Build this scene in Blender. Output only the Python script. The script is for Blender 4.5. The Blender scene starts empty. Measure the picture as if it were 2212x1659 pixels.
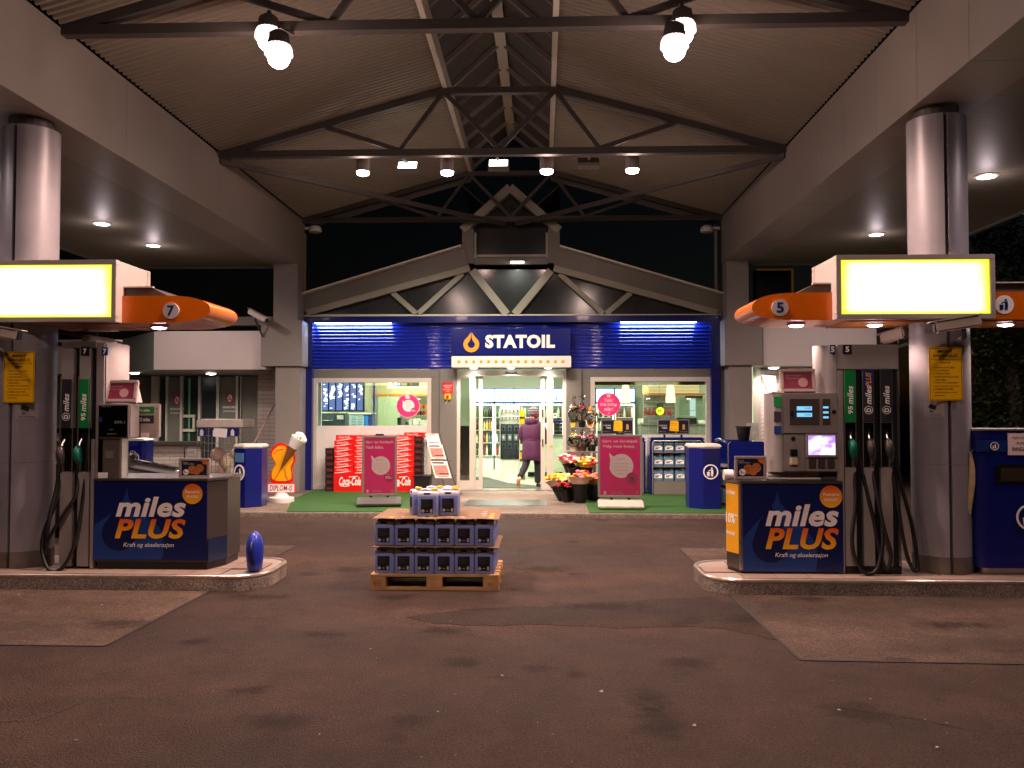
import bpy, bmesh, math, random
from mathutils import Vector, Matrix
random.seed(7)
SC = bpy.context.scene
COL = SC.collection
R = math.radians

# ------------------------------------------------------------------ camera
F = 1855.0                       # focal length in pixels of a 2212 px wide picture
CAMH = 1.65
cam_d = bpy.data.cameras.new('camera'); cam = bpy.data.objects.new('camera', cam_d); COL.objects.link(cam)
cam_d.sensor_width = 36.0; cam_d.lens = 36.0*F/2212.0; cam_d.clip_start = .05; cam_d.clip_end = 900
cam.location = (0, 0, CAMH); cam.rotation_euler = (R(90+1.745), 0, R(2.04)); SC.camera = cam
CR = cam.rotation_euler.to_matrix()

# ------------------------------------------------------------------ night sky, moonlight, exposure
W = bpy.data.worlds.new('World'); SC.world = W; W.use_nodes = True
nt = W.node_tree; sky = nt.nodes.new('ShaderNodeTexSky'); sky.sky_type = 'NISHITA'; sky.sun_disc = False
sky.sun_elevation = R(-5); sky.sun_rotation = R(40)
bg = nt.nodes['Background']; bg.inputs['Strength'].default_value = .05
nt.links.new(sky.outputs[0], bg.inputs[0])
sd = bpy.data.lights.new('moon_light', 'SUN'); sd.energy = .004; sd.angle = R(.5); sd.color = (.7, .8, 1)
so = bpy.data.objects.new('moon_light', sd); so.rotation_euler = (R(50), 0, R(40)); COL.objects.link(so)
SC.view_settings.view_transform = 'Standard'; SC.view_settings.look = 'None'
SC.view_settings.exposure = .25; SC.view_settings.gamma = 1; SC.view_settings.use_curve_mapping = False
SC.render.engine = 'CYCLES'; SC.cycles.use_denoising = True
SC.cycles.max_bounces = 7; SC.cycles.diffuse_bounces = 3; SC.cycles.glossy_bounces = 3
SC.cycles.transparent_max_bounces = 12; SC.cycles.sample_clamp_indirect = 4
SC.cycles.caustics_reflective = False; SC.cycles.caustics_refractive = False

# ------------------------------------------------------------------ picture measurement -> world
def U(px, py, Y):
    d = CR @ Vector(((px-1106)/F, -(py-829.5)/F, -1)); t = Y/d.y
    return (d.x*t, CAMH+d.z*t)
def X(px, Y, py=886): return U(px, py, Y)[0]
def Z(py, Y, px=1106): return U(px, py, Y)[1]
def G(px, py, z=0):
    d = CR @ Vector(((px-1106)/F, -(py-829.5)/F, -1)); t = (z-CAMH)/d.z
    return (d.x*t, d.y*t)

# ------------------------------------------------------------------ materials
def lin(h):
    if isinstance(h, tuple): return h
    h = h.lstrip('#'); c = [int(h[i:i+2], 16)/255 for i in (0, 2, 4)]
    return tuple(x/12.92 if x <= .04045 else ((x+.055)/1.055)**2.4 for x in c)
MATS = {}
def M(name, col, rough=.5, metal=0, var=0, scale=6, bump=0, bscale=None, emit=0, ecol=None, spec=.5, coat=0):
    if name in MATS: return MATS[name]
    m = bpy.data.materials.new(name); m.use_nodes = True; n = m.node_tree; b = n.nodes['Principled BSDF']
    c = lin(col)
    b.inputs['Base Color'].default_value = (*c, 1); b.inputs['Roughness'].default_value = rough
    b.inputs['Metallic'].default_value = metal; b.inputs['Specular IOR Level'].default_value = spec
    b.inputs['Coat Weight'].default_value = coat
    if emit:
        b.inputs['Emission Color'].default_value = (*lin(ecol or col), 1); b.inputs['Emission Strength'].default_value = emit
    if var or bump:
        tc = n.nodes.new('ShaderNodeTexCoord')
        if var:
            nz = n.nodes.new('ShaderNodeTexNoise'); nz.inputs['Scale'].default_value = scale; nz.inputs['Detail'].default_value = 7
            nz.inputs['Roughness'].default_value = .65
            n.links.new(tc.outputs['Object'], nz.inputs['Vector'])
            rp = n.nodes.new('ShaderNodeMapRange'); rp.inputs[1].default_value = .3; rp.inputs[2].default_value = .7
            rp.inputs[3].default_value = 1-var; rp.inputs[4].default_value = 1+var
            n.links.new(nz.outputs['Fac'], rp.inputs[0])
            mx = n.nodes.new('ShaderNodeVectorMath'); mx.operation = 'SCALE'; mx.inputs[0].default_value = c
            n.links.new(rp.outputs[0], mx.inputs['Scale']); n.links.new(mx.outputs[0], b.inputs['Base Color'])
            rr = n.nodes.new('ShaderNodeMapRange'); rr.inputs[3].default_value = max(.02, rough*(1-var)); rr.inputs[4].default_value = min(1, rough*(1+var))
            n.links.new(nz.outputs['Fac'], rr.inputs[0]); n.links.new(rr.outputs[0], b.inputs['Roughness'])
        if bump:
            n2 = n.nodes.new('ShaderNodeTexNoise'); n2.inputs['Scale'].default_value = bscale or scale*6; n2.inputs['Detail'].default_value = 5
            n.links.new(tc.outputs['Object'], n2.inputs['Vector'])
            bp = n.nodes.new('ShaderNodeBump'); bp.inputs['Strength'].default_value = bump; bp.inputs['Distance'].default_value = .01
            n.links.new(n2.outputs['Fac'], bp.inputs['Height']); n.links.new(bp.outputs[0], b.inputs['Normal'])
    MATS[name] = m
    return m
def E(name, col, s):
    if name in MATS: return MATS[name]
    m = bpy.data.materials.new(name); m.use_nodes = True; n = m.node_tree; n.nodes.clear()
    e = n.nodes.new('ShaderNodeEmission'); e.inputs[0].default_value = (*lin(col), 1); e.inputs[1].default_value = s
    o = n.nodes.new('ShaderNodeOutputMaterial'); n.links.new(e.outputs[0], o.inputs[0]); MATS[name] = m
    return m
def glass(name, tint='#ffffff', refl=1.0, rough=.02):
    if name in MATS: return MATS[name]
    m = bpy.data.materials.new(name); m.use_nodes = True; n = m.node_tree; n.nodes.clear()
    t = n.nodes.new('ShaderNodeBsdfTransparent'); t.inputs[0].default_value = (*lin(tint), 1)
    g = n.nodes.new('ShaderNodeBsdfGlossy'); g.inputs['Roughness'].default_value = rough
    fr = n.nodes.new('ShaderNodeFresnel'); fr.inputs[0].default_value = 1.5
    mu = n.nodes.new('ShaderNodeMath'); mu.operation = 'MULTIPLY'; mu.inputs[1].default_value = refl; mu.use_clamp = True
    mx = n.nodes.new('ShaderNodeMixShader'); o = n.nodes.new('ShaderNodeOutputMaterial')
    n.links.new(fr.outputs[0], mu.inputs[0]); n.links.new(mu.outputs[0], mx.inputs[0])
    n.links.new(t.outputs[0], mx.inputs[1]); n.links.new(g.outputs[0], mx.inputs[2]); n.links.new(mx.outputs[0], o.inputs[0])
    MATS[name] = m
    return m

# ------------------------------------------------------------------ objects
ORG = {}
def tag(o, label=None, cat=None, group=None, kind=None):
    for k, v in (('label', label), ('category', cat), ('group', group), ('kind', kind)):
        if v: o[k] = v
    return o
def thing(name, label, cat, loc=(0, 0, 0), group=None, kind=None):
    o = bpy.data.objects.new(name, None); COL.objects.link(o); o.location = loc; o.empty_display_size = .1
    ORG[o] = Vector(loc)
    return tag(o, label, cat, group, kind)
def copy_tree(o, parent=None):
    c = o.copy(); COL.objects.link(c)
    if parent: c.parent = parent
    for ch in o.children: copy_tree(ch, c)
    return c
def place(o, loc, rz=0):
    o.location = loc; o.rotation_euler = (0, 0, rz); return o

TXT = {}
def glyphs(s, bold, shear):
    k = (s, bold, shear)
    if k not in TXT:
        c = bpy.data.curves.new('t', 'FONT'); c.body = s; c.size = 1; c.resolution_u = 3; c.offset = bold; c.shear = shear
        c.space_character = 1+bold*1.5; c.space_line = .95
        o = bpy.data.objects.new('t', c); COL.objects.link(o)
        me = bpy.data.meshes.new_from_object(o)
        v = [(a.co.x, a.co.y) for a in me.vertices]; f = [tuple(p.vertices) for p in me.polygons]
        bpy.data.objects.remove(o); bpy.data.meshes.remove(me); bpy.data.curves.remove(c)
        xs = [a[0] for a in v] or [0, 1]; ys = [a[1] for a in v] or [0, 1]
        TXT[k] = (v, f, min(xs), max(xs), min(ys), max(ys))
    return TXT[k]

class MB:
    def __init__(s): s.v = []; s.f = []
    def add(s, v, f):
        n = len(s.v); s.v += [tuple(a) for a in v]; s.f += [tuple(i+n for i in q) for q in f]; return s
    def box(s, x0, x1, y0, y1, z0, z1):
        v = [(x, y, z) for z in (z0, z1) for y in (y0, y1) for x in (x0, x1)]
        return s.add(v, [(0, 2, 3, 1), (4, 5, 7, 6), (0, 1, 5, 4), (2, 6, 7, 3), (0, 4, 6, 2), (1, 3, 7, 5)])
    def bar(s, p, q, w, h=None, up=(0, 0, 1)):
        h = h or w; p = Vector(p); q = Vector(q); d = (q-p).normalized(); up = Vector(up)
        if abs(d.dot(up)) > .98: up = Vector((0, 1, 0))
        a = d.cross(up).normalized()*w/2; b = a.cross(d).normalized()*h/2
        v = [p-a-b, p+a-b, p+a+b, p-a+b, q-a-b, q+a-b, q+a+b, q-a+b]
        return s.add(v, [(3, 2, 1, 0), (4, 5, 6, 7), (0, 1, 5, 4), (1, 2, 6, 5), (2, 3, 7, 6), (3, 0, 4, 7)])
    def prism(s, poly, y0, y1, f=None):
        f = f or (lambda a, b, c: (a, c, b)); n = len(poly)
        v = [f(a, b, y0) for a, b in poly]+[f(a, b, y1) for a, b in poly]
        return s.add(v, [tuple(range(n)), tuple(range(2*n-1, n-1, -1))]+[(i, n+i, n+(i+1) % n, (i+1) % n) for i in range(n)])
    def prismz(s, poly, z0, z1): return s.prism(poly, z0, z1, lambda a, b, c: (a, b, c))
    def prismx(s, poly, x0, x1): return s.prism(poly, x0, x1, lambda a, b, c: (c, a, b))
    def tube(s, pts, r, n=8, cap=True):
        pts = [Vector(p) for p in pts]; k = len(pts); rs = r if isinstance(r, (list, tuple)) else [r]*k
        v = []; a = None
        for i, p in enumerate(pts):
            d = (pts[min(i+1, k-1)]-pts[max(i-1, 0)]).normalized()
            if a is None:
                a = d.cross(Vector((0, 0, 1))) if abs(d.z) < .9 else d.cross(Vector((0, 1, 0)))
            else: a = a-d*a.dot(d)
            a.normalize(); b = d.cross(a)
            v += [p+(a*math.cos(t)+b*math.sin(t))*rs[i] for t in [2*math.pi*j/n for j in range(n)]]
        f = [(i*n+j, i*n+(j+1) % n, (i+1)*n+(j+1) % n, (i+1)*n+j) for i in range(k-1) for j in range(n)]
        if cap: f += [tuple(range(n-1, -1, -1)), tuple(range((k-1)*n, k*n))]
        return s.add(v, f)
    def cyl(s, p, q, r, n=16): return s.tube([p, q], r, n)
    def lathe(s, prof, c=(0, 0, 0), n=20, ax='z', sy=1):
        v = []
        for r, h in prof:
            for j in range(n):
                t = 2*math.pi*j/n; a, b = r*math.cos(t), r*math.sin(t)*sy
                v.append((c[0]+a, c[1]+b, c[2]+h) if ax == 'z' else (c[0]+a, c[1]+h, c[2]+b))
        k = len(prof)
        f = [(i*n+j, i*n+(j+1) % n, (i+1)*n+(j+1) % n, (i+1)*n+j) for i in range(k-1) for j in range(n)]
        f += [tuple(range(n-1, -1, -1)), tuple(range((k-1)*n, k*n))]
        return s.add(v, f)
    def sphere(s, c, r, sc=(1, 1, 1), nu=12, nv=8):
        prof = [(max(1e-4, r*math.sin(math.pi*i/nv)), -r*math.cos(math.pi*i/nv)) for i in range(nv+1)]
        m = MB().lathe(prof, n=nu)
        return s.add([(c[0]+a*sc[0], c[1]+b*sc[1], c[2]+d*sc[2]) for a, b, d in m.v], m.f)
    def disc(s, x, z, r, y0, y1, n=24, sx=1):
        return s.prism([(x+r*sx*math.cos(2*math.pi*i/n), z+r*math.sin(2*math.pi*i/n)) for i in range(n)], y0, y1)
    def ring(s, x, z, r0, r1, y0, y1, n=24, sx=1):
        v = []
        for i in range(n):
            t = 2*math.pi*i/n; c_, s_ = math.cos(t)*sx, math.sin(t)
            v += [(x+r0*c_, y0, z+r0*s_), (x+r1*c_, y0, z+r1*s_), (x+r1*c_, y1, z+r1*s_), (x+r0*c_, y1, z+r0*s_)]
        f = []
        for i in range(n):
            a, b = 4*i, 4*((i+1) % n)
            f += [(a+k, b+k, b+(k+1) % 4, a+(k+1) % 4) for k in range(4)]
        return s.add(v, f)
    def frame(s, x0, x1, z0, z1, w, y0, y1):
        s.box(x0, x1, y0, y1, z1-w, z1); s.box(x0, x1, y0, y1, z0, z0+w)
        s.box(x0, x0+w, y0, y1, z0+w, z1-w); return s.box(x1-w, x1, y0, y1, z0+w, z1-w)
    def text(s, t, x0, x1, z0, z1, y, bold=.0, shear=0, mirror=False):
        v, f, a, b, c, d = glyphs(t, bold, shear); h = z1-z0; kz = h/max(d-c, 1e-6)
        if x1 is None: x1 = x0+(b-a)*kz
        kx = (x1-x0)/max(b-a, 1e-6)
        w = [(x0+(p-a)*kx, y, z0+(q-c)*kz) for p, q in v]
        if mirror: w = [(x0+x1-p[0], p[1], p[2]) for p in w]
        return s.add(w, f)
    def xf(s, m):
        s.v = [tuple(m @ Vector(p)) for p in s.v]; return s
    def rot(s, c, rx=0, ry=0, rz=0):
        m = Matrix.Rotation(rz, 4, 'Z') @ Matrix.Rotation(ry, 4, 'Y') @ Matrix.Rotation(rx, 4, 'X')
        c = Vector(c); return s.xf(Matrix.Translation(c) @ m @ Matrix.Translation(-c))
    def build(s, name, mat, parent=None, smooth=0, bevel=0, seg=2, norm=True):
        me = bpy.data.meshes.new(name); o = bpy.data.objects.new(name, me); COL.objects.link(o)
        if parent is not None:
            org = ORG[parent]; o.parent = parent
        else:
            xs, ys, zs = zip(*s.v); org = Vector(((min(xs)+max(xs))/2, (min(ys)+max(ys))/2, min(zs))); o.location = org
        ORG[o] = org
        me.from_pydata([(a-org.x, b-org.y, c-org.z) for a, b, c in s.v], [], s.f)
        if norm or bevel:
            bm = bmesh.new(); bm.from_mesh(me)
            if norm: bmesh.ops.recalc_face_normals(bm, faces=bm.faces)
            if bevel:
                es = [e for e in bm.edges if len(e.link_faces) == 2 and e.calc_face_angle(0) > .5]
                bmesh.ops.bevel(bm, geom=es, offset=bevel, segments=seg, affect='EDGES', clamp_overlap=True)
            bm.to_mesh(me); bm.free()
        if smooth or bevel:
            me.polygons.foreach_set('use_smooth', [True]*len(me.polygons))
            me.set_sharp_from_angle(angle=R(smooth or 35))
        me.materials.append(mat)
        return o
def part(name, mat, parent, *shapes, **kw):
    b = MB()
    for q in shapes: getattr(b, q[0])(*q[1:])
    return b.build(name, mat, parent, **kw)
def B(x0, x1, y0, y1, z0, z1): return ('box', x0, x1, y0, y1, z0, z1)
def arc(cx, cy, r, a0, a1, n=8, ry=None):
    return [(cx+r*math.cos(R(a0+(a1-a0)*i/n)), cy+(ry or r)*math.sin(R(a0+(a1-a0)*i/n))) for i in range(n+1)]
def rrect(x0, x1, y0, y1, r, n=4):
    return arc(x1-r, y0+r, r, -90, 0, n)+arc(x1-r, y1-r, r, 0, 90, n)+arc(x0+r, y1-r, r, 90, 180, n)+arc(x0+r, y0+r, r, 180, 270, n)
def lamp(name, kind, loc, e, col, parent=None, angle=150, blend=.6, size=.1, rot=(0, 0, 0), sy=None):
    d = bpy.data.lights.new(name, kind); d.energy = e; d.color = col
    o = bpy.data.objects.new(name, d); COL.objects.link(o)
    if kind == 'SPOT': d.spot_size = R(angle); d.spot_blend = blend; d.shadow_soft_size = size
    elif kind == 'AREA':
        d.size = size
        if sy: d.shape = 'RECTANGLE'; d.size_y = sy
    else: d.shadow_soft_size = size
    if parent: o.parent = parent; loc = Vector(loc)-ORG[parent]
    o.location = loc; o.rotation_euler = rot
    return o
ORD = ['first', 'second', 'third', 'fourth', 'fifth', 'sixth', 'seventh', 'eighth', 'ninth', 'tenth', 'eleventh', 'twelfth']
PINK = (1, .66, .55); WARM = (1, .84, .70); SHOP = (.90, 1, .74); COOL = (.75, .88, 1)

# ------------------------------------------------------------------ shared materials
m_grey = M('grey_cladding', '#87807a', .45, 0, .07, 1.3)
m_greyd = M('grey_wall_paint', '#6f6c66', .5, 0, .06, 2)
m_steel = M('brown_grey_steel', '#3f3a38', .55, 0, .1, 3)
m_deck = M('beige_roof_deck', '#81796c', .6, 0, .08, .8)
m_soffit = M('soffit_boards', '#7c7668', .5, 0, .08, .7)
m_alu = M('aluminium', '#b9b6b2', .32, .85, .05, 8)
m_alup = M('painted_aluminium_frame', '#cfc8bd', .4, .2, .04, 5)
m_steelb = M('brushed_steel', '#a9a6a6', .28, .95, .08, 12)
m_blue = M('glossy_blue_paint', '#0e1a68', .2, 0, .05, 3, coat=.3)
m_blued = M('blue_bin_steel', '#0c1668', .33, 0, .1, 4)
m_navy = M('navy_print', '#0e1b56', .3, 0, .03, 3)
m_navyl = M('lighter_navy_print', '#1c3272', .3)
m_white = M('white_paint', '#dcd9d4', .45, 0, .03, 4)
m_whitep = M('white_print', '#f0eeea', .5)
m_black = M('black_plastic', '#0c0c0d', .42, 0, .1, 9)
m_rubber = M('black_rubber', '#0a0a0b', .5, 0, .15, 12)
m_orange = M('orange_paint', '#cc6208', .28, 0, .06, 2, coat=.2)
m_orangep = M('orange_print', '#f59a10', .4)
m_orangeg = M('deep_orange_print', '#f07a14', .4)
m_yel = M('yellow_print', '#f2b705', .45, 0, .05, 4)
m_pink = M('magenta_print', '#ee3a84', .35)
m_pinkw = M('pale_pink_print', '#f3d9d6', .5)
m_red = M('red_carton_print', '#e01210', .4, 0, .05, 6)
m_dark = M('dark_void', '#050505', .8)
m_glass = glass('clear_window_glass', '#f4f8f4', 2.6, .01)
m_card = M('brown_cardboard', '#7d6246', .8, 0, .1, 5, .15, 60)
m_pumpg = M('pump_panel_grey', '#958f8c', .4, .1, .08, 3)
# ================================================================== ground
def ground_mat(name, c0, c1, stain, scale=1.0, rough=.75):
    m = bpy.data.materials.new(name); m.use_nodes = True; n = m.node_tree; b = n.nodes['Principled BSDF']; L = n.links.new
    b.inputs['Specular IOR Level'].default_value = .18
    tc = n.nodes.new('ShaderNodeTexCoord')
    def noise(sc, det=6, ro=.6, vec=None):
        q = n.nodes.new('ShaderNodeTexNoise'); q.inputs['Scale'].default_value = sc; q.inputs['Detail'].default_value = det; q.inputs['Roughness'].default_value = ro
        L(vec or tc.outputs['Object'], q.inputs['Vector']); return q.outputs['Fac']
    def ramp(f, a, b_, lo, hi):
        q = n.nodes.new('ShaderNodeMapRange'); q.inputs[1].default_value = a; q.inputs[2].default_value = b_; q.inputs[3].default_value = lo; q.inputs[4].default_value = hi
        L(f, q.inputs[0]); return q.outputs[0]
    def mul(a, c):
        q = n.nodes.new('ShaderNodeMath'); q.operation = 'MULTIPLY'; L(a, q.inputs[0]); L(c, q.inputs[1]); return q.outputs[0]
    mp = n.nodes.new('ShaderNodeMapping'); mp.inputs['Scale'].default_value = (.45, 1.3, 1); L(tc.outputs['Object'], mp.inputs['Vector'])
    big = ramp(noise(.55*scale, 5, .6, mp.outputs[0]), .33, .67, .55, 1.42)
    mid = ramp(noise(3.2*scale, 6, .7), .3, .7, .75, 1.28)
    fine = ramp(noise(70, 3, .7), .32, .68, .4, 1.75)
    spots = ramp(noise(1.9*scale, 3, .5), .66, .74, 1, stain)
    v = n.nodes.new('ShaderNodeTexVoronoi'); v.inputs['Scale'].default_value = 120; L(tc.outputs['Object'], v.inputs['Vector'])
    peb = ramp(v.outputs['Distance'], .0, .6, 1.4, .6)
    grain = n.nodes.new('ShaderNodeMix'); grain.data_type = 'RGBA'; grain.inputs[6].default_value = (*lin(c0), 1); grain.inputs[7].default_value = (*lin(c1), 1)
    L(noise(26*scale, 4, .7), grain.inputs[0])
    sc = n.nodes.new('ShaderNodeVectorMath'); sc.operation = 'SCALE'; L(grain.outputs[2], sc.inputs[0])
    L(mul(mul(mul(big, mid), mul(fine, spots)), peb), sc.inputs['Scale']); L(sc.outputs[0], b.inputs['Base Color'])
    L(ramp(big, .55, 1.42, rough-.18, rough+.15), b.inputs['Roughness'])
    bp = n.nodes.new('ShaderNodeBump'); bp.inputs['Strength'].default_value = 1; bp.inputs['Distance'].default_value = .008
    L(mul(fine, peb), bp.inputs['Height']); L(bp.outputs[0], b.inputs['Normal'])
    return m
m_asph = ground_mat('worn_asphalt', '#403129', '#56453c', .5)
m_conc = ground_mat('stained_concrete', '#56473e', '#6b594d', .55, 1.4)
m_pave = ground_mat('pavement_concrete', '#8a7a6e', '#a29283', .75, 1.6)
m_kerb = ground_mat('kerb_concrete', '#9c8f84', '#b5a79a', .6, 2)
def struct(name, mat, *sh, **kw): return tag(part(name, mat, None, *sh, **kw), kind='structure')
struct('asphalt_ground', m_asph, B(-300, 300, -300, 300, -.5, 0))
# concrete filling slabs, 4 mm proud of the asphalt
struct('concrete_slab', m_conc, ('prismz', [(-9.5, 5.95), (G(205, 1408)[0], 5.95), (G(640, 1180)[0], 10.4), (-9.5, 10.4)], -.2, .004))
struct('concrete_slab', m_conc, ('prismz', [(1.70, 5.78), (9.5, 5.55), (9.5, 10.3), (1.62, 10.4)], -.2, .004))
m_joint = M('dark_joint', '#1d1815', .8)
def joint(pts, w=.022):
    b = MB()
    for (a, c), (d, e) in zip(pts, pts[1:]):
        L_ = math.hypot(d-a, e-c); nx_, ny_ = -(e-c)/L_*w/2, (d-a)/L_*w/2
        b.add([(a+nx_, c+ny_, .0052), (a-nx_, c-ny_, .0052), (d-nx_, e-ny_, .0052), (d+nx_, e+ny_, .0052)], [(0, 1, 2, 3)])
    tag(b.build('slab_joint', m_joint), kind='structure')
joint([(-9.5, 5.95), (G(205, 1408)[0], 5.95), (G(640, 1180)[0], 10.4), (-9.5, 10.4)]); joint([(9.5, 5.55), (1.70, 5.78), (1.62, 10.4), (9.5, 10.3)])
joint([(-6.1, 5.96), (-6.0, 7.77)], .012); joint([(4.6, 5.7), (4.65, 7.77)], .012)
# pavement in front of the shop with kerb
SW = .06; FY = 17.1
struct('pavement', m_pave, ('prismz', [(-4.75, 13.3), (4.6, 13.3), (4.6, 17.05), (-12, 22), (-12, 16.6), (-5.4, 16.2), (-5.15, 13.9), (-5.0, 13.5)], -.2, SW))
for i in range(10):
    x0 = -4.72+i*.93
    struct('kerb', m_kerb, B(x0, x0+.924, 13.2, 13.297, -.2, SW+.006), bevel=.012)
m_turf = M('green_artificial_turf', '#26560f', .95, 0, .35, 9, .9, 260)
def turf(poly, label):
    b = MB().prismz(poly, SW+.001, SW+.012); t = tag(b.build('artificial_turf_mat', m_turf), label, 'turf mat', 'green turf mats before the shop')
    return t
xl = [G(674, 1058, SW)[0], G(577, 1105, SW)[0]]
turf([(-4.0, 13.34), (X(891, 13.4), 13.34), (X(898, 16.2), 17.0), (-4.52, 17.0), (-4.45, 15.2)], 'green artificial turf mat under the red drink cartons left of the door')
turf([(X(1272, 13.4), 13.34), (3.75, 13.34), (3.75, 17.0), (X(1256, 16.9), 17.0)], 'green artificial turf mat under the blue bin and jug racks right of the door')
# entrance grating
gr = thing('entrance_grating', 'dark metal foot grating set in the pavement before the shop door', 'grating', (-.63, 14.9, SW))
gx0, gx1 = X(1005, 14.7), X(1180, 14.7)
part('grating_frame', m_steelb, gr, B(gx0, gx1, 14.3, 15.25, SW-.01, SW+.004))
b = MB(); k = 0
while gx0+.03+k*.034 < gx1-.03:
    b.box(gx0+.03+k*.034, gx0+.045+k*.034, 14.33, 15.22, SW+.004, SW+.012); k += 1
o = b.build('grating_bars', m_black, gr); o['kind'] = 'stuff'
# irregular darker resurfaced lane between the islands
pp = [(880, 1335), (1010, 1316), (1180, 1310), (1350, 1300), (1540, 1290), (1640, 1318), (1690, 1362), (1722, 1396), (1690, 1392), (1640, 1372), (1560, 1360), (1480, 1352), (1330, 1356), (1190, 1350), (1040, 1352), (940, 1346)]
pp = [G(a+random.uniform(-9, 9), c+random.uniform(-2.5, 2.5)) for a, c in [(p[0]+(q[0]-p[0])*k/3, p[1]+(q[1]-p[1])*k/3) for p, q in zip(pp, pp[1:]+pp[:1]) for k in range(3)]]
tag(MB().prismz(pp, -.1, .0022).build('asphalt_patch', ground_mat('dark_patch_asphalt', '#33271f', '#46382f', .6)), kind='structure')
# manhole stain / oil drip, litter
m_oil = M('oil_stain', '#141110', .35, 0, .2, 20)
def blob(px, py, rx, ry, z=.003):
    cx, cy = G(px, py); return [(cx+rx*math.cos(t)*(1+.25*math.sin(3*t+px)), cy+ry*math.sin(t)*(1+.2*math.cos(5*t))) for t in [2*math.pi*i/22 for i in range(22)]]
def stain_mat(name, col, rough):
    m = bpy.data.materials.new(name); m.use_nodes = True; n = m.node_tree; L = n.links.new; b = n.nodes['Principled BSDF']
    b.inputs['Base Color'].default_value = (*lin(col), 1); b.inputs['Roughness'].default_value = rough; b.inputs['Specular IOR Level'].default_value = .15
    tc = n.nodes.new('ShaderNodeTexCoord'); sb = n.nodes.new('ShaderNodeVectorMath'); sb.operation = 'SUBTRACT'; sb.inputs[1].default_value = (.5, .5, .5); L(tc.outputs['Generated'], sb.inputs[0])
    ml = n.nodes.new('ShaderNodeVectorMath'); ml.operation = 'MULTIPLY'; ml.inputs[1].default_value = (2, 2, 0); L(sb.outputs[0], ml.inputs[0])
    ln = n.nodes.new('ShaderNodeVectorMath'); ln.operation = 'LENGTH'; L(ml.outputs[0], ln.inputs[0])
    g = n.nodes.new('ShaderNodeNewGeometry'); nz = n.nodes.new('ShaderNodeTexNoise'); nz.inputs['Scale'].default_value = 9; nz.inputs['Detail'].default_value = 6; nz.inputs['Roughness'].default_value = .7; L(g.outputs['Position'], nz.inputs['Vector'])
    ad = n.nodes.new('ShaderNodeMath'); ad.operation = 'MULTIPLY_ADD'; ad.inputs[1].default_value = 1.9; L(nz.outputs['Fac'], ad.inputs[0]); L(ln.outputs['Value'], ad.inputs[2])
    mr = n.nodes.new('ShaderNodeMapRange'); mr.inputs[1].default_value = 1.15; mr.inputs[2].default_value = 1.75; mr.inputs[3].default_value = .34; mr.inputs[4].default_value = 0; L(ad.outputs[0], mr.inputs[0])
    tr = n.nodes.new('ShaderNodeBsdfTransparent'); mx = n.nodes.new('ShaderNodeMixShader'); L(mr.outputs[0], mx.inputs[0]); L(tr.outputs[0], mx.inputs[1]); L(b.outputs[0], mx.inputs[2])
    L(mx.outputs[0], n.nodes['Material Output'].inputs[0]); return m
m_oil2 = stain_mat('soaked_oil', '#17110e', .7)
k = 0
for px, py, rx, ry in ((421, 1386, .16, .16), (1484, 1432, .3, .22), (2036, 1352, .3, .2), (2118, 1353, .2, .16), (1155, 1445, .16, .12), (1245, 1458, .1, .1), (1000, 1432, .2, .2), (955, 1362, .3, .18), (1420, 1560, .2, .4), (1400, 1510, .2, .3),
                       (700, 1370, .24, .18), (1640, 1340, .5, .3), (1300, 1310, .6, .22), (560, 1290, .4, .2), (1850, 1540, .3, .25), (600, 1560, .3, .2), (880, 1560, .18, .2), (250, 1350, .35, .25), (1750, 1295, .35, .14), (1180, 1230, .5, .3), (760, 1230, .4, .3)):
    cx, cy = G(px, py); z = (.0066+k*.0001) if (px > 1700 or px < 420) and py < 1420 else (.0026+k*.0001); k += 1
    tag(MB().add([(cx-rx, cy-ry, z), (cx+rx, cy-ry, z), (cx+rx, cy+ry, z), (cx-rx, cy+ry, z), (cx, cy, z+.00004)], [(0, 1, 4), (1, 2, 4), (2, 3, 4), (3, 0, 4)]).build('oil_stain', m_oil2, norm=False), kind='structure')
rc = random.Random(5)
for sx_, sy_, ang_, n_ in ((-3.2, 4.3, .25, 26), (.6, 3.4, 1.2, 18), (1.5, 4.9, -.5, 20), (-.6, 6.6, .1, 22), (-2.4, 9.4, -.15, 18), (1.0, 9.8, .5, 14)):
    b = MB(); px_, py_ = sx_, sy_; prev = None; w0 = .004
    for i in range(n_):
        ang_ += rc.uniform(-.5, .5); w_ = w0*rc.uniform(.4, 1.3)*(1-abs(i/n_-.4))
        nx_, ny_ = -math.sin(ang_)*w_, math.cos(ang_)*w_; cur = ((px_+nx_, py_+ny_, .0022), (px_-nx_, py_-ny_, .0022))
        if prev: b.add([prev[0], prev[1], cur[1], cur[0]], [(0, 1, 2, 3)])
        prev = cur; st = rc.uniform(.03, .09); px_ += math.cos(ang_)*st; py_ += math.sin(ang_)*st
    tag(b.build('asphalt_crack', M('crack_black', '#120e0c', .9)), kind='structure')
m_lit = M('pale_litter', '#8f867e', .8)
b = MB()
for px, py in ((860, 1337), (972, 1344), (1086, 1462), (1577, 1309), (2044, 1565), (2046, 1586), (2024, 1618), (163, 1602), (505, 1270), (1300, 1496), (1812, 1537), (1881, 1513), (946, 1541), (220, 1308), (2126, 1278), (40, 1286), (460, 1496), (370, 1334), (800, 1405), (1500, 1570), (690, 1590), (1235, 1650)):
    cx, cy = G(px, py); s = random.uniform(.006, .016); a = random.uniform(0, 3)
    b.add([(cx+s*math.cos(a+t)*random.uniform(.6, 1.2), cy+s*math.sin(a+t), .005+random.uniform(0, .008)) for t in (0, 1.4, 3, 4.6)], [(0, 1, 2, 3)])
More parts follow.
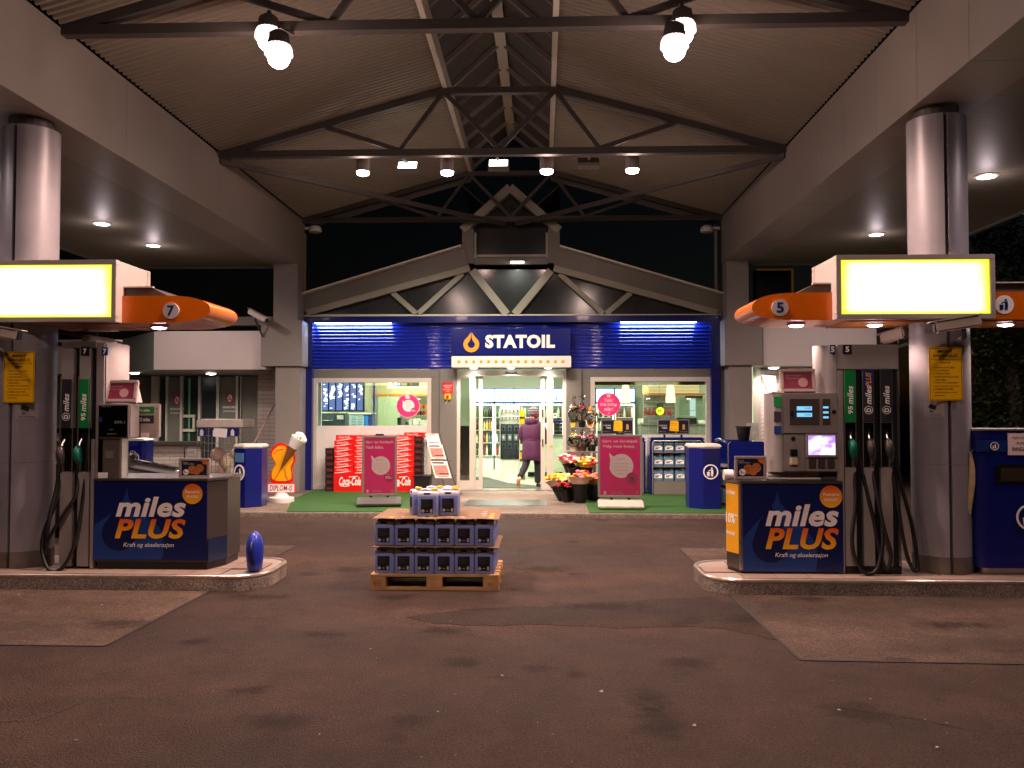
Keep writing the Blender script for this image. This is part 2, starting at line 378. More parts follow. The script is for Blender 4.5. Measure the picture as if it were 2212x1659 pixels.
for i in range(260):
    cx, cy = random.uniform(-5, 5), random.uniform(2.2, 13); s = random.uniform(.0025, .006)
    b.add([(cx-s, cy, .006), (cx, cy-s, .006), (cx+s*1.4, cy, .008), (cx, cy+s, .006)], [(0, 1, 2, 3)])
o = b.build('litter', m_lit); tag(o, 'tiny scraps of paper and cigarette ends on the asphalt', 'litter', None, 'stuff')

# ================================================================== canopy over the forecourt
XL, XR = -4.77, 3.51; CX = -.63; ZB, ZT = 4.52, 5.44
cn = thing('forecourt_canopy', 'large grey forecourt canopy with steel trusses, glazed ridge and round columns', 'canopy', (CX, 8, 0))
for sgn, x0, pitch in ((-1, XL, 2.85), (1, XR, .98)):
    xo = x0+sgn*.62; lo, hi = min(x0+sgn*.025, xo), max(x0+sgn*.025, xo)
    part('beam', m_greyd, cn, B(lo, hi, -5, 16.98, ZB+.02, ZT-.01))
    y = -5.0+.35; k = 0
    while y < 16.9:
        y1 = min(y+pitch, 16.99)
        part('cladding_panel', m_grey, cn, B(min(x0, x0+sgn*.022), max(x0, x0+sgn*.022), y+.002, y1-.004, ZB, ZT))
        part('underside_panel', m_grey, cn, B(min(x0+sgn*.024, xo), max(x0+sgn*.024, xo), y+.002, y1-.004, ZB+.002, ZB+.018))
        y = y1
    # outer soffit of narrow boards
    xe = -8.5 if sgn < 0 else 6.95
    b = MB(); y = -5
    while y < 17:
        b.box(min(xo, xe), max(xo, xe), y, y+.116, ZB+.02, ZB+.04); y += .12
    o = b.build('soffit_boards', m_soffit, cn); o['kind'] = 'stuff'
    part('soffit_backing', m_steel, cn, B(min(xo, xe), max(xo, xe), -5, 17, ZB+.05, ZB+.3))
    part('edge_fascia', m_greyd, cn, B(min(xe, xe+sgn*.06), max(xe, xe+sgn*.06), -5, 17.05, ZB-.02, ZB+.42))
    part('edge_fascia', m_greyd, cn, B(min(xo, xe), max(xo, xe), 17.0, 17.05, ZB-.02, ZB+.42))
    # corrugated deck
    xa, za, xb, zb = x0, ZT+.03, CX+sgn*.83, 6.40
    b = MB(); y = -5.0; row = []
    while y < 17.25:
        for dy, dz in ((0, 0), (.035, 0), (.05, .03), (.085, .03)): row.append((y+dy, dz))
        y += .1
    v = []; f = []
    for i, (yy, dz) in enumerate(row):
        v += [(xa, yy, za+dz), (xb, yy, zb+dz)]
        if i: f.append((2*i-2, 2*i-1, 2*i+1, 2*i))
    b.add(v, f); b.build('corrugated_deck', m_deck, cn, norm=False)
    b = MB().add([(xa, -5, za+.07), (xb, -5, zb+.07), (xb, 17.3, zb+.07), (xa, 17.3, za+.07)], [(0, 1, 2, 3)]); b.build('roof_skin', m_steel, cn, norm=False)
    part('rake_fascia', m_greyd, cn, ('bar', (xa, 17.32, za), (xb, 17.32, zb), .05, .2))
    # skylight edge beam
    part('skylight_kerb', m_alup, cn, B(min(xb, xb-sgn*.07), max(xb, xb-sgn*.07), -5, 17.3, 6.36, 6.62))
    # skylight glazing and rafters
    b = MB().add([(xb, -5, 6.62), (CX, -5, 7.36), (CX, 17.3, 7.36), (xb, 17.3, 6.62)], [(0, 1, 2, 3)]); b.build('skylight_glass', M('dirty_roof_glass', '#55524e', .35, 0, .25, 2), cn, norm=False)  # glazing painted opaque grey in place of its reflections
    for i in range(26):
        yy = -4.6+i*.88
        part('rafter', m_grey, cn, ('bar', (xb-sgn*.03, yy, 6.6), (CX, yy, 7.3), .05, .07))
part('ridge_beam', m_alup, cn, B(CX-.08, CX+.08, -5, 17.3, 7.22, 7.32))
def tp(dx):   # underside line of the roof
    a = abs(dx); s = 1 if dx > 0 else -1
    half = (XR-XL)/2
    return (CX+dx, 6.33 if a <= .84 else 6.33-(a-.83)/(half-.83)*(6.33-5.42))
for ty in (.1, 4.2, 8.29, 12.44, 16.85):
    zc = 5.42; b = MB()
    b.bar((XL, ty, zc), (XR, ty, zc), .11, .10)
    half = (XR-XL)/2
    pts = [(-half, 5.42), (-.83, 6.33), (.83, 6.33), (half, 5.42)]
    for (a, z0), (c, z1) in zip(pts, pts[1:]): b.bar((CX+a, ty, z0), (CX+c, ty, z1), .10, .09)
    tr = b.build('roof_truss', m_steel, cn)
    for a, za, c, zb in ((-2.58, 0, -1.46, 1), (-.83, 0, -1.46, 1), (-.80, 0, 0, 1), (.80, 0, 0, 1), (.83, 0, 1.46, 1), (2.58, 0, 1.46, 1)):
        p, q = tp(a), (CX+c, zc+.04)
        part('web_member', m_steel, tr, ('bar', (p[0], ty, p[1]-.02), (q[0], ty, q[1]), .06, .06))
for y0, y1 in ((12.44, 16.85),):
    for xx in (XL, XR):
        part('bracing_rod', m_steel, cn, ('bar', (xx, y0, 5.33), (CX+(.12 if xx > 0 else -.12), y1, 5.33), .07, .07))
# columns: two half shells with a vertical groove, dark gap at the head, weathered foot band
def column(cx, cy, ga):
    a0 = R(-90+ga); w = .062
    poly = [(cx+.262*math.cos(a0+w+(2*math.pi-2*w)*i/48), cy+.262*math.sin(a0+w+(2*math.pi-2*w)*i/48)) for i in range(49)]
    poly += [(cx+.21*math.cos(a0-w*.9), cy+.21*math.sin(a0-w*.9)), (cx+.21*math.cos(a0+w*.9), cy+.21*math.sin(a0+w*.9))]
    c = MB().prismz(poly, .145, 4.42).build('column', M('column_enamel', '#8c888e', .4, .1, .14, 2), cn, smooth=20)
    part('groove_strip', m_steel, c, ('bar', (cx+.222*math.cos(a0), cy+.222*math.sin(a0), .16), (cx+.222*math.cos(a0), cy+.222*math.sin(a0), 4.41), .03, .03))
    part('column_head', m_steel, c, ('lathe', [(.2, 4.42), (.2, 4.53)], (cx, cy, 0)))
    poly = [(cx+(.2645 if i < 49 else .209)*(x-cx)/max(.2, math.hypot(x-cx, y-cy)), cy+(.2645 if i < 49 else .209)*(y-cy)/max(.2, math.hypot(x-cx, y-cy))) for i, (x, y) in enumerate(poly)]
    MB().prismz(poly, .146, .30).build('foot_band', M('weathered_band', '#6b635b', .6, .3, .3, 6), c, smooth=20)
    part('collar_joint', m_greyd, c, ('lathe', [(.2632, 1.145), (.2632, 1.15)], (cx, cy, 0), 40))
CLX, CRX, CY = X(58, 8.3), X(2031, 8.3), 8.3
column(CLX, CY, 0); column(CRX, CY, -7)

# ---- floodlights
m_flood = E('flood_lamp_glow', (1, .80, .74), 26)
m_house = M('lamp_housing', '#4a4543', .5, .2)
def flood_pair(px0, py0, px1, py1, Y, label, s):
    x0, z0 = U(px0, py0, Y); x1, z1 = U(px1, py1, Y-.22)
    t = thing('floodlight', label, 'floodlight', ((x0+x1)/2, Y, z0+.1), 'twin floodlights under the near roof truss')
    b = MB()
    for x, z, y in ((x0, z0, Y), (x1, z1, Y-.22)):
        b.lathe([(.05, .26), (.09, .23), (.11, .12), (.1, .10)], (x, y, z), 18)
        b.bar((x, y, z+.3), (x, 8.29, 5.37), .03)
    b.build('housing', m_house, t, smooth=40)
    for x, z, y in ((x0, z0, Y), (x1, z1, Y-.22)):
        MB().sphere((x, y, z+.01), .105, (1, 1, 1), 16, 10).build('bulb', m_flood, t, smooth=60); part('glowing_skirt', E('pink_glass_glow', (1, .74, .70), 2.0), t, ('lathe', [(.09, .16), (.125, .09), (.132, .03), (.124, .028), (.11, .09), (.08, .15)], (x, y, z), 20), smooth=60)  # glowing ring added to stand in for the pink halo around each bulb
        lamp('lamp_light', 'SPOT', (x, y, z-.13), 430, PINK, t, 148, .35, .09); lamp('lamp_spill', 'POINT', (x, y, z-.15), 24, PINK, t, size=.1)
    return t
flood_pair(580, 90, 602, 126, 8.08, 'twin glaring floodlight under the near truss, left of the skylight', -1)
flood_pair(1474, 76, 1457, 110, 8.08, 'twin glaring floodlight under the near truss, right of the skylight', 1)
# the next truss back over the viewer carries the same pair (out of the picture above)
for xx in (X(577, 8.7), X(1474, 8.7)):
    t = thing('floodlight', 'twin floodlight on the truss above the viewer, %s of the ridge' % ('left' if xx < CX else 'right'), 'floodlight', (xx, 4.15, 5.2), 'twin floodlights under the near roof truss')
    for d in (-.1, .1):
        part('housing', m_house, t, ('lathe', [(.05, .34), (.10, .30), (.11, .06), (.105, .03)], (xx+d, 4.05+d, 5.0), 18), smooth=40)
        MB().sphere((xx+d, 4.05+d, 5.005), .108, (1, 1, .62), 16, 10).build('bulb', m_flood, t, smooth=60)
        lamp('lamp_light', 'SPOT', (xx+d, 4.05+d, 4.9), 165, PINK, t, 152, .75, .09); lamp('lamp_spill', 'POINT', (xx+d, 4.05+d, 4.88), 8, PINK, t, size=.1)
m_down = E('downlight_glow', (1, .80, .78), 22)
for i, (px, py) in enumerate(((784, 374), (966, 374), (1181, 371), (1366, 369))):
    x, z = U(px, py, 12.9)
    t = thing('can_downlight', 'pink glowing can downlight, %s from the left of the row under the middle truss' % ORD[i], 'downlight', (x, 12.9, z), 'can downlights under the middle truss')
    part('can', M('can_metal', '#8d8380', .45), t, ('lathe', [(.03, .36), (.1, .33), (.105, .02), (.1, .02)], (x, 12.9, z), 18), ('bar', (x, 12.9, z+.33), (x, 12.5, 5.38), .03), smooth=40)
    part('bulb', m_down, t, ('lathe', [(.01, .03), (.099, .019), (.09, -.02), (.03, -.045)], (x, 12.9, z), 18), smooth=60)
    lamp('lamp_light', 'SPOT', (x, 12.9, z-.08), 430, PINK, t, 146, .75, .09); lamp('lamp_spill', 'POINT', (x, 12.9, z-.1), 12, PINK, t, size=.08)
m_rect = E('greenish_flood_glow', (.93, 1, .80), 9)
for i, (px, py, on) in enumerate(((881, 362, 1), (1077, 357, 1), (1271, 352, 0))):
    x, z = U(px, py, 13.1)
    t = thing('box_floodlight', ['lit white box floodlight tilted to the shop, left of the skylight', 'lit white box floodlight below the skylight ridge', 'unlit dark box floodlight right of the skylight'][i], 'floodlight', (x, 13.1, z), 'box floodlights under the middle truss')
    a = R(-38)
    MB().box(x-.16, x+.16, 13.06, 13.16, z-.09, z+.09).rot((x, 13.1, z), a).build('housing', m_house, t, bevel=.008)
    MB().box(x-.14, x+.14, 13.05, 13.058, z-.072, z+.072).rot((x, 13.1, z), a).build('lens', m_rect if on else M('dim_lens', '#6b6a66', .3), t)
    part('bracket', m_steel, t, ('bar', (x, 13.1, z+.05), (x, 12.5, 5.38), .03))
    if on:
        lamp('lamp_light', 'SPOT', (x, 13.2, z-.12), 430, (1, .93, .76), t, 104, .8, .12, (R(27), 0, 0))
m_soff = E('soffit_light_glow', (1, .86, .92), 16)
for i, (x, y, lb) in enumerate(((-6.8, 12.95, 'round soffit downlight over the left lane, nearer of the two'), (-6.8, 14.7, 'round soffit downlight over the left lane, farther of the two'),
                                (5.47, 10.7, 'round soffit downlight beyond the right column, nearer one'), (5.47, 14.2, 'round soffit downlight over the right lane, farther one'),
                                (-6.8, 7.2, 'round soffit downlight over the left lane, level with the pumps'), (-6.8, 10.0, 'round soffit downlight over the left lane, just behind the pumps'), (5.47, 7.2, 'round soffit downlight over the right lane, level with the pumps'))):
    t = thing('soffit_downlight', lb, 'downlight', (x, y, ZB), 'soffit downlights')
    part('rim', m_alup, t, ('lathe', [(.135, .015), (.14, 0), (.11, -.012), (.105, 0), (.105, .015)], (x, y, ZB+.01), 24))
    part('diffuser', m_soff, t, ('lathe', [(.104, .008), (.102, -.012), (.05, -.02)], (x, y, ZB+.01), 24))
    lamp('lamp_light', 'SPOT', (x, y, ZB-.04), 130, (1, .74, .72), t, 165, .6, .09); lamp('lamp_spill', 'POINT', (x, y, ZB-.22), 5, (1, .8, .84), t, size=.08)
# unlit surface can on the right soffit, wall lamps at the beam ends
x, y = 4.42, 9.9
t = thing('ceiling_vent', 'round unlit can fitting on the soffit beside the right beam', 'ceiling fitting', (x, y, ZB-.2))
part('can', m_grey, t, ('lathe', [(.2, .22), (.2, .02), (.19, 0), (.1, -.005)], (x, y, ZB-.2), 28), smooth=40)
for px, lb in ((678, 'small white wall lamp at the end of the left beam'), (1529, 'small white wall lamp at the end of the right beam')):
    x, z = U(px, 493, 17.0)
    t = thing('wall_lamp', lb, 'wall lamp', (x, 17.0, z), 'wall lamps at the beam ends')
    part('hood', m_white, t, ('lathe', [(.13, -.06), (.13, 0), (.11, .05), (.06, .08)], (x, 17.1, z), 18), smooth=50)
    part('arm', m_white, t, ('bar', (x, 17.1, z+.02), (x+(-.25 if px < 1000 else .25), 17.1, z+.02), .05))
# ================================================================== the shop building
sh = thing('shop_building', 'service station shop with blue corrugated fascia, glazed gable and lit windows', 'building', (CX, FY, SW))
def fx(p, Y=FY): return X(p, Y)
def fz(p, Y=FY): return Z(p, Y)
# side jambs and top lip in blue
xL0, xL1, xR0, xR1 = fx(660), fx(678), fx(1533.5), fx(1553)
zt, zl, zb = fz(684), fz(698), fz(797)
part('blue_jamb', m_blue, sh, B(xL0, xL1, FY-.16, FY+.2, SW, zt), bevel=.006)
part('blue_jamb', m_blue, sh, B(xR0, xR1, FY-.16, FY+.2, SW, zt), bevel=.006)
part('top_lip', m_blue, sh, B(xL1+.001, xR0-.001, FY-.16, FY-.13, zl, zt), bevel=.006); part('lip_soffit', m_blue, sh, B(xL1+.001, xR0-.001, FY-.129, FY+.2, zl+.075, zt))
part('flashing', m_alup, sh, B(xL0-.02, xR1+.02, FY-.18, FY+.22, zt+.001, zt+.02))
b = MB(); rows = []
pz = zl; pitch = (zl-zb)/13
prof = [(0, 0)]; py_, pz_ = 0, 0
for k in range(10):                      # broad upper facet, then a tight crest and an undercut, then a flat valley
    e_ = R(46-30*(k+.5)/10); py_ += math.sin(e_)*.0032; pz_ -= math.cos(e_)*.0032; prof.append((py_, pz_))
for k in range(5):
    e_ = R(16-80*(k+.5)/5); py_ += math.sin(e_)*.003; pz_ -= math.cos(e_)*.003; prof.append((py_, pz_))
prof.append((0, pz_-.010)); prof.append((0, -.074))
for r_ in range(13):
    for a_, c_ in prof[:-1]: rows.append((FY-.012-a_, zl-r_*pitch+c_*pitch/.074))
rows.append((FY-.012, zb))
v = []; f = []
for i, (y, z) in enumerate(rows):
    v += [(xL1, y, z), (xR0, y, z)]
    if i: f.append((2*i-2, 2*i-1, 2*i+1, 2*i))
b.add(v, f); b.build('corrugated_fascia', M('fascia_blue', '#14248c', .09), sh, smooth=80, norm=False)
part('fascia_backing', m_dark, sh, B(xL1, xR0, FY+.03, FY+.15, zb+.01, zl))
m_tube = E('white_blue_tube_glow', (.70, .84, 1), 85)
for p0, p1 in ((682, 845), (1341, 1503)):
    t = part('tube_light', m_tube, sh, ('cyl', (fx(p0), FY-.092, zl+.022), (fx(p1), FY-.092, zl+.022), .024, 12))
    lamp('tube_glow', 'AREA', ((fx(p0)+fx(p1))/2, FY-.092, zl-.006), 2.5, (.62, .78, 1), sh, size=fx(p1)-fx(p0), sy=.03, rot=(R(20), 0, 0))
# grey front wall
wL, wR = (fx(675), fx(932), fz(1058), fz(816.5)), (fx(1275.5), fx(1535), fz(1058), fz(815))
dx0, dx1 = fx(987), fx(1223); dz = fz(801)
part('header_wall', m_greyd, sh, B(xL1, dx0-.002, FY-.005, FY+.2, wL[3]+.002, zb-.002))
part('header_wall', m_greyd, sh, B(dx1+.002, xR0, FY-.005, FY+.2, wR[3]+.002, zb-.002))
part('pier', m_greyd, sh, B(wL[1]+.002, fx(951), FY-.005, FY+.2, SW, wL[3]))
part('pier', m_greyd, sh, B(fx(1256), wR[0]-.002, FY-.005, FY+.2, SW, wR[3]))
part('pier', m_greyd, sh, B(fx(951)+.002, dx0-.002, FY-.09, FY+.22, SW, zb+.0), bevel=.005)
part('pier', m_greyd, sh, B(dx1+.002, fx(1256)-.002, FY-.09, FY+.22, SW, zb+.0), bevel=.005)
for (x0, x1, z0, z1), sill in ((wL, fz(920)), (wR, fz(939))):
    w = part('window_frame', m_alup, sh, ('frame', x0, x1, z0, z1, .085, FY-.03, FY+.1))
    MB().box(x0+.084, x1-.084, FY+.035, FY+.041, sill+.001, z1-.0845).rot(((x0+x1)/2, FY+.038, (sill+z1)/2), R(-1.5)).build('pane', m_glass, w)
    part('lower_panel', m_white, w, B(x0+.086, x1-.086, FY+.02, FY+.06, z0+.02, sill-.002))
# entrance: header, fixed leaves, sliding leaves (open)
en = part('door_frame', m_alup, sh, B(dx0, dx1, FY-.03, FY+.12, fz(812), dz-.001), B(dx0, fx(993), FY-.03, FY+.12, SW, fz(812)), B(fx(1216), dx1, FY-.03, FY+.12, SW, fz(812)))
part('door_sensor', m_steel, en, B(fx(1092), fx(1116), FY-.07, FY-.031, fz(806), fz(802)))
def leaf(a, b_, c, d, Y, name, panel=None):
    l = part(name, m_alup, sh, B(X(a, Y), X(b_, Y), Y, Y+.05, SW+.01, Z(812, Y)-.01), B(X(c, Y), X(d, Y), Y, Y+.05, SW+.01, Z(812, Y)-.01),
             B(X(b_, Y), X(c, Y), Y, Y+.05, SW+.01, SW+.19), B(X(b_, Y), X(c, Y), Y, Y+.05, Z(815, Y), Z(812, Y)-.01))
    part('pane', m_glass, l, B(X(b_, Y), X(c, Y), Y+.02, Y+.026, SW+.19, Z(815, Y)))
    return l
l1 = leaf(993, 994, 1014.5, 1025.3, FY-.01, 'fixed_leaf'); part('push_panel', m_greyd, l1, B(X(994.5, FY+.03), X(1014, FY+.03), FY+.03, FY+.04, fz(1040), fz(920)))
l2 = leaf(1025.5, 1028, 1034.5, 1042.6, FY+.06, 'sliding_leaf')
l3 = leaf(1168, 1177, 1181, 1184, FY+.06, 'sliding_leaf')
for zc in (893, 957): part('pull_handle', m_black, l3, B(X(1171, FY+.05), X(1173.5, FY+.05), FY+.04, FY+.059, fz(zc+8), fz(zc-8)))
l4 = leaf(1184, 1195, 1215.5, 1216, FY-.01, 'fixed_leaf')
part('door_sticker', m_yel, l4, ('prism', [(X(1190, FY)+a, Z(964, FY)+c) for a, c in ((-.03, 0), (0, -.035), (.03, 0), (0, .035))], FY-.016, FY-.011))
ds = part('door_sticker', m_whitep, l4, B(X(1195.5, FY), X(1203, FY), FY+.004, FY+.008, fz(903), fz(892.5)))
part('sticker_print', m_navy, ds, ('disc', X(1199, FY), fz(897), .02, FY, FY+.003))
part('threshold', m_steelb, sh, B(dx0, dx1, FY-.12, FY+.16, SW-.02, SW+.008))
# shop sign
sg = thing('shop_sign', 'blue shop sign board with orange drop emblem and white lettering over the door', 'sign', (CX, FY-.3, zb))
sx0, sx1 = X(975, FY-.35), X(1233, FY-.35); YS = FY-.35
part('board', m_blue, sg, B(sx0, sx1, YS, FY-.06, Z(766.5, YS), Z(710, YS)), bevel=.006)
part('lettering', m_whitep, sg, ('text', 'STATOIL', X(1048, YS), X(1199, YS), Z(752, YS), Z(723, YS), YS-.004, .05))
ex, ez = X(1018, YS), Z(741.5, YS)
def drop(cx, cz, r, y0, y1, hole=.47):
    b = MB(); out = []; inn = []
    N = 40
    for i in range(N+1):
        t = R(92+(356)*i/N); a = abs(math.sin((t-R(90))/2))
        k = max(0, math.sin(t))
        out.append((cx+r*math.cos(t)*(1-.55*k**5), cz+r*math.sin(t)+(r*.52)*max(0, math.sin(t))**7))
        inn.append((cx+r*hole*math.cos(t)*(1-.8*k**3), cz-.0*r+r*hole*math.sin(t)+r*.75*max(0, math.sin(t))**7))
    v = []; f = []
    for (a, c), (d, e) in zip(out, inn): v += [(a, y0, c), (d, y0, e), (d, y1, e), (a, y1, c)]
    for i in range(N):
        p, q = 4*i, 4*i+4
        f += [(p+k, q+k, q+(k+1) % 4, p+(k+1) % 4) for k in range(4)]
    return b.add(v, f)
drop(ex, ez-.02, .155, YS-.02, YS-.001).build('emblem', m_orangep, sg)
part('emblem_split', m_blue, sg, ('prism', [(ex-.008, ez+.07), (ex+.008, ez+.07), (ex+.006, ez+.22), (ex-.006, ez+.22)], YS-.0225, YS-.0205))
YC = FY-.42
part('dot_panel', m_white, sg, B(X(975, YC), X(1234, YC), YC, FY-.06, Z(793.5, YC), Z(769, YC)), bevel=.008)
b = MB()
for i in range(15): b.disc(X(991+i*(225/14), YC), Z(781.5, YC), .033, YC-.003, YC-.0005, 16)
b.build('orange_dots', m_orangep, sg)
m_entr = E('entrance_spot_glow', (1, .86, .80), 25)
for i, px in enumerate((1023, 1104, 1184.5)):
    x = X(px, FY-.2); z = Z(794, FY-.2)
    t = thing('entrance_downlight', 'glowing entrance spot, %s from the left under the dotted panel' % ORD[i], 'downlight', (x, FY-.2, z), 'entrance spots')
    part('ring', m_alup, t, ('lathe', [(.085, .02), (.09, 0), (.075, -.006), (.072, .02)], (x, FY-.2, z), 20))
    part('bulb', m_entr, t, ('lathe', [(.07, .01), (.068, -.012), (.03, -.025)], (x, FY-.2, z), 20))
    lamp('lamp_light', 'SPOT', (x, FY-.2, z-.04), 85, WARM, t, 140, .7, .06)
# ---- gable of the shop
YG = FY+.05
def gp(px, py, Y=YG):
    x, z = U(px, py, Y); return (x, Y, z)
m_gab = M('gable_cream_paint', '#9b988a', .4, .1, .07, 2)
m_gabg = M('gable_fascia_grey', '#6e6b65', .4, .1, .1, 1.5)
part('rake_fascia', m_gabg, sh, ('bar', gp(640, 661), gp(1008, 554.5), .32, .40, (0, 0, 1)))
part('rake_fascia', m_gabg, sh, ('bar', gp(1202, 555.5), gp(1562, 658), .32, .40, (0, 0, 1)))
for a, c in (((640, 641), (998, 533)), ((1209, 534), (1564, 637))):
    part('gutter_edge', m_alup, sh, ('bar', gp(*a, YG-.15), gp(*c, YG-.15), .36, .03))
def tri(name, pts, w, mt=m_gab, dy=-.06, dep=.12):
    for a, c in zip(pts, pts[1:]): part(name, mt, sh, ('bar', gp(*a, YG+dy), gp(*c, YG+dy), dep, w))
tri('rake_member', [(664, 676), (1015, 580)], .12, dy=-.12); tri('rake_member', [(1196, 580), (1548, 676)], .12, dy=-.12)
tri('gable_strut', [(1020, 585), (1095, 679)], .15, dy=-.10); tri('gable_strut', [(1190, 585), (1112, 679)], .15, dy=-.10)
tri('gable_strut', [(1000, 592), (904, 678)], .10); tri('gable_strut', [(849, 633), (900, 678)], .10)
tri('gable_strut', [(1208, 592), (1303, 678)], .10); tri('gable_strut', [(1362, 633), (1309, 678)], .10)
part('gable_sill', m_alup, sh, ('bar', gp(660, 681), gp(1552, 681), .12, .03))
m_gglass = M('dark_reflecting_glass', '#34373a', .13, 0, .3, 1.2, spec=.6)  # grey base colour stands for hazy light in the panes
for tr in ([(680, 681), (845, 635), (898, 681)], [(855, 633), (1000, 592), (903, 680)], [(906, 681), (1012, 585), (1094, 681)], [(1025, 583), (1186, 583), (1103, 681)],
           [(1196, 585), (1302, 681), (1113, 681)], [(1208, 590), (1357, 633), (1305, 679)], [(1364, 636), (1532, 681), (1311, 681)]):
    MB().prism([(gp(*q, YG+.04)[0], gp(*q, YG+.04)[2]) for q in tr], YG+.0, YG+.02).build('gable_pane', m_gglass, sh)
# lantern turret
part('turret_cheek', m_gabg, sh, B(gp(1000, 0)[0], gp(1025, 0)[0], YG-.1, YG+2.5, gp(0, 577)[2], gp(0, 503)[2]))
part('turret_cheek', m_gabg, sh, B(gp(1183, 0)[0], gp(1208, 0)[0], YG-.1, YG+2.5, gp(0, 577)[2], gp(0, 503)[2]))
part('turret_sill', m_gab, sh, B(gp(1025, 0)[0]+.002, gp(1183, 0)[0]-.002, YG-.12, YG+.1, gp(0, 564)[2], gp(0, 559)[2]))
part('turret_panel', m_gabg, sh, B(gp(1025, 0)[0]+.002, gp(1183, 0)[0]-.002, YG-.08, YG+.1, gp(0, 579)[2], gp(0, 564.5)[2]))
tri('turret_rafter', [(1000, 500), (1102, 408)], .16, m_gab, dy=0, dep=.3); tri('turret_rafter', [(1208, 500), (1102, 408)], .16, m_gab, dy=.002, dep=.3)
for a in (1027, 1181): tri('turret_mullion', [(a, 503), (a, 559)], .05, m_gab, dy=-.1, dep=.04)
MB().prism([(gp(*q)[0], gp(*q)[2]) for q in ((1026, 558), (1182, 558), (1182, 495), (1102, 425), (1026, 495))], YG+.02, YG+.04).build('turret_pane', m_gglass, sh)
for sg_ in (-1, 1):
    xe = gp(1000 if sg_ < 0 else 1208, 500)
    part('turret_roof', m_steel, sh, ('bar', ((xe[0]+gp(1102, 0)[0])/2, YG+.17, (xe[2]+gp(0, 404)[2])/2+.03), ((xe[0]+gp(1102, 0)[0])/2, YG+2.5, (xe[2]+gp(0, 404)[2])/2+.03), math.hypot(xe[0]-gp(1102, 0)[0], xe[2]-gp(0, 404)[2]), .03, (-sg_*.66, 0, .75)))
    part('shop_roof', m_steel, sh, ('bar', (gp(640 if sg_ < 0 else 1562, 0)[0]*.5+gp(1102, 0)[0]*.5, YG+.17, gp(0, 586)[2]), (gp(640 if sg_ < 0 else 1562, 0)[0]*.5+gp(1102, 0)[0]*.5, YG+8, gp(0, 586)[2]), 4.45, .05, (sg_*.27, 0, .96)))
lx, lz = U(1117, 566, FY-.2)
t = thing('gable_lamp', 'small glowing lamp on the gable panel below the turret window', 'wall lamp', (lx, FY-.2, lz))
part('lens', E('gable_lamp_glow', (1, .95, .72), 14), t, ('box', lx-.13, lx+.13, FY-.16, FY-.12, lz-.01, lz+.02))
part('hood', m_gabg, t, B(lx-.15, lx+.15, FY-.17, FY-.06, lz+.022, lz+.04))
lamp('lamp_light', 'SPOT', (lx, FY-.2, lz-.02), 26, (1, .95, .75), t, 170, .6, .05)
# pillars under the beam ends with box heads
for a0, a1, b0, b1, c0, c1 in ((588, 640, 562, 651, 594, 648), (1573, 1620, 1567, 1649, 1575, 1625)):
    Y0 = 16.5
    p = part('pillar', m_grey, sh, B(X(c0, Y0+.05), X(c1, Y0+.05), Y0+.05, 16.98, SW, Z(789, Y0)), bevel=.006)
    part('pillar_box', m_grey, p, B(X(b0, Y0), X(b1, Y0), Y0, 17.0, Z(790, Y0), Z(690, Y0)), bevel=.006)
    part('pillar_neck', m_grey, p, B(X(a0, Y0), X(a1, Y0), Y0+.02, 16.97, Z(690, Y0)+.002, ZB-.002))
part('side_strip', m_greyd, sh, B(fx(648), xL0-.002, FY-.05, FY+.2, SW, zt)); part('side_strip', m_greyd, sh, B(xR1+.002, fx(1574), FY-.05, FY+.2, SW, zt))
# small fittings on the left strip
x, z = U(643, 838, FY-.08)
t = thing('junction_box', 'cream junction box with a white cable beside the blue jamb', 'junction box', (x, FY-.1, z))
part('box', M('cream_plastic', '#d9cfae', .5), t, B(x-.06, x+.1, FY-.14, FY-.055, z-.07, z+.06), bevel=.008)
part('cable', m_white, t, ('tube', [(x+.05, FY-.09, z+.06), (x+.05, FY-.08, z+.3), (x+.08, FY-.08, z+.5), (x+.16, FY-.08, z+.58)], .014))
for px in (653, 1551):
    x = X(px, 16.95); t = thing('downpipe', 'thin grey downpipe at the %s beam end' % ('left' if px < 1000 else 'right'), 'downpipe', (x, 17.03, 3.6), 'downpipes')
    part('pipe', m_greyd, t, ('cyl', (x, 17.03, 3.7), (x, 17.03, 5.2), .035))
# red notice and emergency switch on the left pier
x, z = U(967, 838, FY-.1)
t = thing('notice_sign', 'small red notice plate on the grey pier left of the door', 'sign', (x, FY-.1, z))
part('plate', M('red_plate', '#b3161c', .4), t, B(x-.11, x+.11, FY-.1, FY-.092, z-.11, z+.11))
part('lettering', m_pinkw, t, ('text', 'NØDSTOPP', x-.09, x+.09, z+.03, z+.06, FY-.103), ('text', 'pumper', x-.06, x+.06, z-.01, z+.015, FY-.103), ('text', 'Emergency', x-.09, x+.09, z-.05, z-.025, FY-.103), ('text', 'stop', x-.04, x+.04, z-.085, z-.065, FY-.103))
x, z = U(967.5, 857, FY-.1)
t = thing('emergency_switch', 'yellow emergency switch under the red notice plate', 'switch', (x, FY-.1, z))
part('case', m_yel, t, B(x-.06, x+.06, FY-.16, FY-.092, z-.06, z+.06), bevel=.012)
part('knob', m_red, t, ('lathe', [(.025, 0), (.03, -.02), (.02, -.035)], (x, FY-.16, z), 14, 'y'))
part('cable', m_whitep, t, ('tube', [(x, FY-.12, z-.06), (x-.02, FY-.11, z-.1), (x-.05, FY-.1, z-.14)], .008))

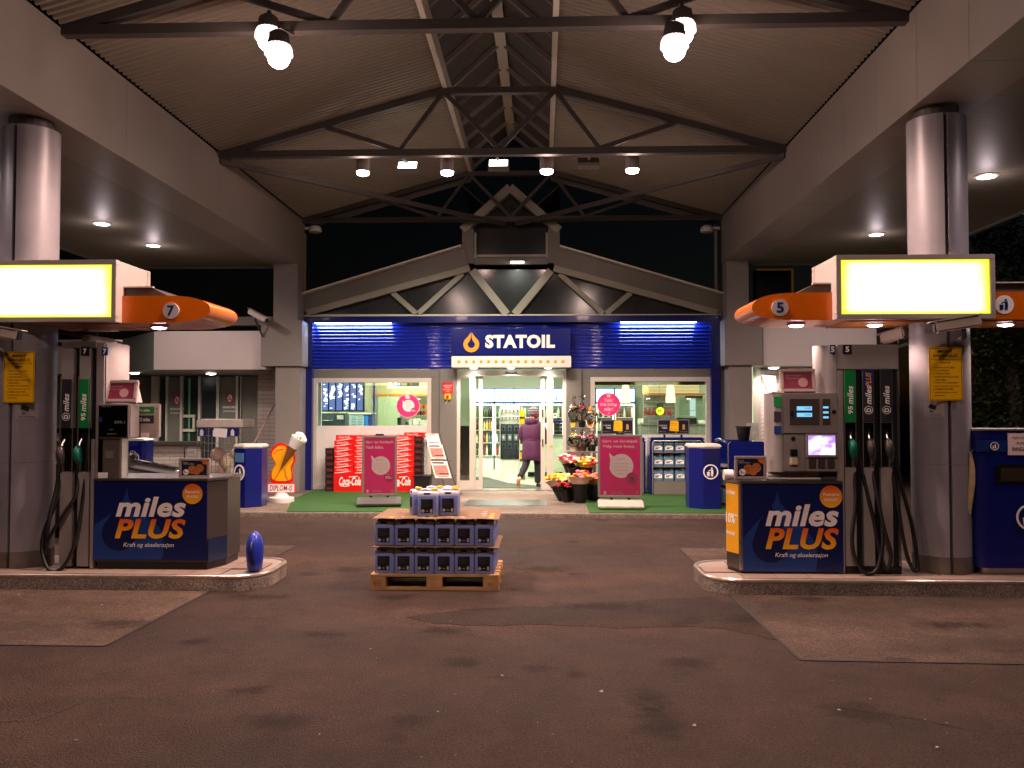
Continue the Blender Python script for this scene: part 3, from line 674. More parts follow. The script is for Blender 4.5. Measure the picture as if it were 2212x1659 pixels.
# ---- inside of the shop
yb = 24.2; ix0, ix1 = -4.95, 4.2; zc = SW+2.95
m_tile = M('pale_floor_tile', '#b9b8a6', .22, 0, .05, 2)
m_inw = M('pale_green_white_wall', '#c9cdb8', .6)
part('inner_floor', M('tile_grout', '#8c8b7d', .6), sh, B(ix0, ix1, FY+.2, yb, -.1, SW-.006))
for i in range(8):
    for j in range(17):
        x = -2.0+i*.4; y = FY+.21+j*.4
        part('floor_tile', m_tile, sh, B(x, x+.394, y, y+.394, SW-.005, SW+.002))
part('inner_floor_field', m_tile, sh, B(ix0, -2.01, FY+.21, yb, SW-.005, SW+.002), B(1.205, ix1, FY+.21, yb, SW-.005, SW+.002))
part('ceiling', m_inw, sh, B(ix0, ix1, FY+.2, yb, zc, zc+.1))
part('back_wall', m_inw, sh, B(ix0, ix1, yb, yb+.15, -.1, zc))
part('inner_wall', m_inw, sh, B(ix0-.15, ix0, FY+.2, yb, -.1, zc)); part('inner_wall', m_inw, sh, B(ix1, ix1+.15, FY+.2, yb, -.1, zc))
part('front_bulkhead', m_dark, sh, B(xL1+.01, xR0-.01, FY+.205, FY+.26, zb+.03, 3.55))
part('attic_floor', m_steel, sh, B(ix0, ix1, FY+.26, yb, zc+.12, zc+.2))
part('brown_bulkhead', M('brown_bulkhead', '#6b5a45', .6), sh, B(X(1284, FY+.6), xR1, FY+.5, FY+.6, Z(832, FY+.6), zc-.005))
for i, (x, y) in enumerate(((-4.4, 18.6), (-2.6, 18.6), (-.6, 19.2), (1.4, 18.8), (3.0, 18.8), (-3.2, 21.2), (-.6, 21.8), (2.0, 21.4))):
    t = thing('ceiling_panel_light', 'square lit panel in the shop ceiling, %s' % ('front row by the left window', 'front row left of the pink sticker', 'front row behind the door', 'front row right of the door', 'front row over the right counter', 'back row over the till', 'back row over the fridges', 'back row over the slatted wall')[i], 'ceiling light', (x, y, zc), 'ceiling panel lights inside the shop')
    part('diffuser', E('shop_panel_glow', (.95, 1, .85), 9), t, B(x-.28, x+.28, y-.28, y+.28, zc-.02, zc-.003))
    lamp('lamp_light', 'AREA', (x, y, zc-.03), 68, SHOP, t, size=.56, sy=.56)
# tall fridges along the back, light boxes over them
YF = 23.4
m_frame = M('fridge_frame_grey', '#8f9a9c', .4, .3)
m_lbox = E('fridge_light_box', (.62, .86, 1), 5.5)
bays = [(1026, 1066), (1069, 1108.5), (1111.5, 1168), (1171, 1216), (1219, 1285), (1288, 1325), (1329, 1370)]
m_bot = [M('bottle_%s' % n, c, .15, 0, .1, 30, coat=.3) for n, c in (('green', '#31502c'), ('amber', '#5a3318'), ('clear', '#c2cbb8'), ('yellow', '#b8b06a'), ('cola', '#241310'), ('blue', '#4c6478'), ('red', '#7d2c26'), ('orange', '#a5743f'))]
bprot = []
for q in m_bot:
    me = MB().lathe([(.02, 0), (.034, .006), (.034, .16), (.014, .215), (.014, .25), (.012, .258)], n=8).build('bottle', q, smooth=50)
    bprot.append(me)
nb = 0
for bi, (p0, p1) in enumerate(bays):
    x0, x1 = X(p0, YF), X(p1, YF); pos = 'bay %s from the left' % ORD[bi]
    lb = thing('fridge_light_box', 'blue white lit panel over the %s drink fridge from the left' % ORD[bi], 'light box', ((x0+x1)/2, YF, 1.9), 'lit panels over the fridges')
    part('frame', M('light_box_blue', '#1d4fb4', .4), lb, B(x0-.04, x1+.04, YF+.0, YF+.2, Z(869.5, YF), Z(839, YF)))
    part('panel', m_lbox, lb, B(x0+.0, x1, YF-.012, YF-.002, Z(867.5, YF), Z(841, YF)))
    pr = MB()
    for k in range(3):
        xx = x0+(x1-x0)*(.3+.2*k); pr.lathe([(.02, 0), (.02, .1), (.008, .14), (.008, .17)], (xx, YF-.02, Z(866, YF)), 6)
    pr.build('bottle_print', M('light_box_print', '#5b88b8', .5), lb)
    fr = thing('drink_fridge', 'glass fronted drink fridge, %s from the left at the back of the shop' % ORD[bi], 'fridge', ((x0+x1)/2, YF, SW), 'drink fridges along the back wall')
    zt_, zb_ = Z(871, YF), Z(985, YF)
    part('cabinet', m_frame, fr, B(x0-.035, x1+.035, YF+.42, YF+.7, SW+.3, zt_), B(x0-.035, x0-.005, YF, YF+.42, SW+.3, zt_), B(x1+.005, x1+.035, YF, YF+.42, SW+.3, zt_), B(x0-.035, x1+.035, YF, YF+.42, zt_-.03, zt_), B(x0-.035, x1+.035, YF, YF+.42, zb_-.05, zb_))
    part('plinth', m_white, fr, B(x0-.035, x1+.035, YF+.02, YF+.7, SW, zb_-.052))
    part('tube', E('fridge_tube', (.95, 1, .7), 26), fr, B(x0, x1, YF+.03, YF+.05, zt_-.045, zt_-.032))
    for xx in (x0+.004, x1-.016): part('side_tube', E('fridge_side_tube', (1, .95, .7), 9), fr, B(xx, xx+.012, YF+.045, YF+.06, zb_+.02, zt_-.06))
    hs = (zt_-.05-zb_)/4
    for s in range(4):
        zs = zb_+s*hs
        part('shelf', m_white, fr, B(x0, x1, YF+.04, YF+.42, zs, zs+.014))
        n = max(4, int((x1-x0)/.072)); src = {0: [0, 4, 0, 6, 2], 1: [6, 5, 4, 7, 3, 2], 2: [3, 3, 2, 7, 4], 3: [0, 2, 4, 0, 5]}[s] if bi < 2 else {0: [1, 1, 7, 0], 1: [7, 1, 7, 2], 2: [2, 1, 2, 3], 3: [1, 0, 2, 1]}[s]
        for k in range(n):
            for r_ in range(1):
                if nb >= 299: continue
                c_ = bprot[random.choice(src)].copy(); COL.objects.link(c_); nb += 1
                c_.location = (x0+.05+(x1-x0-.1)*k/(n-1), YF+.1, zs+.015); c_.scale = (1, 1, random.uniform(.88, 1.08))
                tag(c_, '%s drink bottle, %s from left, %s shelf from below, %s drink fridge' % (c_.data.materials[0].name.split('_')[1], ORD[min(k, 11)], ORD[s], ORD[bi]), 'bottle', 'bottles in the drink fridges')
for o in bprot: bpy.data.objects.remove(o)
# accessory rack behind the door
YR = 19.5; x0, x1 = X(1081, YR), X(1121.6, YR)
rk = thing('accessory_rack', 'white display rack of phone accessories inside the open door', 'display rack', ((x0+x1)/2, YR, SW))
part('base', m_white, rk, B(x0+.02, x1-.02, YR, YR+.4, SW, Z(994, YR)), bevel=.006)
part('back_panel', m_white, rk, B(x0-.01, x1+.01, YR+.03, YR+.4, Z(993, YR), Z(874, YR)))
part('side_rail', m_alup, rk, B(x0-.015, x0+.0, YR-.03, YR+.03, Z(993, YR), Z(874, YR)), B(x1, x1+.015, YR-.03, YR+.03, Z(993, YR), Z(874, YR)))
part('dark_panel', M('dark_slate_panel', '#333b44', .5), rk, B(x0+.004, x1-.004, YR+.022, YR+.029, Z(992, YR), Z(916, YR)))
m_pk = [M('pack_card_%d' % i, c, .35) for i, c in enumerate(('#46535f', '#2d3138', '#59646e', '#7d8890'))]
m_it = M('pack_item_black', '#141416', .4); m_it2 = M('pack_item_white', '#c9ccd0', .4)
rows_ = [(886, 5, .055, .08), (901.5, 5, .055, .08), (925, 3, .09, .13), (945, 3, .09, .15), (963, 3, .09, .13), (984, 3, .09, .13)]
for ri, (py, n, w, h) in enumerate(rows_):
    for k in range(n):
        xx = x0+(x1-x0)*(k+.5)/n; zz = Z(py, YR)
        t = thing('accessory_pack', 'blister pack with phone accessory, %s row from the top, %s from the left' % (ORD[ri], ORD[k]), 'blister pack', (xx, YR, zz), 'packs hanging on the accessory rack')
        part('card', m_pk[(ri) % 4] if ri > 1 else m_whitep, t, B(xx-w/2, xx+w/2, YR+.005, YR+.015, zz-h/2, zz+h/2))
        part('item', m_it2 if ri in (3,) else m_it, t, ('sphere', (xx, YR, zz-.01), 1, (w*.26, .012, h*.3), 8, 6))
# yellow stacked goods beside the rack, white chest counter behind the person
x = X(1128, 19.7)
t = thing('promo_display', 'narrow yellow and red promotion display beside the accessory rack', 'display', (x, 19.7, SW))
part('stand', m_greyd, t, B(x-.06, x+.06, 19.75, 19.95, SW, 1.6))
for k, (py, m_) in enumerate(((893, m_yel), (912, m_yel), (928, m_white), (946, m_yel), (966, m_white), (984, m_yel), (1004, m_white))):
    part('box', m_, t, B(x-.07, x+.05, 19.68, 19.745, Z(py+7, 19.7), Z(py-7, 19.7)))
x0, x1 = X(1140, 20.5), X(1290, 20.5)
t = thing('service_counter', 'white serving counter with coffee machine front to the right of the doorway', 'counter', ((x0+x1)/2, 20.5, SW))
part('front', M('counter_front', '#c8ccbc', .5), t, B(x0, x1, 20.5, 21.1, SW+.12, 1.02)); part('kick', m_dark, t, B(x0, x1, 20.55, 21.1, SW, SW+.12))
part('top', m_steelb, t, B(x0-.02, x1+.02, 20.46, 21.12, 1.022, 1.06))
part('cold_display', E('cold_display_glow', (.7, .9, 1), 2.6), t, B(X(1176, 20.6), X(1196, 20.6), 20.6, 20.62, 1.07, 1.34))
part('cold_display_top', m_blue, t, B(X(1174, 20.6), X(1216, 20.6), 20.58, 20.9, 1.345, 1.40))
b = MB()
for i in range(3):
    for j in range(3): b.box(X(1198+i*6, 20.6), X(1203+i*6, 20.6), 20.6, 20.7, 1.07+j*.09, 1.145+j*.09)
b.build('dark_racks', m_black, t)
# door mat inside
b = MB(); pts = [(X(1042, 19.9), 20.6), (X(1060, 18.2), 17.55), (.12, 17.5), (.2, 18.3)]
t = thing('floor_mat', 'grey ribbed floor mat just inside the open door', 'mat', (-.6, 18, SW))
part('mat', M('grey_mat', '#4d4c47', .95, 0, .2, 20, .6, 120), t, ('prismz', [(-1.3, 17.5), (.15, 17.42), (-.15, 18.1), (-.75, 18.7), (-1.35, 20.3), (-1.75, 20.2)], SW+.003, SW+.014))
# ---- behind the left window
yq = 20.6
t = thing('menu_screen_wall', 'glowing blue white menu screen wall behind the left window', 'screen', (X(722, 19), 19, 1.2))
m_scr = E('menu_screen_blue', (.22, .32, .75), .9); m_scr2 = E('menu_screen_white', (.75, .92, 1), 2.6)
ang = R(38); sx, sy = X(694, 18.3), 18.3
part('casing', m_black, t, ('bar', (sx, sy+.06, Z(856, 18.3)), (sx+1.0*math.cos(ang), sy+1.0*math.sin(ang)+.06, Z(856, 18.3)), .05, .66))
for k in range(6):
    a = (.02+k*.165); c_ = a+.128
    p = lambda s_, dz_=0: (sx+s_*math.cos(ang), sy+s_*math.sin(ang), Z(856, 18.3)+dz_)
    sc_ = part('screen', m_scr, t, ('bar', p(a), p(c_), .012, .60))
    pr = MB(); of = Vector((math.sin(ang), -math.cos(ang), 0))*.009
    for q in range(9):
        dz_ = random.uniform(-.27, .27); s0 = a+random.uniform(.005, .07); hh = random.choice((.015, .02, .05, .09))
        pr.bar(Vector(p(s0, dz_))+of, Vector(p(min(c_-.004, s0+random.uniform(.03, .09)), dz_+random.uniform(-.03, .03)))+of, .003, hh)
    pr.build('screen_print', m_scr2, sc_)
part('partition_wall', M('cream_wall', '#b9b59d', .6), sh, B(X(748, yq), X(806, yq), yq, yq+.12, SW, zc-.01))
part('blue_post', m_blue, sh, B(X(806.5, yq-.1), X(810, yq-.1), yq-.12, yq+.12, SW, zc-.01))
part('hinge_post', m_white, sh, B(X(686, FY+.45), X(695, FY+.45), FY+.4, FY+.45, SW, zc-.01))
t = thing('prep_counter', 'dark blue grey work counter under the menu screens', 'counter', (X(720, 18.9), 18.9, SW))
part('body', M('slate_counter', '#3d4a58', .5), t, B(X(690, 18.9), X(745, 18.9), 18.9, 19.3, SW, Z(893, 18.9)), bevel=.01)
part('notice', m_whitep, t, B(X(728, 18.9), X(742, 18.9), 18.89, 18.897, Z(906, 18.9), Z(897, 18.9)))
part('shelf_board', m_white, t, B(X(693, 18.7), X(714, 18.7), 18.7, 18.9, Z(909, 18.7), Z(908, 18.7)))
x0, x1 = X(755, 19.6), X(785.6, 19.6)
t = thing('freezer_cabinet', 'pale freezer cabinet with grilled front and blue side panel', 'freezer', ((x0+x1)/2, 19.6, SW))
part('cabinet', M('pale_blue_grey', '#a9bfc6', .4), t, B(x0, x1, 19.6, 20.2, SW, Z(895, 19.6)), bevel=.01)
part('lid', m_whitep, t, B(x0-.04, X(802, 19.6), 19.58, 20.2, Z(894.5, 19.6), Z(892.5, 19.6)))
for k in range(2):
    for q in range(9): part('grille_slot', M('grille_grey', '#8397a0', .5), t, B(x0+.05+k*.15, x0+.155+k*.15, 19.594, 19.6, 1.02+q*.058, 1.05+q*.058))
part('blue_panel', M('bright_blue_panel', '#2f74c8', .4), t, B(X(786, 19.6), X(795, 19.6), 19.61, 20.1, SW, Z(895, 19.6)))
part('blue_poster', m_navyl, t, B(X(795.5, 19.6), X(803, 19.6), 19.62, 20.0, SW, Z(893, 19.6)))
part('wood_band', M('orange_wood_band', '#c07a34', .5), sh, B(X(811, 22.0), X(925, 22.0), 21.95, 22.1, Z(856, 22), Z(851.5, 22)))
part('band_wall', M('cream_band', '#b9ae84', .5), sh, B(X(811, 22.0), X(925, 22.0), 22.0, 22.15, Z(851.4, 22), zc-.01))
part('green_partition', M('pale_green_panel', '#b3bea0', .6), sh, B(X(815, 21.9), X(862, 21.9), 21.95, 22.1, SW, Z(856.5, 22)))
t = thing('wall_shelf_goods', 'high shelf with folded blue and olive goods seen through the left window', 'shelf', (X(870, 19.5), 19.5, 2.3))
part('shelf', m_white, t, B(X(836, 19.5), X(925, 19.5), 19.5, 19.8, Z(838.5, 19.5), Z(834.5, 19.5)))
for a, c, m_ in ((838, 848, m_white), (850, 856, m_inw), (856.5, 864, M('denim_blue', '#7fa3b5', .7)), (866, 880, M('olive_fabric', '#6d6b45', .8)), (882, 903, M('dark_olive', '#4c4c3a', .7))):
    part('folded_goods', m_, t, B(X(a, 19.55), X(c, 19.55), 19.55, 19.75, Z(834, 19.5), Z(822, 19.5)), bevel=.01)
t = thing('till_counter', 'till counter with scales and baskets behind the left window', 'counter', (X(895, 19), 19, SW))
part('counter', m_white, t, B(X(860, 19), X(925, 19), 19, 19.6, SW, Z(919, 19)))
for a, c, q, m_ in ((858, 866, 902, m_black), (866, 876, 904, m_greyd), (882, 890, 906, m_alup), (892, 905, 905, m_white), (906, 923, 908, m_inw), (868, 884, 912, m_black)):
    part('equipment', m_, t, B(X(a, 19.1), X(c, 19.1), 19.1+.001*a/10-.08, 19.4, Z(919, 19)+.002, Z(q, 19.1)), bevel=.012)
t = thing('snack_shelf', 'shelf of yellow, orange and red snack bags behind the pink window sticker', 'shelf', (X(913, 20.5), 20.5, 1.4))
for py in (883, 897, 909): part('shelf_board', m_white, t, B(X(898, 20.5), X(926, 20.5), 20.5, 20.8, Z(py+1, 20.5), Z(py, 20.5)))
for k in range(8):
    px = 900+(k % 4)*6; py = 883 if k < 4 else 897
    part('snack_bag', (m_yel, m_orangep, m_red, m_yel, m_red, m_pk[1], m_red, m_orangep)[k], t, B(X(px, 20.5), X(px+5, 20.5), 20.52, 20.6, Z(py, 20.5), Z(py-9, 20.5)), bevel=.015)
# ---- behind the right window
for px, Y, lb in ((1448.5, 18.3, 'glowing pendant lamp nearer the right end of the right window'), (1351.5, 18.6, 'glowing pendant lamp above the pink window sticker')):
    x = X(px, Y); z0 = Z(870, Y); z1 = Z(831, Y)
    t = thing('pendant_lamp', lb, 'pendant lamp', (x, Y, z0), 'pendant lamps behind the right window')
    part('shade', E('pendant_glow', (1, .78, .36), 3.0), t, ('lathe', [(.10, 0), (.10, .1), (.085, .26), (.062, z1-z0), (.01, z1-z0+.01)], (x, Y, z0), 20), smooth=50)
    part('cord', m_black, t, ('cyl', (x, Y, z1), (x, Y, zc-.01), .006, 6))
m_shut = M('grey_shutter', '#6f6d62', .5)
b = MB(); x0, x1 = X(1390, 22), X(1458, 22)
for k in range(11): b.box(x0, x1, 22.0+(k % 2)*.02, 22.1, .95+k*.115, .95+k*.115+.105)
b.build('slatted_wall', m_shut, sh)
part('orange_band', M('orange_wood_band', '#c07a34', .5), sh, B(X(1390, 21.8), X(1526, 21.8), 21.78, 21.9, Z(854, 21.8), Z(850.5, 21.8)))
part('yellow_panel', M('cream_band', '#b9ae84', .5), sh, B(X(1389, 21.8), X(1512, 21.8), 21.8, 21.9, Z(850.4, 21.8), Z(832, 21.8)))
b = MB()
for k in range(6): b.box(X(1400, 21.75), X(1511, 21.75), 21.74, 21.78, Z(849-k*3, 21.8), Z(847.5-k*3, 21.8))
b.build('lit_louvre', E('lit_louvre_glow', (1, .85, .42), 1.1), sh)
t = thing('back_room_door', 'pale green open door to a lit back room behind the right window', 'door', (X(1500, 22.4), 22.4, SW))
part('door_leaf', M('pale_green_door', '#9fb0a0', .5), t, B(X(1468, 22.4), X(1488, 22.4), 22.4, 22.45, SW, Z(858, 22.4)))
part('door_leaf', M('pale_green_door', '#9fb0a0', .5), t, B(X(1504, 22.4), X(1518, 22.4), 22.4, 22.45, SW, Z(858, 22.4)))
part('lintel', m_steel, t, B(X(1480, 22.4), X(1518, 22.4), 22.36, 22.39, Z(860, 22.4), Z(855, 22.4)))
for k, py in enumerate((868, 880, 893)): part('paper', E('back_room_glow', (.75, 1, .9), .9), t, B(X(1490, 22.5), X(1502, 22.5), 22.47, 22.49, Z(py+6, 22.5), Z(py-6, 22.5)))  # emissive sheets stand in for light from the back room
t = thing('serving_counter', 'grey counter with hot dog machine and baskets behind the right window', 'counter', (X(1440, 20), 20, SW))
part('body', m_greyd, t, B(X(1385, 20), X(1530, 20), 20, 20.7, SW, Z(918, 20)))
part('counter_top', m_steelb, t, B(X(1383, 20), X(1532, 20), 19.97, 20.72, Z(917.8, 20), Z(916, 20)))
for a, c, q, m_ in ((1380, 1391, 904, m_alup), (1396, 1420, 905, m_alup), (1393, 1456, 899, m_steelb), (1463, 1505, 902, m_black), (1508, 1524, 908, m_white), (1475, 1500, 899, m_greyd)):
    part('machine', m_, t, B(X(a, 20.2), X(c, 20.2), 20.1+.0007*a/10, 20.5, Z(915.8, 20), Z(q, 20.2)), bevel=.012)
for k in range(7): part('red_bottle', m_bot[6], t, ('lathe', [(.04, 0), (.045, .02), (.045, .1), (.02, .15), (.02, .18)], (X(1396+k*9, 20.4), 20.55, Z(897.5, 20.2)), 8))
x, z = U(1426, 886, 19.7)
t = thing('price_tag', 'hanging dark price card with round yellow price disc behind the right window', 'price tag', (x, 19.7, z))
part('card', m_black, t, B(x-.07, x+.07, 19.71, 19.715, z-.1, z+.16)); part('disc', M('lime_yellow', '#cfd21a', .5, emit=.25), t, ('disc', x+.0, z-.02, .09, 19.7, 19.709))
part('lettering', m_black, t, ('text', '54,-', x-.06, x+.06, z-.05, z+.015, 19.697, .02))
part('hanger', m_steel, t, ('cyl', (x, 19.71, z+.16), (x-.06, 19.71, zc-.01), .004, 5))
for px, py, Y, w, h, lb in ((1272, 893, 18.2, .2, .16, 'green leaflets'), (1345, 897, 18.0, .26, .2, 'pink leaflet')):
    pass
# stickers on the panes
def sticker(px, py, r, lb):
    x, z = U(px, py, FY); y = FY+.024
    t = thing('window_sticker', lb, 'sticker', (x, y, z-r), 'round magenta window stickers')
    part('rim', m_pinkw, t, ('disc', x, z, r, y+.002, y+.005, 40)); part('disc', m_pink, t, ('disc', x, z, r*.965, y-.001, y+.002, 40))
    return t, x, z, y
t, x, z, y = sticker(881, 876.5, .235, 'round magenta sticker with white cup shape on the left window pane')
part('speech_shape', m_whitep, t, ('prism', arc(x+.01, z-.0, .12, -200, 140, 24)+[(x-.115, z+.12)], y-.003, y-.0012))
part('price_disc', M('magenta_light', '#cf2f6e', .4), t, ('disc', x+.12, z-.1, .065, y-.006, y-.0035, 20))
part('lettering', m_pinkw, t, ('text', '50,-', x+.075, x+.165, z-.125, z-.075, y-.008, .02), ('text', 'STØTT', x-.04, x+.06, z+.06, z+.085, y-.003), ('prism', [(x+.05*k-.11, z+.18+.03*((k*7) % 3)) for k in (1, 2, 3)]+[(x+.03, z+.14), (x-.05, z+.14)], y-.003, y-.0012))
part('print_lines', M('grey_pink_print', '#b98f9a', .5), t, ('text', 'STØTT', x-.04, x+.05, z+.06, z+.08, y-.0036), ('text', 'kreftforeningen', x-.07, x+.09, z+.02, z+.04, y-.0036), ('text', 'rosa sløyfe', x-.06, x+.08, z-.02, z, y-.0036), ('text', '10 kroner', x-.04, x+.06, z-.07, z-.05, y-.0036))
t, x, z, y = sticker(1315, 873.5, .232, 'round magenta sticker thanking for donations on the right window pane')
part('lettering', m_pinkw, t, ('text', 'Takk!', x-.09, x+.09, z+.05, z+.115, y-.004, .012, .25), ('text', 'Ditt bidrag', x-.17, x+.17, z-.045, z+.03, y-.004, .012, .25), ('text', 'teller!', x-.09, x+.09, z-.125, z-.055, y-.004, .012, .25))
b = MB().ring(x, z+.175, .012, .024, y-.004, y-.002, 12)
for k in range(5): b.disc(x+.035*math.cos(k*1.257+1.57), z+.175+.035*math.sin(k*1.257+1.57), .012, y-.004, y-.002, 10)
b.bar((x-.02, y-.003, z-.2), (x+.02, y-.003, z-.15), .002, .008); b.build('flower_print', m_pinkw, t)
# ================================================================== annexes left and right of the shop
m_brick = M('white_painted_brick', '#c9bfb6', .6, 0, .07, 3); m_mort = M('brick_joint', '#8f857d', .9)
def bricks(parent, x0, x1, y, z0, z1, lim, bw=.25, bh=.083):
    """wall front at y facing the viewer: recessed joint sheet, bricks proud of it"""
    part('mortar', m_mort, parent, B(x0, x1, y+.006, y+.2, z0, z1))
    proto = None; n = 0; z = z0; r = 0
    while z+bh*.6 < z1:
        x = x0-(bw/2 if r % 2 else 0)
        while x < x1-.02 and n < lim:
            a, c = max(x, x0), min(x+bw-.01, x1)
            if c-a > .03:
                full = c-a > bw-.02
                if full and proto:
                    o = proto.copy(); COL.objects.link(o); o.location = Vector((a, y+random.uniform(-.003, .002), z))-ORG[parent]
                else:
                    m = MB().box(0, c-a, 0, .1, 0, bh-.01)
                    ORG['tmp'] = Vector((0, 0, 0)); me = m.build('brick', m_brick); me.parent = parent; me.data.transform(Matrix.Translation(ORG[me]))
                    me.location = Vector((a, y, z))-ORG[parent]
                    o = me
                    if full: proto = o
                n += 1
            x += bw
        z += bh; r += 1
m_fasw = M('white_fascia', '#d8d0c8', .5, 0, .03, 1)
la = thing('left_annex', 'low white annex with dark glazed doors and no smoking signs left of the shop', 'building', (-7.6, 18, SW))
YA = 16.75
xc, xe = X(331, YA), X(586, YA)
zt, zb = Z(713, YA), Z(797, YA)
part('fascia_panel', m_fasw, la, ('prismz', [(xc, YA), (xe, YA), (xe, YA+.12), (xc, YA+.12)], zb, zt))
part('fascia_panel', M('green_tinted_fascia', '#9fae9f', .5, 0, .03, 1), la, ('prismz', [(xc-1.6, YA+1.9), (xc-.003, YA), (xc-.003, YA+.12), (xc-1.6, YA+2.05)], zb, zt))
part('fascia_panel', m_fasw, la, ('prismz', [(-16, YA+1.92), (xc-1.603, YA+1.92), (xc-1.603, YA+2.05), (-16, YA+2.05)], zb, zt))
part('soffit', m_greyd, la, ('prismz', [(-16, 20.2), (-16, YA+2.06), (xc-1.6, YA+2.06), (xc+.02, YA+.125), (xe, YA+.125), (xe, 20.2)], zb+.01, zb+.06))
part('parapet', m_fasw, la, B(-16, X(590, 18.2), 18.1, 18.3, Z(702, 18.2), Z(683, 18.2)))
part('roof', m_steel, la, B(-16, X(590, 18.2), YA+2.1, 24, zt-.2, zt-.05))
YB = 20.0
zt2 = zb+.0
m_dg = M('dark_door_glass', '#30383a', .2, 0, .2, 1); m_dgr = M('dark_green_glass', '#26332d', .2, 0, .2, 1)
part('back_wall', m_greyd, la, B(-16, X(600, YB), YB+.08, YB+.2, SW, zt2))
xs = [330, 345, 392, 397, 407, 434, 475, 477, 517, 522, 562]
def dp(name, a, c, z0, z1, mt, y=YB, t=.05): return part(name, mt, la, B(X(a, y), X(c, y), y-t, y+.02, z0, z1), bevel=.004)
for a, c in ((330, 345), (361, 365), (392, 397), (431, 436), (470, 476), (512, 517), (521.5, 523)): dp('frame_post', a, c, SW, zt2, m_alup, t=.1)
for a, c, m_ in ((345.5, 360.5, m_dg), (365.5, 391.5, m_greyd), (397.5, 430.5, m_dgr), (436.5, 469.5, m_dg), (476.5, 511.5, m_greyd), (523.5, 561, m_greyd)): dp('door_panel', a, c, SW+.02, zt2-.02, m_, t=.03)
dp('green_strip', 408, 412, SW+.5, zt2-.05, M('green_lit_strip', '#5c8a70', .4, emit=.06), t=.04)
for py in (899, 930): dp('hatch_rail', 397.5, 424, Z(py+3, YB), Z(py-3, YB), m_alup, t=.09)
dp('hatch_rail', 419, 423.5, Z(926.5, YB), Z(902.5, YB), m_alup, t=.09)
for px, py in ((382, 864), (496.5, 860)):
    x, z = U(px, py, YB-.07)
    s = part('no_smoking_sign', m_red, la, ('ring', x, z, .085, .115, YB-.065, YB-.055, 24, .62)); part('disc', m_whitep, s, ('disc', x, z, .09, YB-.06, YB-.054, 24, .62))
    part('bar', m_red, s, ('bar', (x-.045, YB-.064, z+.07), (x+.045, YB-.064, z-.07), .006, .022)); part('cigarette', m_black, s, B(x-.04, x+.035, YB-.063, YB-.061, z-.035, z-.018))
    part('lettering', m_whitep, s, ('text', 'RØYKING FORBUDT', x-.17, x+.17, z-.24, z-.185, YB-.056, .02)); part('lettering', m_whitep, s, ('text', 'på bensinstasjon', x-.15, x+.15, z-.335, z-.28, YB-.056, .02))
# low brick wall with dark ledge and the brick pillar at the shop corner
x0, x1 = X(300, 18.7), X(436, 18.7)
lw = thing('low_brick_wall', 'low white brick wall with a dark ledge in front of the annex doors', 'wall', ((x0+x1)/2, 18.7, SW))
bricks(lw, x0, x1, 18.6, SW, .88, 230)
part('ledge', M('dark_ledge', '#3a3432', .6), lw, B(x0-.05, x1+.05, 18.5, 18.95, .885, .96), bevel=.01)
x0, x1 = X(560, 17.6), X(606, 17.6)
part('white_pier', m_brick, la, B(x0, x1, 17.6+.01, 19, SW, zb))
bp = thing('brick_pier', 'white brick pier between the annex and the shop pillar', 'pier', ((x0+x1)/2, 17.6, SW))
bricks(bp, x0, x1, 17.5, SW, zb-.01, 170)
for i, (px, py, Y) in enumerate(((290, 807.5, 17.9), (455, 811, 18.3))):
    x = X(px, Y); t = thing('annex_downlight', 'round downlight under the annex fascia, %s one' % ('left' if i == 0 else 'right'), 'downlight', (x, Y, zb), 'annex downlights')
    part('rim', m_alup, t, ('lathe', [(.13, .01), (.13, -.01), (.10, -.015), (.1, .01)], (x, Y, zb+.0), 20))
    part('bulb', E('annex_glow', (1, .93, .88), 18), t, ('lathe', [(.10, 0), (.09, -.03), (.03, -.04)], (x, Y, zb), 20))
    lamp('lamp_light', 'SPOT', (x, Y, zb-.07), 110, WARM, t, 160, .6, .08)
# right annex
ra = thing('right_annex', 'low annex with pale fascia and pink lit white brick wall right of the shop', 'building', (5.5, 18, SW))
YA = 16.6
x0, x1 = X(1650, YA), X(1895, YA); zt, zb2 = Z(700, YA), Z(791, YA)
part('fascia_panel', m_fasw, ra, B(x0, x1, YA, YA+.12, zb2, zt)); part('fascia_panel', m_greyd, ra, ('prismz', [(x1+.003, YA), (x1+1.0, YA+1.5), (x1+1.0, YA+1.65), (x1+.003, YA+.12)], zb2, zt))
part('soffit', m_greyd, ra, B(x0, x1, YA+.121, 20, zb2+.01, zb2+.06)); part('roof', m_steel, ra, B(x0, x1+1, YA+1.7, 23, zt-.15, zt))
part('side_wall', m_fasw, ra, B(x1-1.2, x1+.8, 18.6, 18.8, SW, zb2))
rw = thing('brick_wall', 'white brick wall beside the grey pillar, behind the blue rack', 'wall', (5, 17.6, SW))
bricks(rw, X(1627, 17.6), X(1702, 17.6), 17.6, SW, zb2, 300)
part('wall_field', m_brick, rw, B(X(1702.5, 17.6), x1-.8, 17.6, 17.8, SW, zb2))
x, z = U(1660, 850, 17.2)
part('red_edge_trim', M('rust_trim', '#5e2a22', .6), rw, B(X(1626, 17.4), X(1628, 17.4), 17.4, 17.6, SW, zb2))
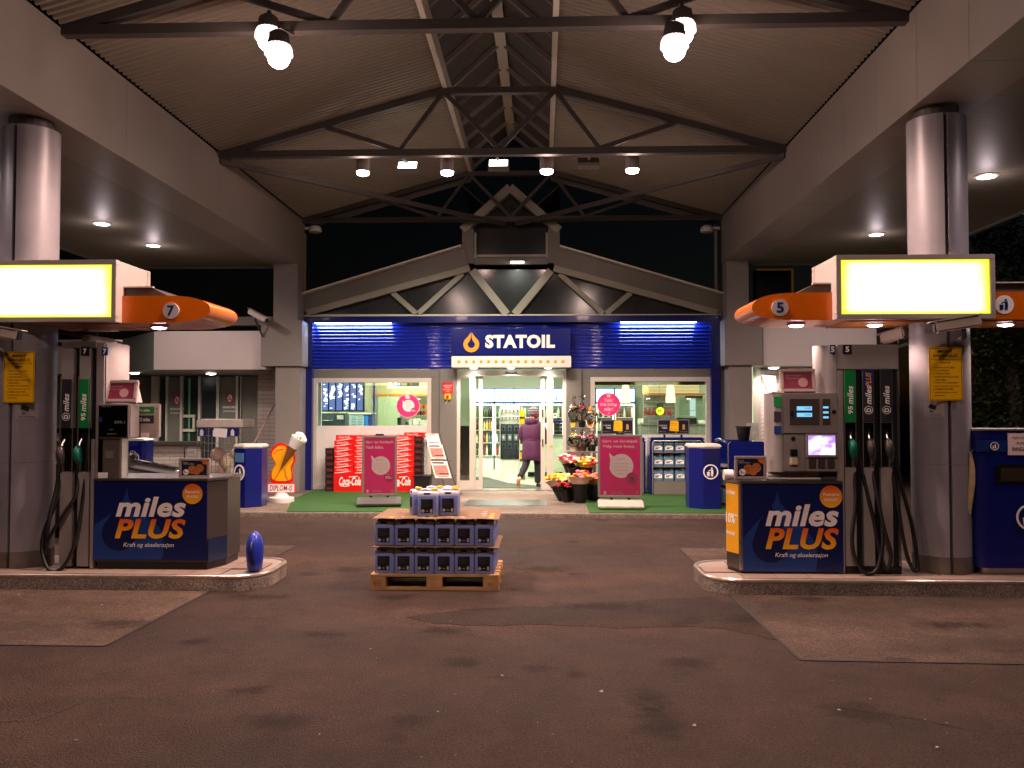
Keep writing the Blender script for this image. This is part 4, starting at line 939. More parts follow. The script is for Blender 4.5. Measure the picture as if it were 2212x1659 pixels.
for i, px in enumerate((1672, 1790)):  # added downlights, out of sight, that brighten the annex brick wall
    x = X(px, 17.1); t = thing('annex_downlight', 'round downlight under the right annex fascia, hidden behind pump five, %s one' % ('left', 'right')[i], 'downlight', (x, 17.1, zb2), 'annex downlights')
    part('rim', m_alup, t, ('lathe', [(.13, .01), (.13, -.01), (.10, -.015), (.1, .01)], (x, 17.1, zb2), 20)); part('bulb', E('annex_glow', (1, .93, .88), 18), t, ('lathe', [(.10, 0), (.09, -.03), (.03, -.04)], (x, 17.1, zb2), 20))
    lamp('lamp_light', 'SPOT', (x, 17.1, zb2-.07), 75, (1, .7, .66), t, 160, .6, .08)
# dark billboard box with orange rim over the right annex
x0, z0 = U(1634, 690, 19.5); x1, z1 = U(1713, 581, 19.5)
t = thing('roof_sign', 'dark sign box with thin orange rim above the right annex roof', 'sign', ((x0+x1)/2, 19.5, z0))
part('box', m_black, t, B(x0, x1, 19.5, 19.8, z0, z1)); part('rim', M('orange_rim', '#c7801a', .4, emit=.05), t, B(x0, x1, 19.47, 19.5, z1-.03, z1), B(x1-.04, x1, 19.47, 19.5, z0, z1-.031))
# CCTV on the left pillar box
def cctv(name, label, p, q, w, h, mount, group='surveillance cameras'):
    """body from lens end p to rear q, mounted at point mount"""
    p, q, mt = Vector(p), Vector(q), Vector(mount); d = (q-p).normalized()
    t = thing('surveillance_camera', label, 'camera', tuple(mt), group)
    part('housing', M('camera_housing', '#cfc3b8', .4, .1, .04, 6), t, ('bar', p, q, w, h), bevel=h*.16)
    part('sunshield', M('camera_housing', '#cfc3b8'), t, ('bar', p-d*.05+Vector((0, 0, h*.55)), q+Vector((0, 0, h*.55)), w*1.15, h*.08))
    part('lens_window', m_black, t, ('bar', p-d*.012, p-d*.001, w*.78, h*.72))
    c = (p+q)/2
    part('bracket', m_steel, t, ('tube', [c+d*.05-Vector((0, 0, h*.45)), c+d*.06-Vector((0, 0, h*1.2)), mt], w*.2, 8))
    return t
a = U(576, 692, 16.2); c = U(538, 672, 16.35)
cctv('', 'small white camera on the left shop pillar box pointing right', (a[0], 16.2, a[1]), (c[0], 16.35, c[1]), .09, .10, (X(566, 16.5), 16.48, Z(724, 16.4)))
# dark trees behind, beyond the right lane and left
m_leaf = [M('night_leaf_%d' % i, c, .6, 0, .3, 3) for i, c in enumerate(('#2c3a18', '#3a4a1e', '#223012'))]
m_bark = M('bark', '#3a3026', .9, 0, .3, 5)
def tree(x, y, h, r, label, n=2600):
    t = thing('dark_tree', label, 'tree', (x, y, 0), 'dark trees behind the station')
    tr = MB().tube([(x, y, -.1), (x+.05, y, h*.25), (x-.05, y+.1, h*.5), (x, y, h*.8)], [.22, .18, .12, .04], 8)
    for k in range(7):
        a = k*.9; z = h*(.25+.07*k); tr.tube([(x, y, z), (x+r*.4*math.cos(a), y+r*.4*math.sin(a), z+h*.1), (x+r*.75*math.cos(a), y+r*.75*math.sin(a), z+h*.15)], [.07, .05, .015], 6)
    tr.build('trunk', m_bark, t)
    cl = [(random.gauss(0, .42)*r, random.gauss(0, .42)*r, h*random.uniform(.18, .98)) for _ in range(46)]
    bs = [MB(), MB(), MB()]
    for i in range(n):
        cx, cy, cz = random.choice(cl); k = 1-.45*abs(cz/h-.5)
        px, py, pz = x+cx*k+random.gauss(0, .26), y+cy*k+random.gauss(0, .26), max(.1, cz+random.gauss(0, .28))
        s = random.uniform(.03, .075); u = Vector((random.gauss(0, 1), random.gauss(0, 1), random.gauss(0, .7))).normalized(); w = u.orthogonal().normalized()
        c0 = Vector((px, py, pz)); bs[i % 3].add([c0-u*s, c0+w*s*.5, c0+u*s, c0-w*s*.5], [(0, 1, 2, 3)])
    for b_, m_ in zip(bs, m_leaf):
        o = b_.build('foliage', m_, t, norm=False); o['kind'] = 'stuff'
tree(9.0, 16.6, 5.2, 1.6, 'dim green shrub tree beyond the right column, left one of the pair', 9000)
tree(11.3, 18.5, 5.5, 1.8, 'dim green tree at the right edge beyond the right lane', 7000)
tree(-13.5, 24, 6, 2, 'dark tree behind the left annex', 1500)

# ================================================================== pump islands
def island(name, x0, x1, rend, label):
    """rend: which end is rounded and visible (+1 right end, -1 left end)"""
    y0, y1 = 7.78, 8.78; r = .30
    isl = tag(bpy.data.objects.new('pump_island', None), kind='structure'); COL.objects.link(isl); isl.location = ((x0+x1)/2, 8.3, 0); ORG[isl] = Vector(isl.location)
    def outline(d):
        if rend > 0: return [(x0, y0+d), (x1-r, y0+d)]+arc(x1-r, y0+r, r-d, -90, 0, 8)+arc(x1-r, y1-r, r-d, 0, 90, 8)+[(x0, y1-d)]
        return [(x1, y1-d), (x0+r, y1-d)]+arc(x0+r, y1-r, r-d, 90, 180, 8)+arc(x0+r, y0+r, r-d, 180, 270, 8)+[(x1, y0+d)]
    part('kerb_body', m_kerb, isl, ('prismz', outline(0), -.1, .118))
    ol = outline(.018)
    part('edge_rail', M('worn_steel_edge', '#b8aaa0', .3, .8, .2, 9), isl, ('tube', [(x, y, .122) for x, y in ol], .024, 10))
    part('bed', m_mort, isl, ('prismz', outline(.035), -.1, .132))
    s = .30; k = 0
    for i in range(int((x1-x0)/s)+1):
        for j in range(3):
            xa, ya = x0+.04+i*s, y0+.05+j*s
            xb_, yb_ = xa+s-.006, ya+s-.006
            if xb_ > x1-.04: continue
            # keep the rounded corners free
            bad = False
            for cx in ((xa, xb_)):
                for cy in ((ya, yb_)):
                    ex = (x1-r) if rend > 0 else (x0+r)
                    if (cx-ex)*rend > 0:
                        ey = y0+r if cy < y0+r else (y1-r if cy > y1-r else cy)
                        if math.hypot(cx-ex, cy-ey) > r-.035: bad = True
            if bad: continue
            part('paving_tile', M('island_tile', '#877366', .6, 0, .15, 5), isl, B(xa, xb_, ya, yb_, .1, .1425+random.uniform(0, .002)))
    return isl
IZ = .145
island('l', -9.0, X(593, 8.1), 1, ''); island('r', X(1513, 8.1), 9.0, -1, '')

# ---- lit sign boxes around the columns
def sign_mat():
    m = bpy.data.materials.new('backlit_yellow'); m.use_nodes = True; n = m.node_tree; n.nodes.clear(); L = n.links.new
    tc = n.nodes.new('ShaderNodeTexCoord'); sp = n.nodes.new('ShaderNodeSeparateXYZ'); L(tc.outputs['Generated'], sp.inputs[0])
    def edge(o_, w):
        a = n.nodes.new('ShaderNodeMath'); a.operation = 'PINGPONG'; a.inputs[1].default_value = .5; L(o_, a.inputs[0])
        c_ = n.nodes.new('ShaderNodeMapRange'); c_.inputs[1].default_value = 0; c_.inputs[2].default_value = w; c_.interpolation_type = 'SMOOTHSTEP'; L(a.outputs[0], c_.inputs[0]); return c_.outputs[0]
    mu = n.nodes.new('ShaderNodeMath'); mu.operation = 'MULTIPLY'; L(edge(sp.outputs['X'], .10), mu.inputs[0]); L(edge(sp.outputs['Z'], .11), mu.inputs[1])
    nz = n.nodes.new('ShaderNodeTexNoise'); nz.inputs['Scale'].default_value = 1.7; L(tc.outputs['Generated'], nz.inputs['Vector']); r2 = n.nodes.new('ShaderNodeMapRange'); r2.inputs[1].default_value = .3; r2.inputs[2].default_value = .62; r2.inputs[3].default_value = .55; L(nz.outputs['Fac'], r2.inputs[0]); m3 = n.nodes.new('ShaderNodeMath'); m3.operation = 'MULTIPLY'; L(mu.outputs[0], m3.inputs[0]); L(r2.outputs[0], m3.inputs[1]); mu = m3
    mx = n.nodes.new('ShaderNodeMix'); mx.data_type = 'RGBA'; mx.inputs[6].default_value = (1.0, 1.0, .03, 1); mx.inputs[7].default_value = (2.2, 2.2, 1.35, 1); L(mu.outputs[0], mx.inputs[0])
    e = n.nodes.new('ShaderNodeEmission'); L(mx.outputs[2], e.inputs[0]); o = n.nodes.new('ShaderNodeOutputMaterial'); L(e.outputs[0], o.inputs[0])
    return m
m_sign = sign_mat(); m_boxg = M('sign_box_grey', '#b5aca6', .4, .2, .04, 3)
def light_box(cx, label):
    y0, y1 = 7.93, 8.62; w = .71; z0, z1 = Z(692, 7.93), Z(555.5, 7.93)
    t = thing('light_box_sign', label, 'light box', (cx, 8.3, z0), 'lit yellow sign boxes on the columns')
    part('casing', m_boxg, t, B(cx-w, cx+w, y0+.02, y1-.02, z0+.004, z1-.004))
    part('rim', m_boxg, t, ('frame', cx-w-.004, cx+w+.004, z0, z1, .045, y0-.01, y0+.06), ('frame', cx-w-.004, cx+w+.004, z0, z1, .045, y1-.06, y1+.01), bevel=.004)
    part('front_panel', m_sign, t, B(cx-w+.04, cx+w-.04, y0+.008, y0+.016, z0+.044, z1-.044))
    part('back_panel', m_sign, t, B(cx-w+.04, cx+w-.04, y1-.016, y1-.008, z0+.044, z1-.044))
    part('lettering', E('sign_lettering_glow', (.75, .9, 1), 2.2), t, ('text', 'miles', cx-.38, cx+.38, z0+.16, z1-.12, y1+.002, .02, .25, True))
light_box(X(1981, 7.93), 'glaring white yellow light box around the right column'); light_box(X(248, 7.93)-.715, 'glaring white yellow light box around the left column')
# ---- orange pump shelters
def shelter(sgn, tipx, bend, number, label):
    """sgn +1: nose points right (left island)"""
    y0, y1 = 8.05, 8.78
    t = thing('pump_shelter', label, 'pump shelter', (tipx-sgn*1.5, 8.4, 2.48), 'orange pump shelters')
    z0, z1 = Z(694, y0), Z(635, y0); zm = (z0+z1)/2-.01
    nose = [(tipx-sgn*.42+sgn*.42*math.sin(a)**.9, zm+((z1-zm) if math.cos(a) > 0 else (zm-z0))*math.copysign(abs(math.cos(a))**.85, math.cos(a))) for a in [math.pi*i/18 for i in range(19)]]
    poly = nose+[(tipx-sgn*4.6, z0), (tipx-sgn*4.6, z1)]
    part('body', m_orange, t, ('prism', poly, y0, y1), smooth=30)
    xa = tipx-sgn*.33
    part('roof_lip', m_steel, t, ('prism', [(xa-sgn*.1, z1+.002), (xa-sgn*.26, z1+.085), (tipx-sgn*4.6, z1+.085), (tipx-sgn*4.6, z1+.002)], y0+.05, y1-.03))
    part('roof_edge', m_alup, t, ('bar', (xa-sgn*.24, y0+.04, z1+.088), (tipx-sgn*4.6, y0+.04, z1+.088), .04, .012))
    part('underside', M('shelter_underside', '#b8702a', .4), t, B(min(tipx-sgn*.9, tipx-sgn*4.6), max(tipx-sgn*.9, tipx-sgn*4.6), y0+.04, y1-.04, z0-.012, z0-.002))
    x, z = U(bend, 671.5 if sgn > 0 else 665, y0)
    d = part('number_disc', M('disc_grey', '#b9b2b4', .4), t, ('disc', x, z, .078, y0-.014, y0-.001, 28)); part('numeral', m_navy, d, ('text', number, x-.034, x+.034, z-.05, z+.05, y0-.0165, .03))
    return t, z0, z1
def fin_lamp(px, label, Y=8.3):
    x = X(px, Y, 708); z = Z(694, 8.05)-.012
    t = thing('shelter_downlight', label, 'downlight', (x, Y, z), 'downlights under the orange shelters')
    part('rim', m_alup, t, ('lathe', [(.085, .01), (.088, -.01), (.07, -.014), (.068, .01)], (x, Y, z), 20)); part('bulb', E('shelter_lamp_glow', (1, .85, .9), 20), t, ('lathe', [(.068, 0), (.06, -.022), (.02, -.03)], (x, Y, z), 20))
    lamp('lamp_light', 'SPOT', (x, Y, z-.05), 62, PINK, t, 150, .6, .06)
shelter(1, X(452, 8.05), 370, '7', 'orange pump shelter with rounded nose over the two nozzle pump, left island'); shelter(-1, X(1626, 8.05), 1684.5, '5', 'orange pump shelter with rounded nose over the three nozzle pump, right island')
fin_lamp(344, 'glowing downlight under the orange number 7 shelter'); fin_lamp(1720, 'glowing downlight under the nose of the orange number 5 shelter'); fin_lamp(2172, 'glowing downlight under the orange shelter at the right edge')
fin_lamp(60, 'downlight under the orange shelter hidden by the left light box'); fin_lamp(1890, 'downlight under the orange shelter behind the right light box')
tl = [o for o in COL.objects if o.name.startswith('pump_shelter') and not o.parent][-1]
def litter_man(parent, x, z, r, y, fg, bgm, ring=None, n0='litter_symbol'):
    """round tidy-man pictogram: figure dropping litter in a basket"""
    b = MB()
    b.disc(x+r*.18, z+r*.56, r*.14, y-.003, y-.001, 12)
    b.prism([(x+r*.02, z+r*.38), (x+r*.36, z+r*.40), (x+r*.42, z-r*.1), (x+r*.34, z-r*.72), (x+r*.20, z-r*.72), (x+r*.2, z-r*.2), (x+r*.12, z-r*.72), (x-.0, z-r*.72), (x+r*.06, z-r*.05)], y-.003, y-.001)
    b.bar((x+r*.1, y-.002, z+r*.32), (x-r*.38, y-.002, z+r*.14), .002, r*.12)
    b.prism([(x-r*.62, z-r*.02), (x-r*.12, z-r*.02), (x-r*.2, z-r*.7), (x-r*.54, z-r*.7)], y-.003, y-.001)
    if ring:
        q = part(n0, bgm, parent, ('disc', x, z, r*1.15, y, y+.006, 28)); part('ring', ring, q, ('ring', x, z, r*1.0, r*1.2, y-.004, y-.0005, 32))
    else: q = part(n0, bgm, parent, ('disc', x, z, r*1.15, y, y+.006, 28))
    b.build('figure', fg, q); return q
x, z = U(2169, 658, 8.05); litter_man(tl, x, z, .075, 8.044, m_navy, m_whitep)
# ---- cameras, notices, stickers on the columns
x, z = U(2018, 704, 7.9)
cctv('', 'large pale camera in front of the right column aimed left', (X(2016, 7.75, 710), 7.72, Z(711, 7.72)), (X(2112, 7.7, 695), 7.66, Z(696, 7.66)), .10, .10, (CRX+.03, 8.05, Z(742, 8.0)))
cctv('', 'pale camera behind the right column pointing away to the left', (X(1908, 8.75), 8.75, Z(736, 8.75)), (X(1955, 8.6), 8.55, Z(722, 8.6)), .10, .10, (CRX-.2, 8.45, 2.3))
cctv('', 'pale camera in front of the left column aimed right', (X(38, 7.7), 7.7, Z(722, 7.7)), (X(-40, 7.7), 7.66, Z(708, 7.7)), .10, .10, (CLX-.05, 8.06, Z(765, 8.0)))
for i, (py, lb) in enumerate(((704, 'upper'), (732, 'lower'))):
    cctv('', 'pale camera behind the left column pointing right, %s of two' % lb, (X(240 if i == 0 else 235, 8.85), 8.95, Z(py+ (-2 if i == 0 else 10), 8.85)), (X(180, 8.6), 8.6, Z(py-0, 8.6)), .11, .09, (CLX+.2, 8.45, Z(py+8, 8.5)))
def notice(x0, x1, y0, y1, cx, label):
    Y = 8.3-.285
    a, zt = U(x0, y0, Y); c, zb = U(x1, y1, Y)
    t = thing('warning_notice', label, 'sign', ((a+c)/2, Y, zb), 'yellow fuelling notices on the columns')
    part('plate', m_yel, t, ('prism', rrect(a, c, zb, zt, .012), Y, Y+.004)); part('border', M('dark_yellow_line', '#8a6508', .5), t, ('frame', a+.006, c-.006, zb+.006, zt-.006, .0035, Y-.002, Y-.0005))
    w, h = c-a, zt-zb; b = MB()
    L_ = [('MERET', .28, .72, .055), ('BRANNFARLIG', .14, .86, .055), ('DETTE GJELDER NÅR DU FYLLER', .08, .92, .032), ('DRIVSTOFF', .36, .64, .032), None,
          ('1. RØYKING OG ALL BRUK', .12, .78, .03), ('AV ILD FORBUDT', .16, .6, .03), ('2. STOPP MOTOREN', .12, .62, .03), ('3. MOBILTELEFON SKAL IKKE', .12, .88, .03), ('VÆRE I BRUK', .16, .52, .03),
          ('4. BENSIN OG OLJE SØLES', .12, .86, .03), ('IKKE PÅ BAKKEN, HOLD ØYE', .16, .9, .03), ('5. DAMPER KAN VÆRE', .12, .72, .03), ('HELSESKADELIG. UNNGÅ', .16, .84, .03), ('INNÅNDING', .16, .46, .03)]
    z = zt-h*.05
    for q in L_:
        if q is None: b.build('lettering', M('brown_black_print', '#2e2206', .5), t); b = MB(); z -= h*.03; continue
        s, l, r_, hh = q; b.text(s, a+w*l, a+w*r_, z-h*hh, z, Y-.002, .012); z -= h*(hh+.028)
    b.build('lettering', M('brown_black_print', '#2e2206', .5), t)
    part('post', m_greyd, t, B((a+c)/2-.012-.03, (a+c)/2+.012-.03, Y+.004, Y+.02, zb-.001, zt))
notice(2006, 2080, 750, 865, CRX, 'yellow fuelling safety notice on the right column'); notice(8, 73, 760, 870, CLX, 'yellow fuelling safety notice on the left column')
colobj = [o for o in bpy.data.objects if o.name.startswith('column') and o.type == 'MESH' and o.parent == cn and o.name in ('column', 'column.001')]
for co, cxx, t0, t1, y0, y1 in ((colobj[0], CLX, 9, 53, 872, 905), (colobj[1], CRX, -55, -17, 870, 900)):
    zt, zb = Z(y0, 8.05), Z(y1, 8.05); h = zt-zb; w = .2655*R(t1-t0); th = R((t0+t1)/2)
    s = part('camera_sticker', M('sticker_pale', '#9a959a', .4), co, ('prismz', arc(cxx, 8.3, .2655, t0-90, t1-90, 8)+arc(cxx, 8.3, .255, t1-90, t0-90, 8), zb, zt))
    b = MB().bar((-w*.22, 0, h*.8), (w*.1, 0, h*.6), .001, h*.3).bar((-w*.14, 0, h*.62), (-w*.16, 0, h*.36), .001, h*.08).bar((-w*.2, 0, h*.36), (-w*.04, 0, h*.36), .001, h*.07).text('OMRÅDET KAMERAOVERVÅKES', -w*.34, w*.34, h*.1, h*.2, .0)
    b.xf(Matrix.Translation((cxx+.2675*math.sin(th), 8.3-.2675*math.cos(th), zb)) @ Matrix.Rotation(th, 4, 'Z')).build('print', m_black, s)
# ================================================================== fuel pumps
m_green = M('fuel_green', '#0f7a3c', .35); m_dgrey = M('fuel_dark_grey', '#2c2a33', .4)
m_cab = M('pump_cabinet_steel', '#a79f9d', .34, .45, .07, 3)
m_silv = M('silver_pump_corner', '#bcb8b6', .3, .6, .08, 4)
m_lcd = E('lcd_blue_glow', (.22, .62, .95), .95)
YP = 8.05
def bx(px, Y=YP): return X(px, Y)
def bz(py, Y=YP): return Z(py, Y)
def letters_panel(t, a0, a1, c0, c1, fuel, big, mt, Y, extra=None):
    """vertical label strip with rotated fuel names"""
    x0, x1, z1, z0 = bx(a0, Y), bx(a1, Y), bz(c0, Y), bz(c1, Y)
    p = part('fuel_label', mt, t, B(x0, x1, Y-.012, Y-.006, z0, z1))
    b = MB(); w = x1-x0; cx, cz = (x0+x1)/2, z0+(z1-z0)*.52
    q = MB().text('miles', cx-.085, cx+.085, cz-.028, cz+.03, Y-.0145, .02, .25).rot((cx, Y, cz), 0, R(-90)); b.add(q.v, q.f)
    if extra: pass
    cz2 = z0+(z1-z0)*.23; q = MB().text(fuel, cx-.03*len(fuel)*.6, cx+.03*len(fuel)*.6, cz2-.022, cz2+.022, Y-.0145, .03).rot((cx, Y, cz2), 0, R(-90)); b.add(q.v, q.f)
    if fuel == 'D': b.ring(cx, cz2, .034, .038, Y-.0145, Y-.013, 20)
    b.build('lettering', m_whitep, p)
    if extra:
        part('blue_field', m_navyl, p, B(x0, x1, Y-.0135, Y-.0125, z1-.16, z1))
        cz3 = z1-.085; q = MB().text('PLUS', cx-.065, cx+.065, cz3-.026, cz3+.026, Y-.016, .02, .25).rot((cx, Y, cz3), 0, R(-90)); q.build('lettering', m_orangep, p)
    return p
def nozzle(x, z, Y, col, label, hose):
    t = thing('fuel_nozzle', label, 'fuel nozzle', (x, Y, z), 'fuel nozzles in their holsters')
    c = part('body', col, t, ('tube', [(x+.012, Y-.03, z-.09), (x+.006, Y-.05, z-.03), (x, Y-.045, z+.03), (x-.004, Y-.02, z+.07)], [.03, .043, .042, .026], 10), smooth=60)
    part('guard', m_black, t, ('tube', [(x+.02, Y-.06, z-.02), (x+.03, Y-.085, z-.08), (x+.022, Y-.075, z-.15), (x+.01, Y-.03, z-.16)], .012, 8), smooth=60)
    part('lever', m_steelb, t, ('tube', [(x+.012, Y-.05, z-.06), (x+.016, Y-.06, z-.1), (x+.012, Y-.05, z-.14)], .008, 6))
    part('spout', m_steelb, t, ('tube', [(x-.004, Y-.02, z+.06), (x, Y+.0, z+.11), (x+.01, Y+.02, z+.14)], .012, 8))
    part('swivel', m_steelb, t, ('tube', [(x+.012, Y-.03, z-.09), (x+.012, Y-.03, z-.2), (x+.012, Y-.03, z-.23)], [.022, .02, .016], 10), smooth=50)
    pts = [Vector(p) for p in hose]; sm = []
    for i in range(len(pts)-1):
        p0, p1, p2, p3 = pts[max(i-1, 0)], pts[i], pts[i+1], pts[min(i+2, len(pts)-1)]
        for k in range(6):
            u = k/6; sm.append(.5*((2*p1)+(p2-p0)*u+(2*p0-5*p1+4*p2-p3)*u*u+(3*p1-p0-3*p2+p3)*u**3))
    sm.append(pts[-1])
    part('hose', m_rubber, t, ('tube', sm, .0175, 10), smooth=60)
    return t
m_drop1 = M('drop_light_blue', '#1e3d80', .3); m_drop2 = M('drop_dark_blue', '#0a1748', .3)
def plus_mat():
    m = bpy.data.materials.new('orange_gradient_print'); m.use_nodes = True; n = m.node_tree; b = n.nodes['Principled BSDF']; b.inputs['Roughness'].default_value = .4
    tc = n.nodes.new('ShaderNodeTexCoord'); sp = n.nodes.new('ShaderNodeSeparateXYZ'); n.links.new(tc.outputs['Generated'], sp.inputs[0])
    rp = n.nodes.new('ShaderNodeValToRGB'); rp.color_ramp.elements[0].color = (*lin('#f2b61c'), 1); rp.color_ramp.elements[1].color = (*lin('#e0591c'), 1)
    n.links.new(sp.outputs['Z'], rp.inputs[0]); n.links.new(rp.outputs[0], b.inputs['Base Color']); return m
m_plus = plus_mat()
def clip_poly(poly, x0, x1, z0, z1):
    for ax, lim, s in ((0, x0, 1), (0, x1, -1), (1, z0, 1), (1, z1, -1)):
        out = []
        for i, p in enumerate(poly):
            q = poly[(i+1) % len(poly)]; pi, qi = (p[ax]-lim)*s >= 0, (q[ax]-lim)*s >= 0
            if pi: out.append(p)
            if pi != qi: u = (lim-p[ax])/(q[ax]-p[ax]); out.append((p[0]+u*(q[0]-p[0]), p[1]+u*(q[1]-p[1])))
        poly = out
    return poly
def skirt(t, x0, x1, z0, z1, Y, lx, plus, slog, disc, bl):
    """blue printed front with drop, 'miles PLUS' lettering and orange roundel"""
    p = part('front_panel', m_navy, t, B(x0, x1, Y-.006, Y, z0, z1))
    dx = x0+.19; dzc = z0+.30
    big = [(dx+.16, z1-.05)]+[(dx+.16+.02, z1-.09), (dx+.2, z1-.2)]+arc(dx+.17-.0, z0+.17, .33, 40, -220, 26)+[(dx+.09, z1-.22), (dx+.125, z1-.1)]
    big = [(dx+.13, z1-.06), (dx+.15, z1-.16), (dx+.27, z1-.30)]+arc(dx+.13, z0+.13, .36, 35, -215, 26)+[(dx-.02, z1-.30), (dx+.10, z1-.16)]
    cp = clip_poly(big, x0+.002, x1-.002, z0+.002, z1-.002)
    if len(cp) > 2: MB().prism(cp, Y-.0085, Y-.007).build('drop_print', m_drop1, p)
    sm = [(dx+.07, z1-.08), (dx+.075, z1-.2), (dx+.16, z1-.34)]+arc(dx+.06, z0+.25, .165, 30, -210, 20)+[(dx-.04, z1-.34), (dx+.05, z1-.2)]
    cp = clip_poly(sm, x0+.002, x1-.002, z0+.002, z1-.002); MB().prism(cp, Y-.0105, Y-.009).build('drop_print', m_drop2, p)
    u = lambda q: (bx(q[0], Y), bx(q[1], Y), bz(q[3], Y), bz(q[2], Y))
    part('lettering', M('pale_rose_print', '#ece2e0', .45), p, ('text', 'miles', *u(lx), Y-.0125, .035, .22))
    part('lettering', m_plus, p, ('text', 'PLUS', *u(plus), Y-.0125, .035, .22))
    part('lettering', m_whitep, p, ('text', 'Kraft og akselerasjon', *u(slog), Y-.0125, .0, .2))
    cx, cz = U(disc[0], disc[1], Y); r = disc[2]*Y/F
    d = part('roundel', m_plus, p, ('disc', cx, cz, r, Y-.014, Y-.0115, 36)); part('lettering', m_pinkw, d, ('text', 'Renere', cx-r*.72, cx+r*.72, cz+r*.05, cz+r*.38, Y-.0155, .02), ('text', 'motor', cx-r*.6, cx+r*.6, cz-r*.42, cz-r*.1, Y-.0155, .02))
    return p
# ------------------------------------------------------------ pump 7
p7 = thing('fuel_pump', 'fuel pump 7 with two nozzles, dark display and blue front, left island', 'fuel pump', (bx(250), 8.35, IZ), 'fuel pumps')
zt = bz(750)
part('tower_back', m_black, p7, B(bx(123.5), bx(205), YP+.10, 8.68, IZ, zt))
for a, c in ((131.6, 158.5), (170, 194.5)):
    part('tower_panel', m_pumpg, p7, B(bx(a), bx(c), YP, YP+.098, bz(926), zt), bevel=.004)
    part('tower_panel', m_pumpg, p7, B(bx(a), bx(c), YP, YP+.098, IZ+.02, bz(1022)), bevel=.004)
    part('holster', m_black, p7, B(bx(a)+.004, bx(c)-.004, YP+.06, YP+.097, bz(1021.5), bz(926.5)))
    for q in (a, c): part('trim', m_alu, p7, B(bx(q)-.006, bx(q)+.002, YP-.008, YP-.001, bz(1021), bz(812)))
part('hose_channel', m_rubber, p7, B(bx(161), bx(168), YP+.02, YP+.099, IZ+.03, zt-.01), B(bx(196), bx(204), YP+.02, YP+.099, IZ+.03, zt-.01), bevel=.006)
part('cap', m_alu, p7, B(bx(131), bx(209), YP-.012, 8.66, bz(750)+.002, bz(734.5)), bevel=.012, seg=3)
part('cabinet', m_cab, p7, ('prismz', [(bx(205)+.003, YP), (bx(226), YP), (bx(258, 8.2), 8.2), (bx(258, 8.2), 8.4), (bx(205)+.003, 8.4)], bz(870)-.9, bz(737)), bevel=.012)
letters_panel(p7, 134.5, 154.5, 818, 925, 'D', 0, m_dgrey, YP); letters_panel(p7, 172, 191.5, 818, 925, '95', 0, m_green, YP)
for a, c, y0, y1, m_, Y in ((174, 191.5, 747.5, 765.5, M('plate_dark', '#17172a', .4), YP-.006), (219, 232, 748, 766, m_navyl, YP-.006)):
    q = part('number_plate', m_, p7, B(bx(a), bx(c), Y-.004, Y+.004, bz(y1), bz(y0))); xm, zm = (bx(a)+bx(c))/2, (bz(y0)+bz(y1))/2
    part('numeral', m_whitep, q, ('text', '7', xm-.016, xm+.016, zm-.025, zm+.025, Y-.006, .03))
# display head
hd = part('display_head', m_cab, p7, B(bx(212), bx(284), YP-.03, 8.22, bz(948), bz(872)), bevel=.012)
part('display', M('display_black', '#07090b', .12), hd, B(bx(217.5), bx(279), YP-.036, YP-.031, bz(944), bz(875.5)))
part('lettering', M('dim_digits', '#8a9a96', .5), hd, ('text', '309,1', bx(251), bx(274), bz(916), bz(909.5), YP-.038), ('text', '20,5', bx(241), bx(250), bz(930), bz(927), YP-.038), ('text', 'kroner liter', bx(237), bx(257), bz(939), bz(936), YP-.038), ('text', 'Betal inne', bx(224), bx(243), bz(879), bz(876.5), YP-.038))
part('card_sticker', m_navyl, hd, B(bx(217), bx(225), YP-.0385, YP-.0365, bz(912), bz(901)))
part('lower_cabinet', M('bronze_grey_panel', '#6b625d', .4, .4, .08, 4), p7, B(bx(213), bx(259), YP+.0, 8.16, bz(1041), bz(949.5)))
part('corner_strip', m_silv, p7, B(bx(259.3), bx(264), YP+.005, 8.15, bz(1041), bz(949.5)))
part('lock_plate', m_greyd, p7, B(bx(229), bx(246), YP-.004, YP-.0005, bz(992), bz(976))); part('paper_label', m_whitep, p7, B(bx(214), bx(234.5), YP-.004, YP-.0005, bz(1039), bz(1023)))
pb = part('price_board', M('board_rose_grey', '#b5a7a2', .4, .1, .04, 4), p7, B(X(285, 8.3), X(343, 8.3), 8.3, 8.36, Z(946, 8.3), Z(872, 8.3)), bevel=.008)
for y0, y1, m_, f_ in ((878.5, 893, m_green, '95'), (897.5, 914.5, m_dgrey, 'D')):
    q = part('fuel_tag', m_, pb, B(X(298, 8.3), X(333, 8.3), 8.293, 8.299, Z(y1, 8.3), Z(y0, 8.3)))
    part('lettering', m_whitep, q, ('text', f_, X(303, 8.3), X(308.5, 8.3), Z(y1-4, 8.3), Z(y0+5, 8.3), 8.291, .02), ('text', 'miles', X(310.5, 8.3), X(325, 8.3), Z(y1-4, 8.3), Z(y0+5, 8.3), 8.291, .02, .2))
for px, py in ((297, 881), (339, 881), (297, 938), (334, 938)): part('screw', m_steelb, pb, ('lathe', [(.008, 0), (.008, -.006), (.004, -.008)], (X(px, 8.3), 8.2995, Z(py, 8.3)), 10, 'y'))
part('tab', m_pinkw, pb, B(X(306, 8.3), X(322, 8.3), 8.292, 8.299, Z(945.5, 8.3), Z(936, 8.3)))
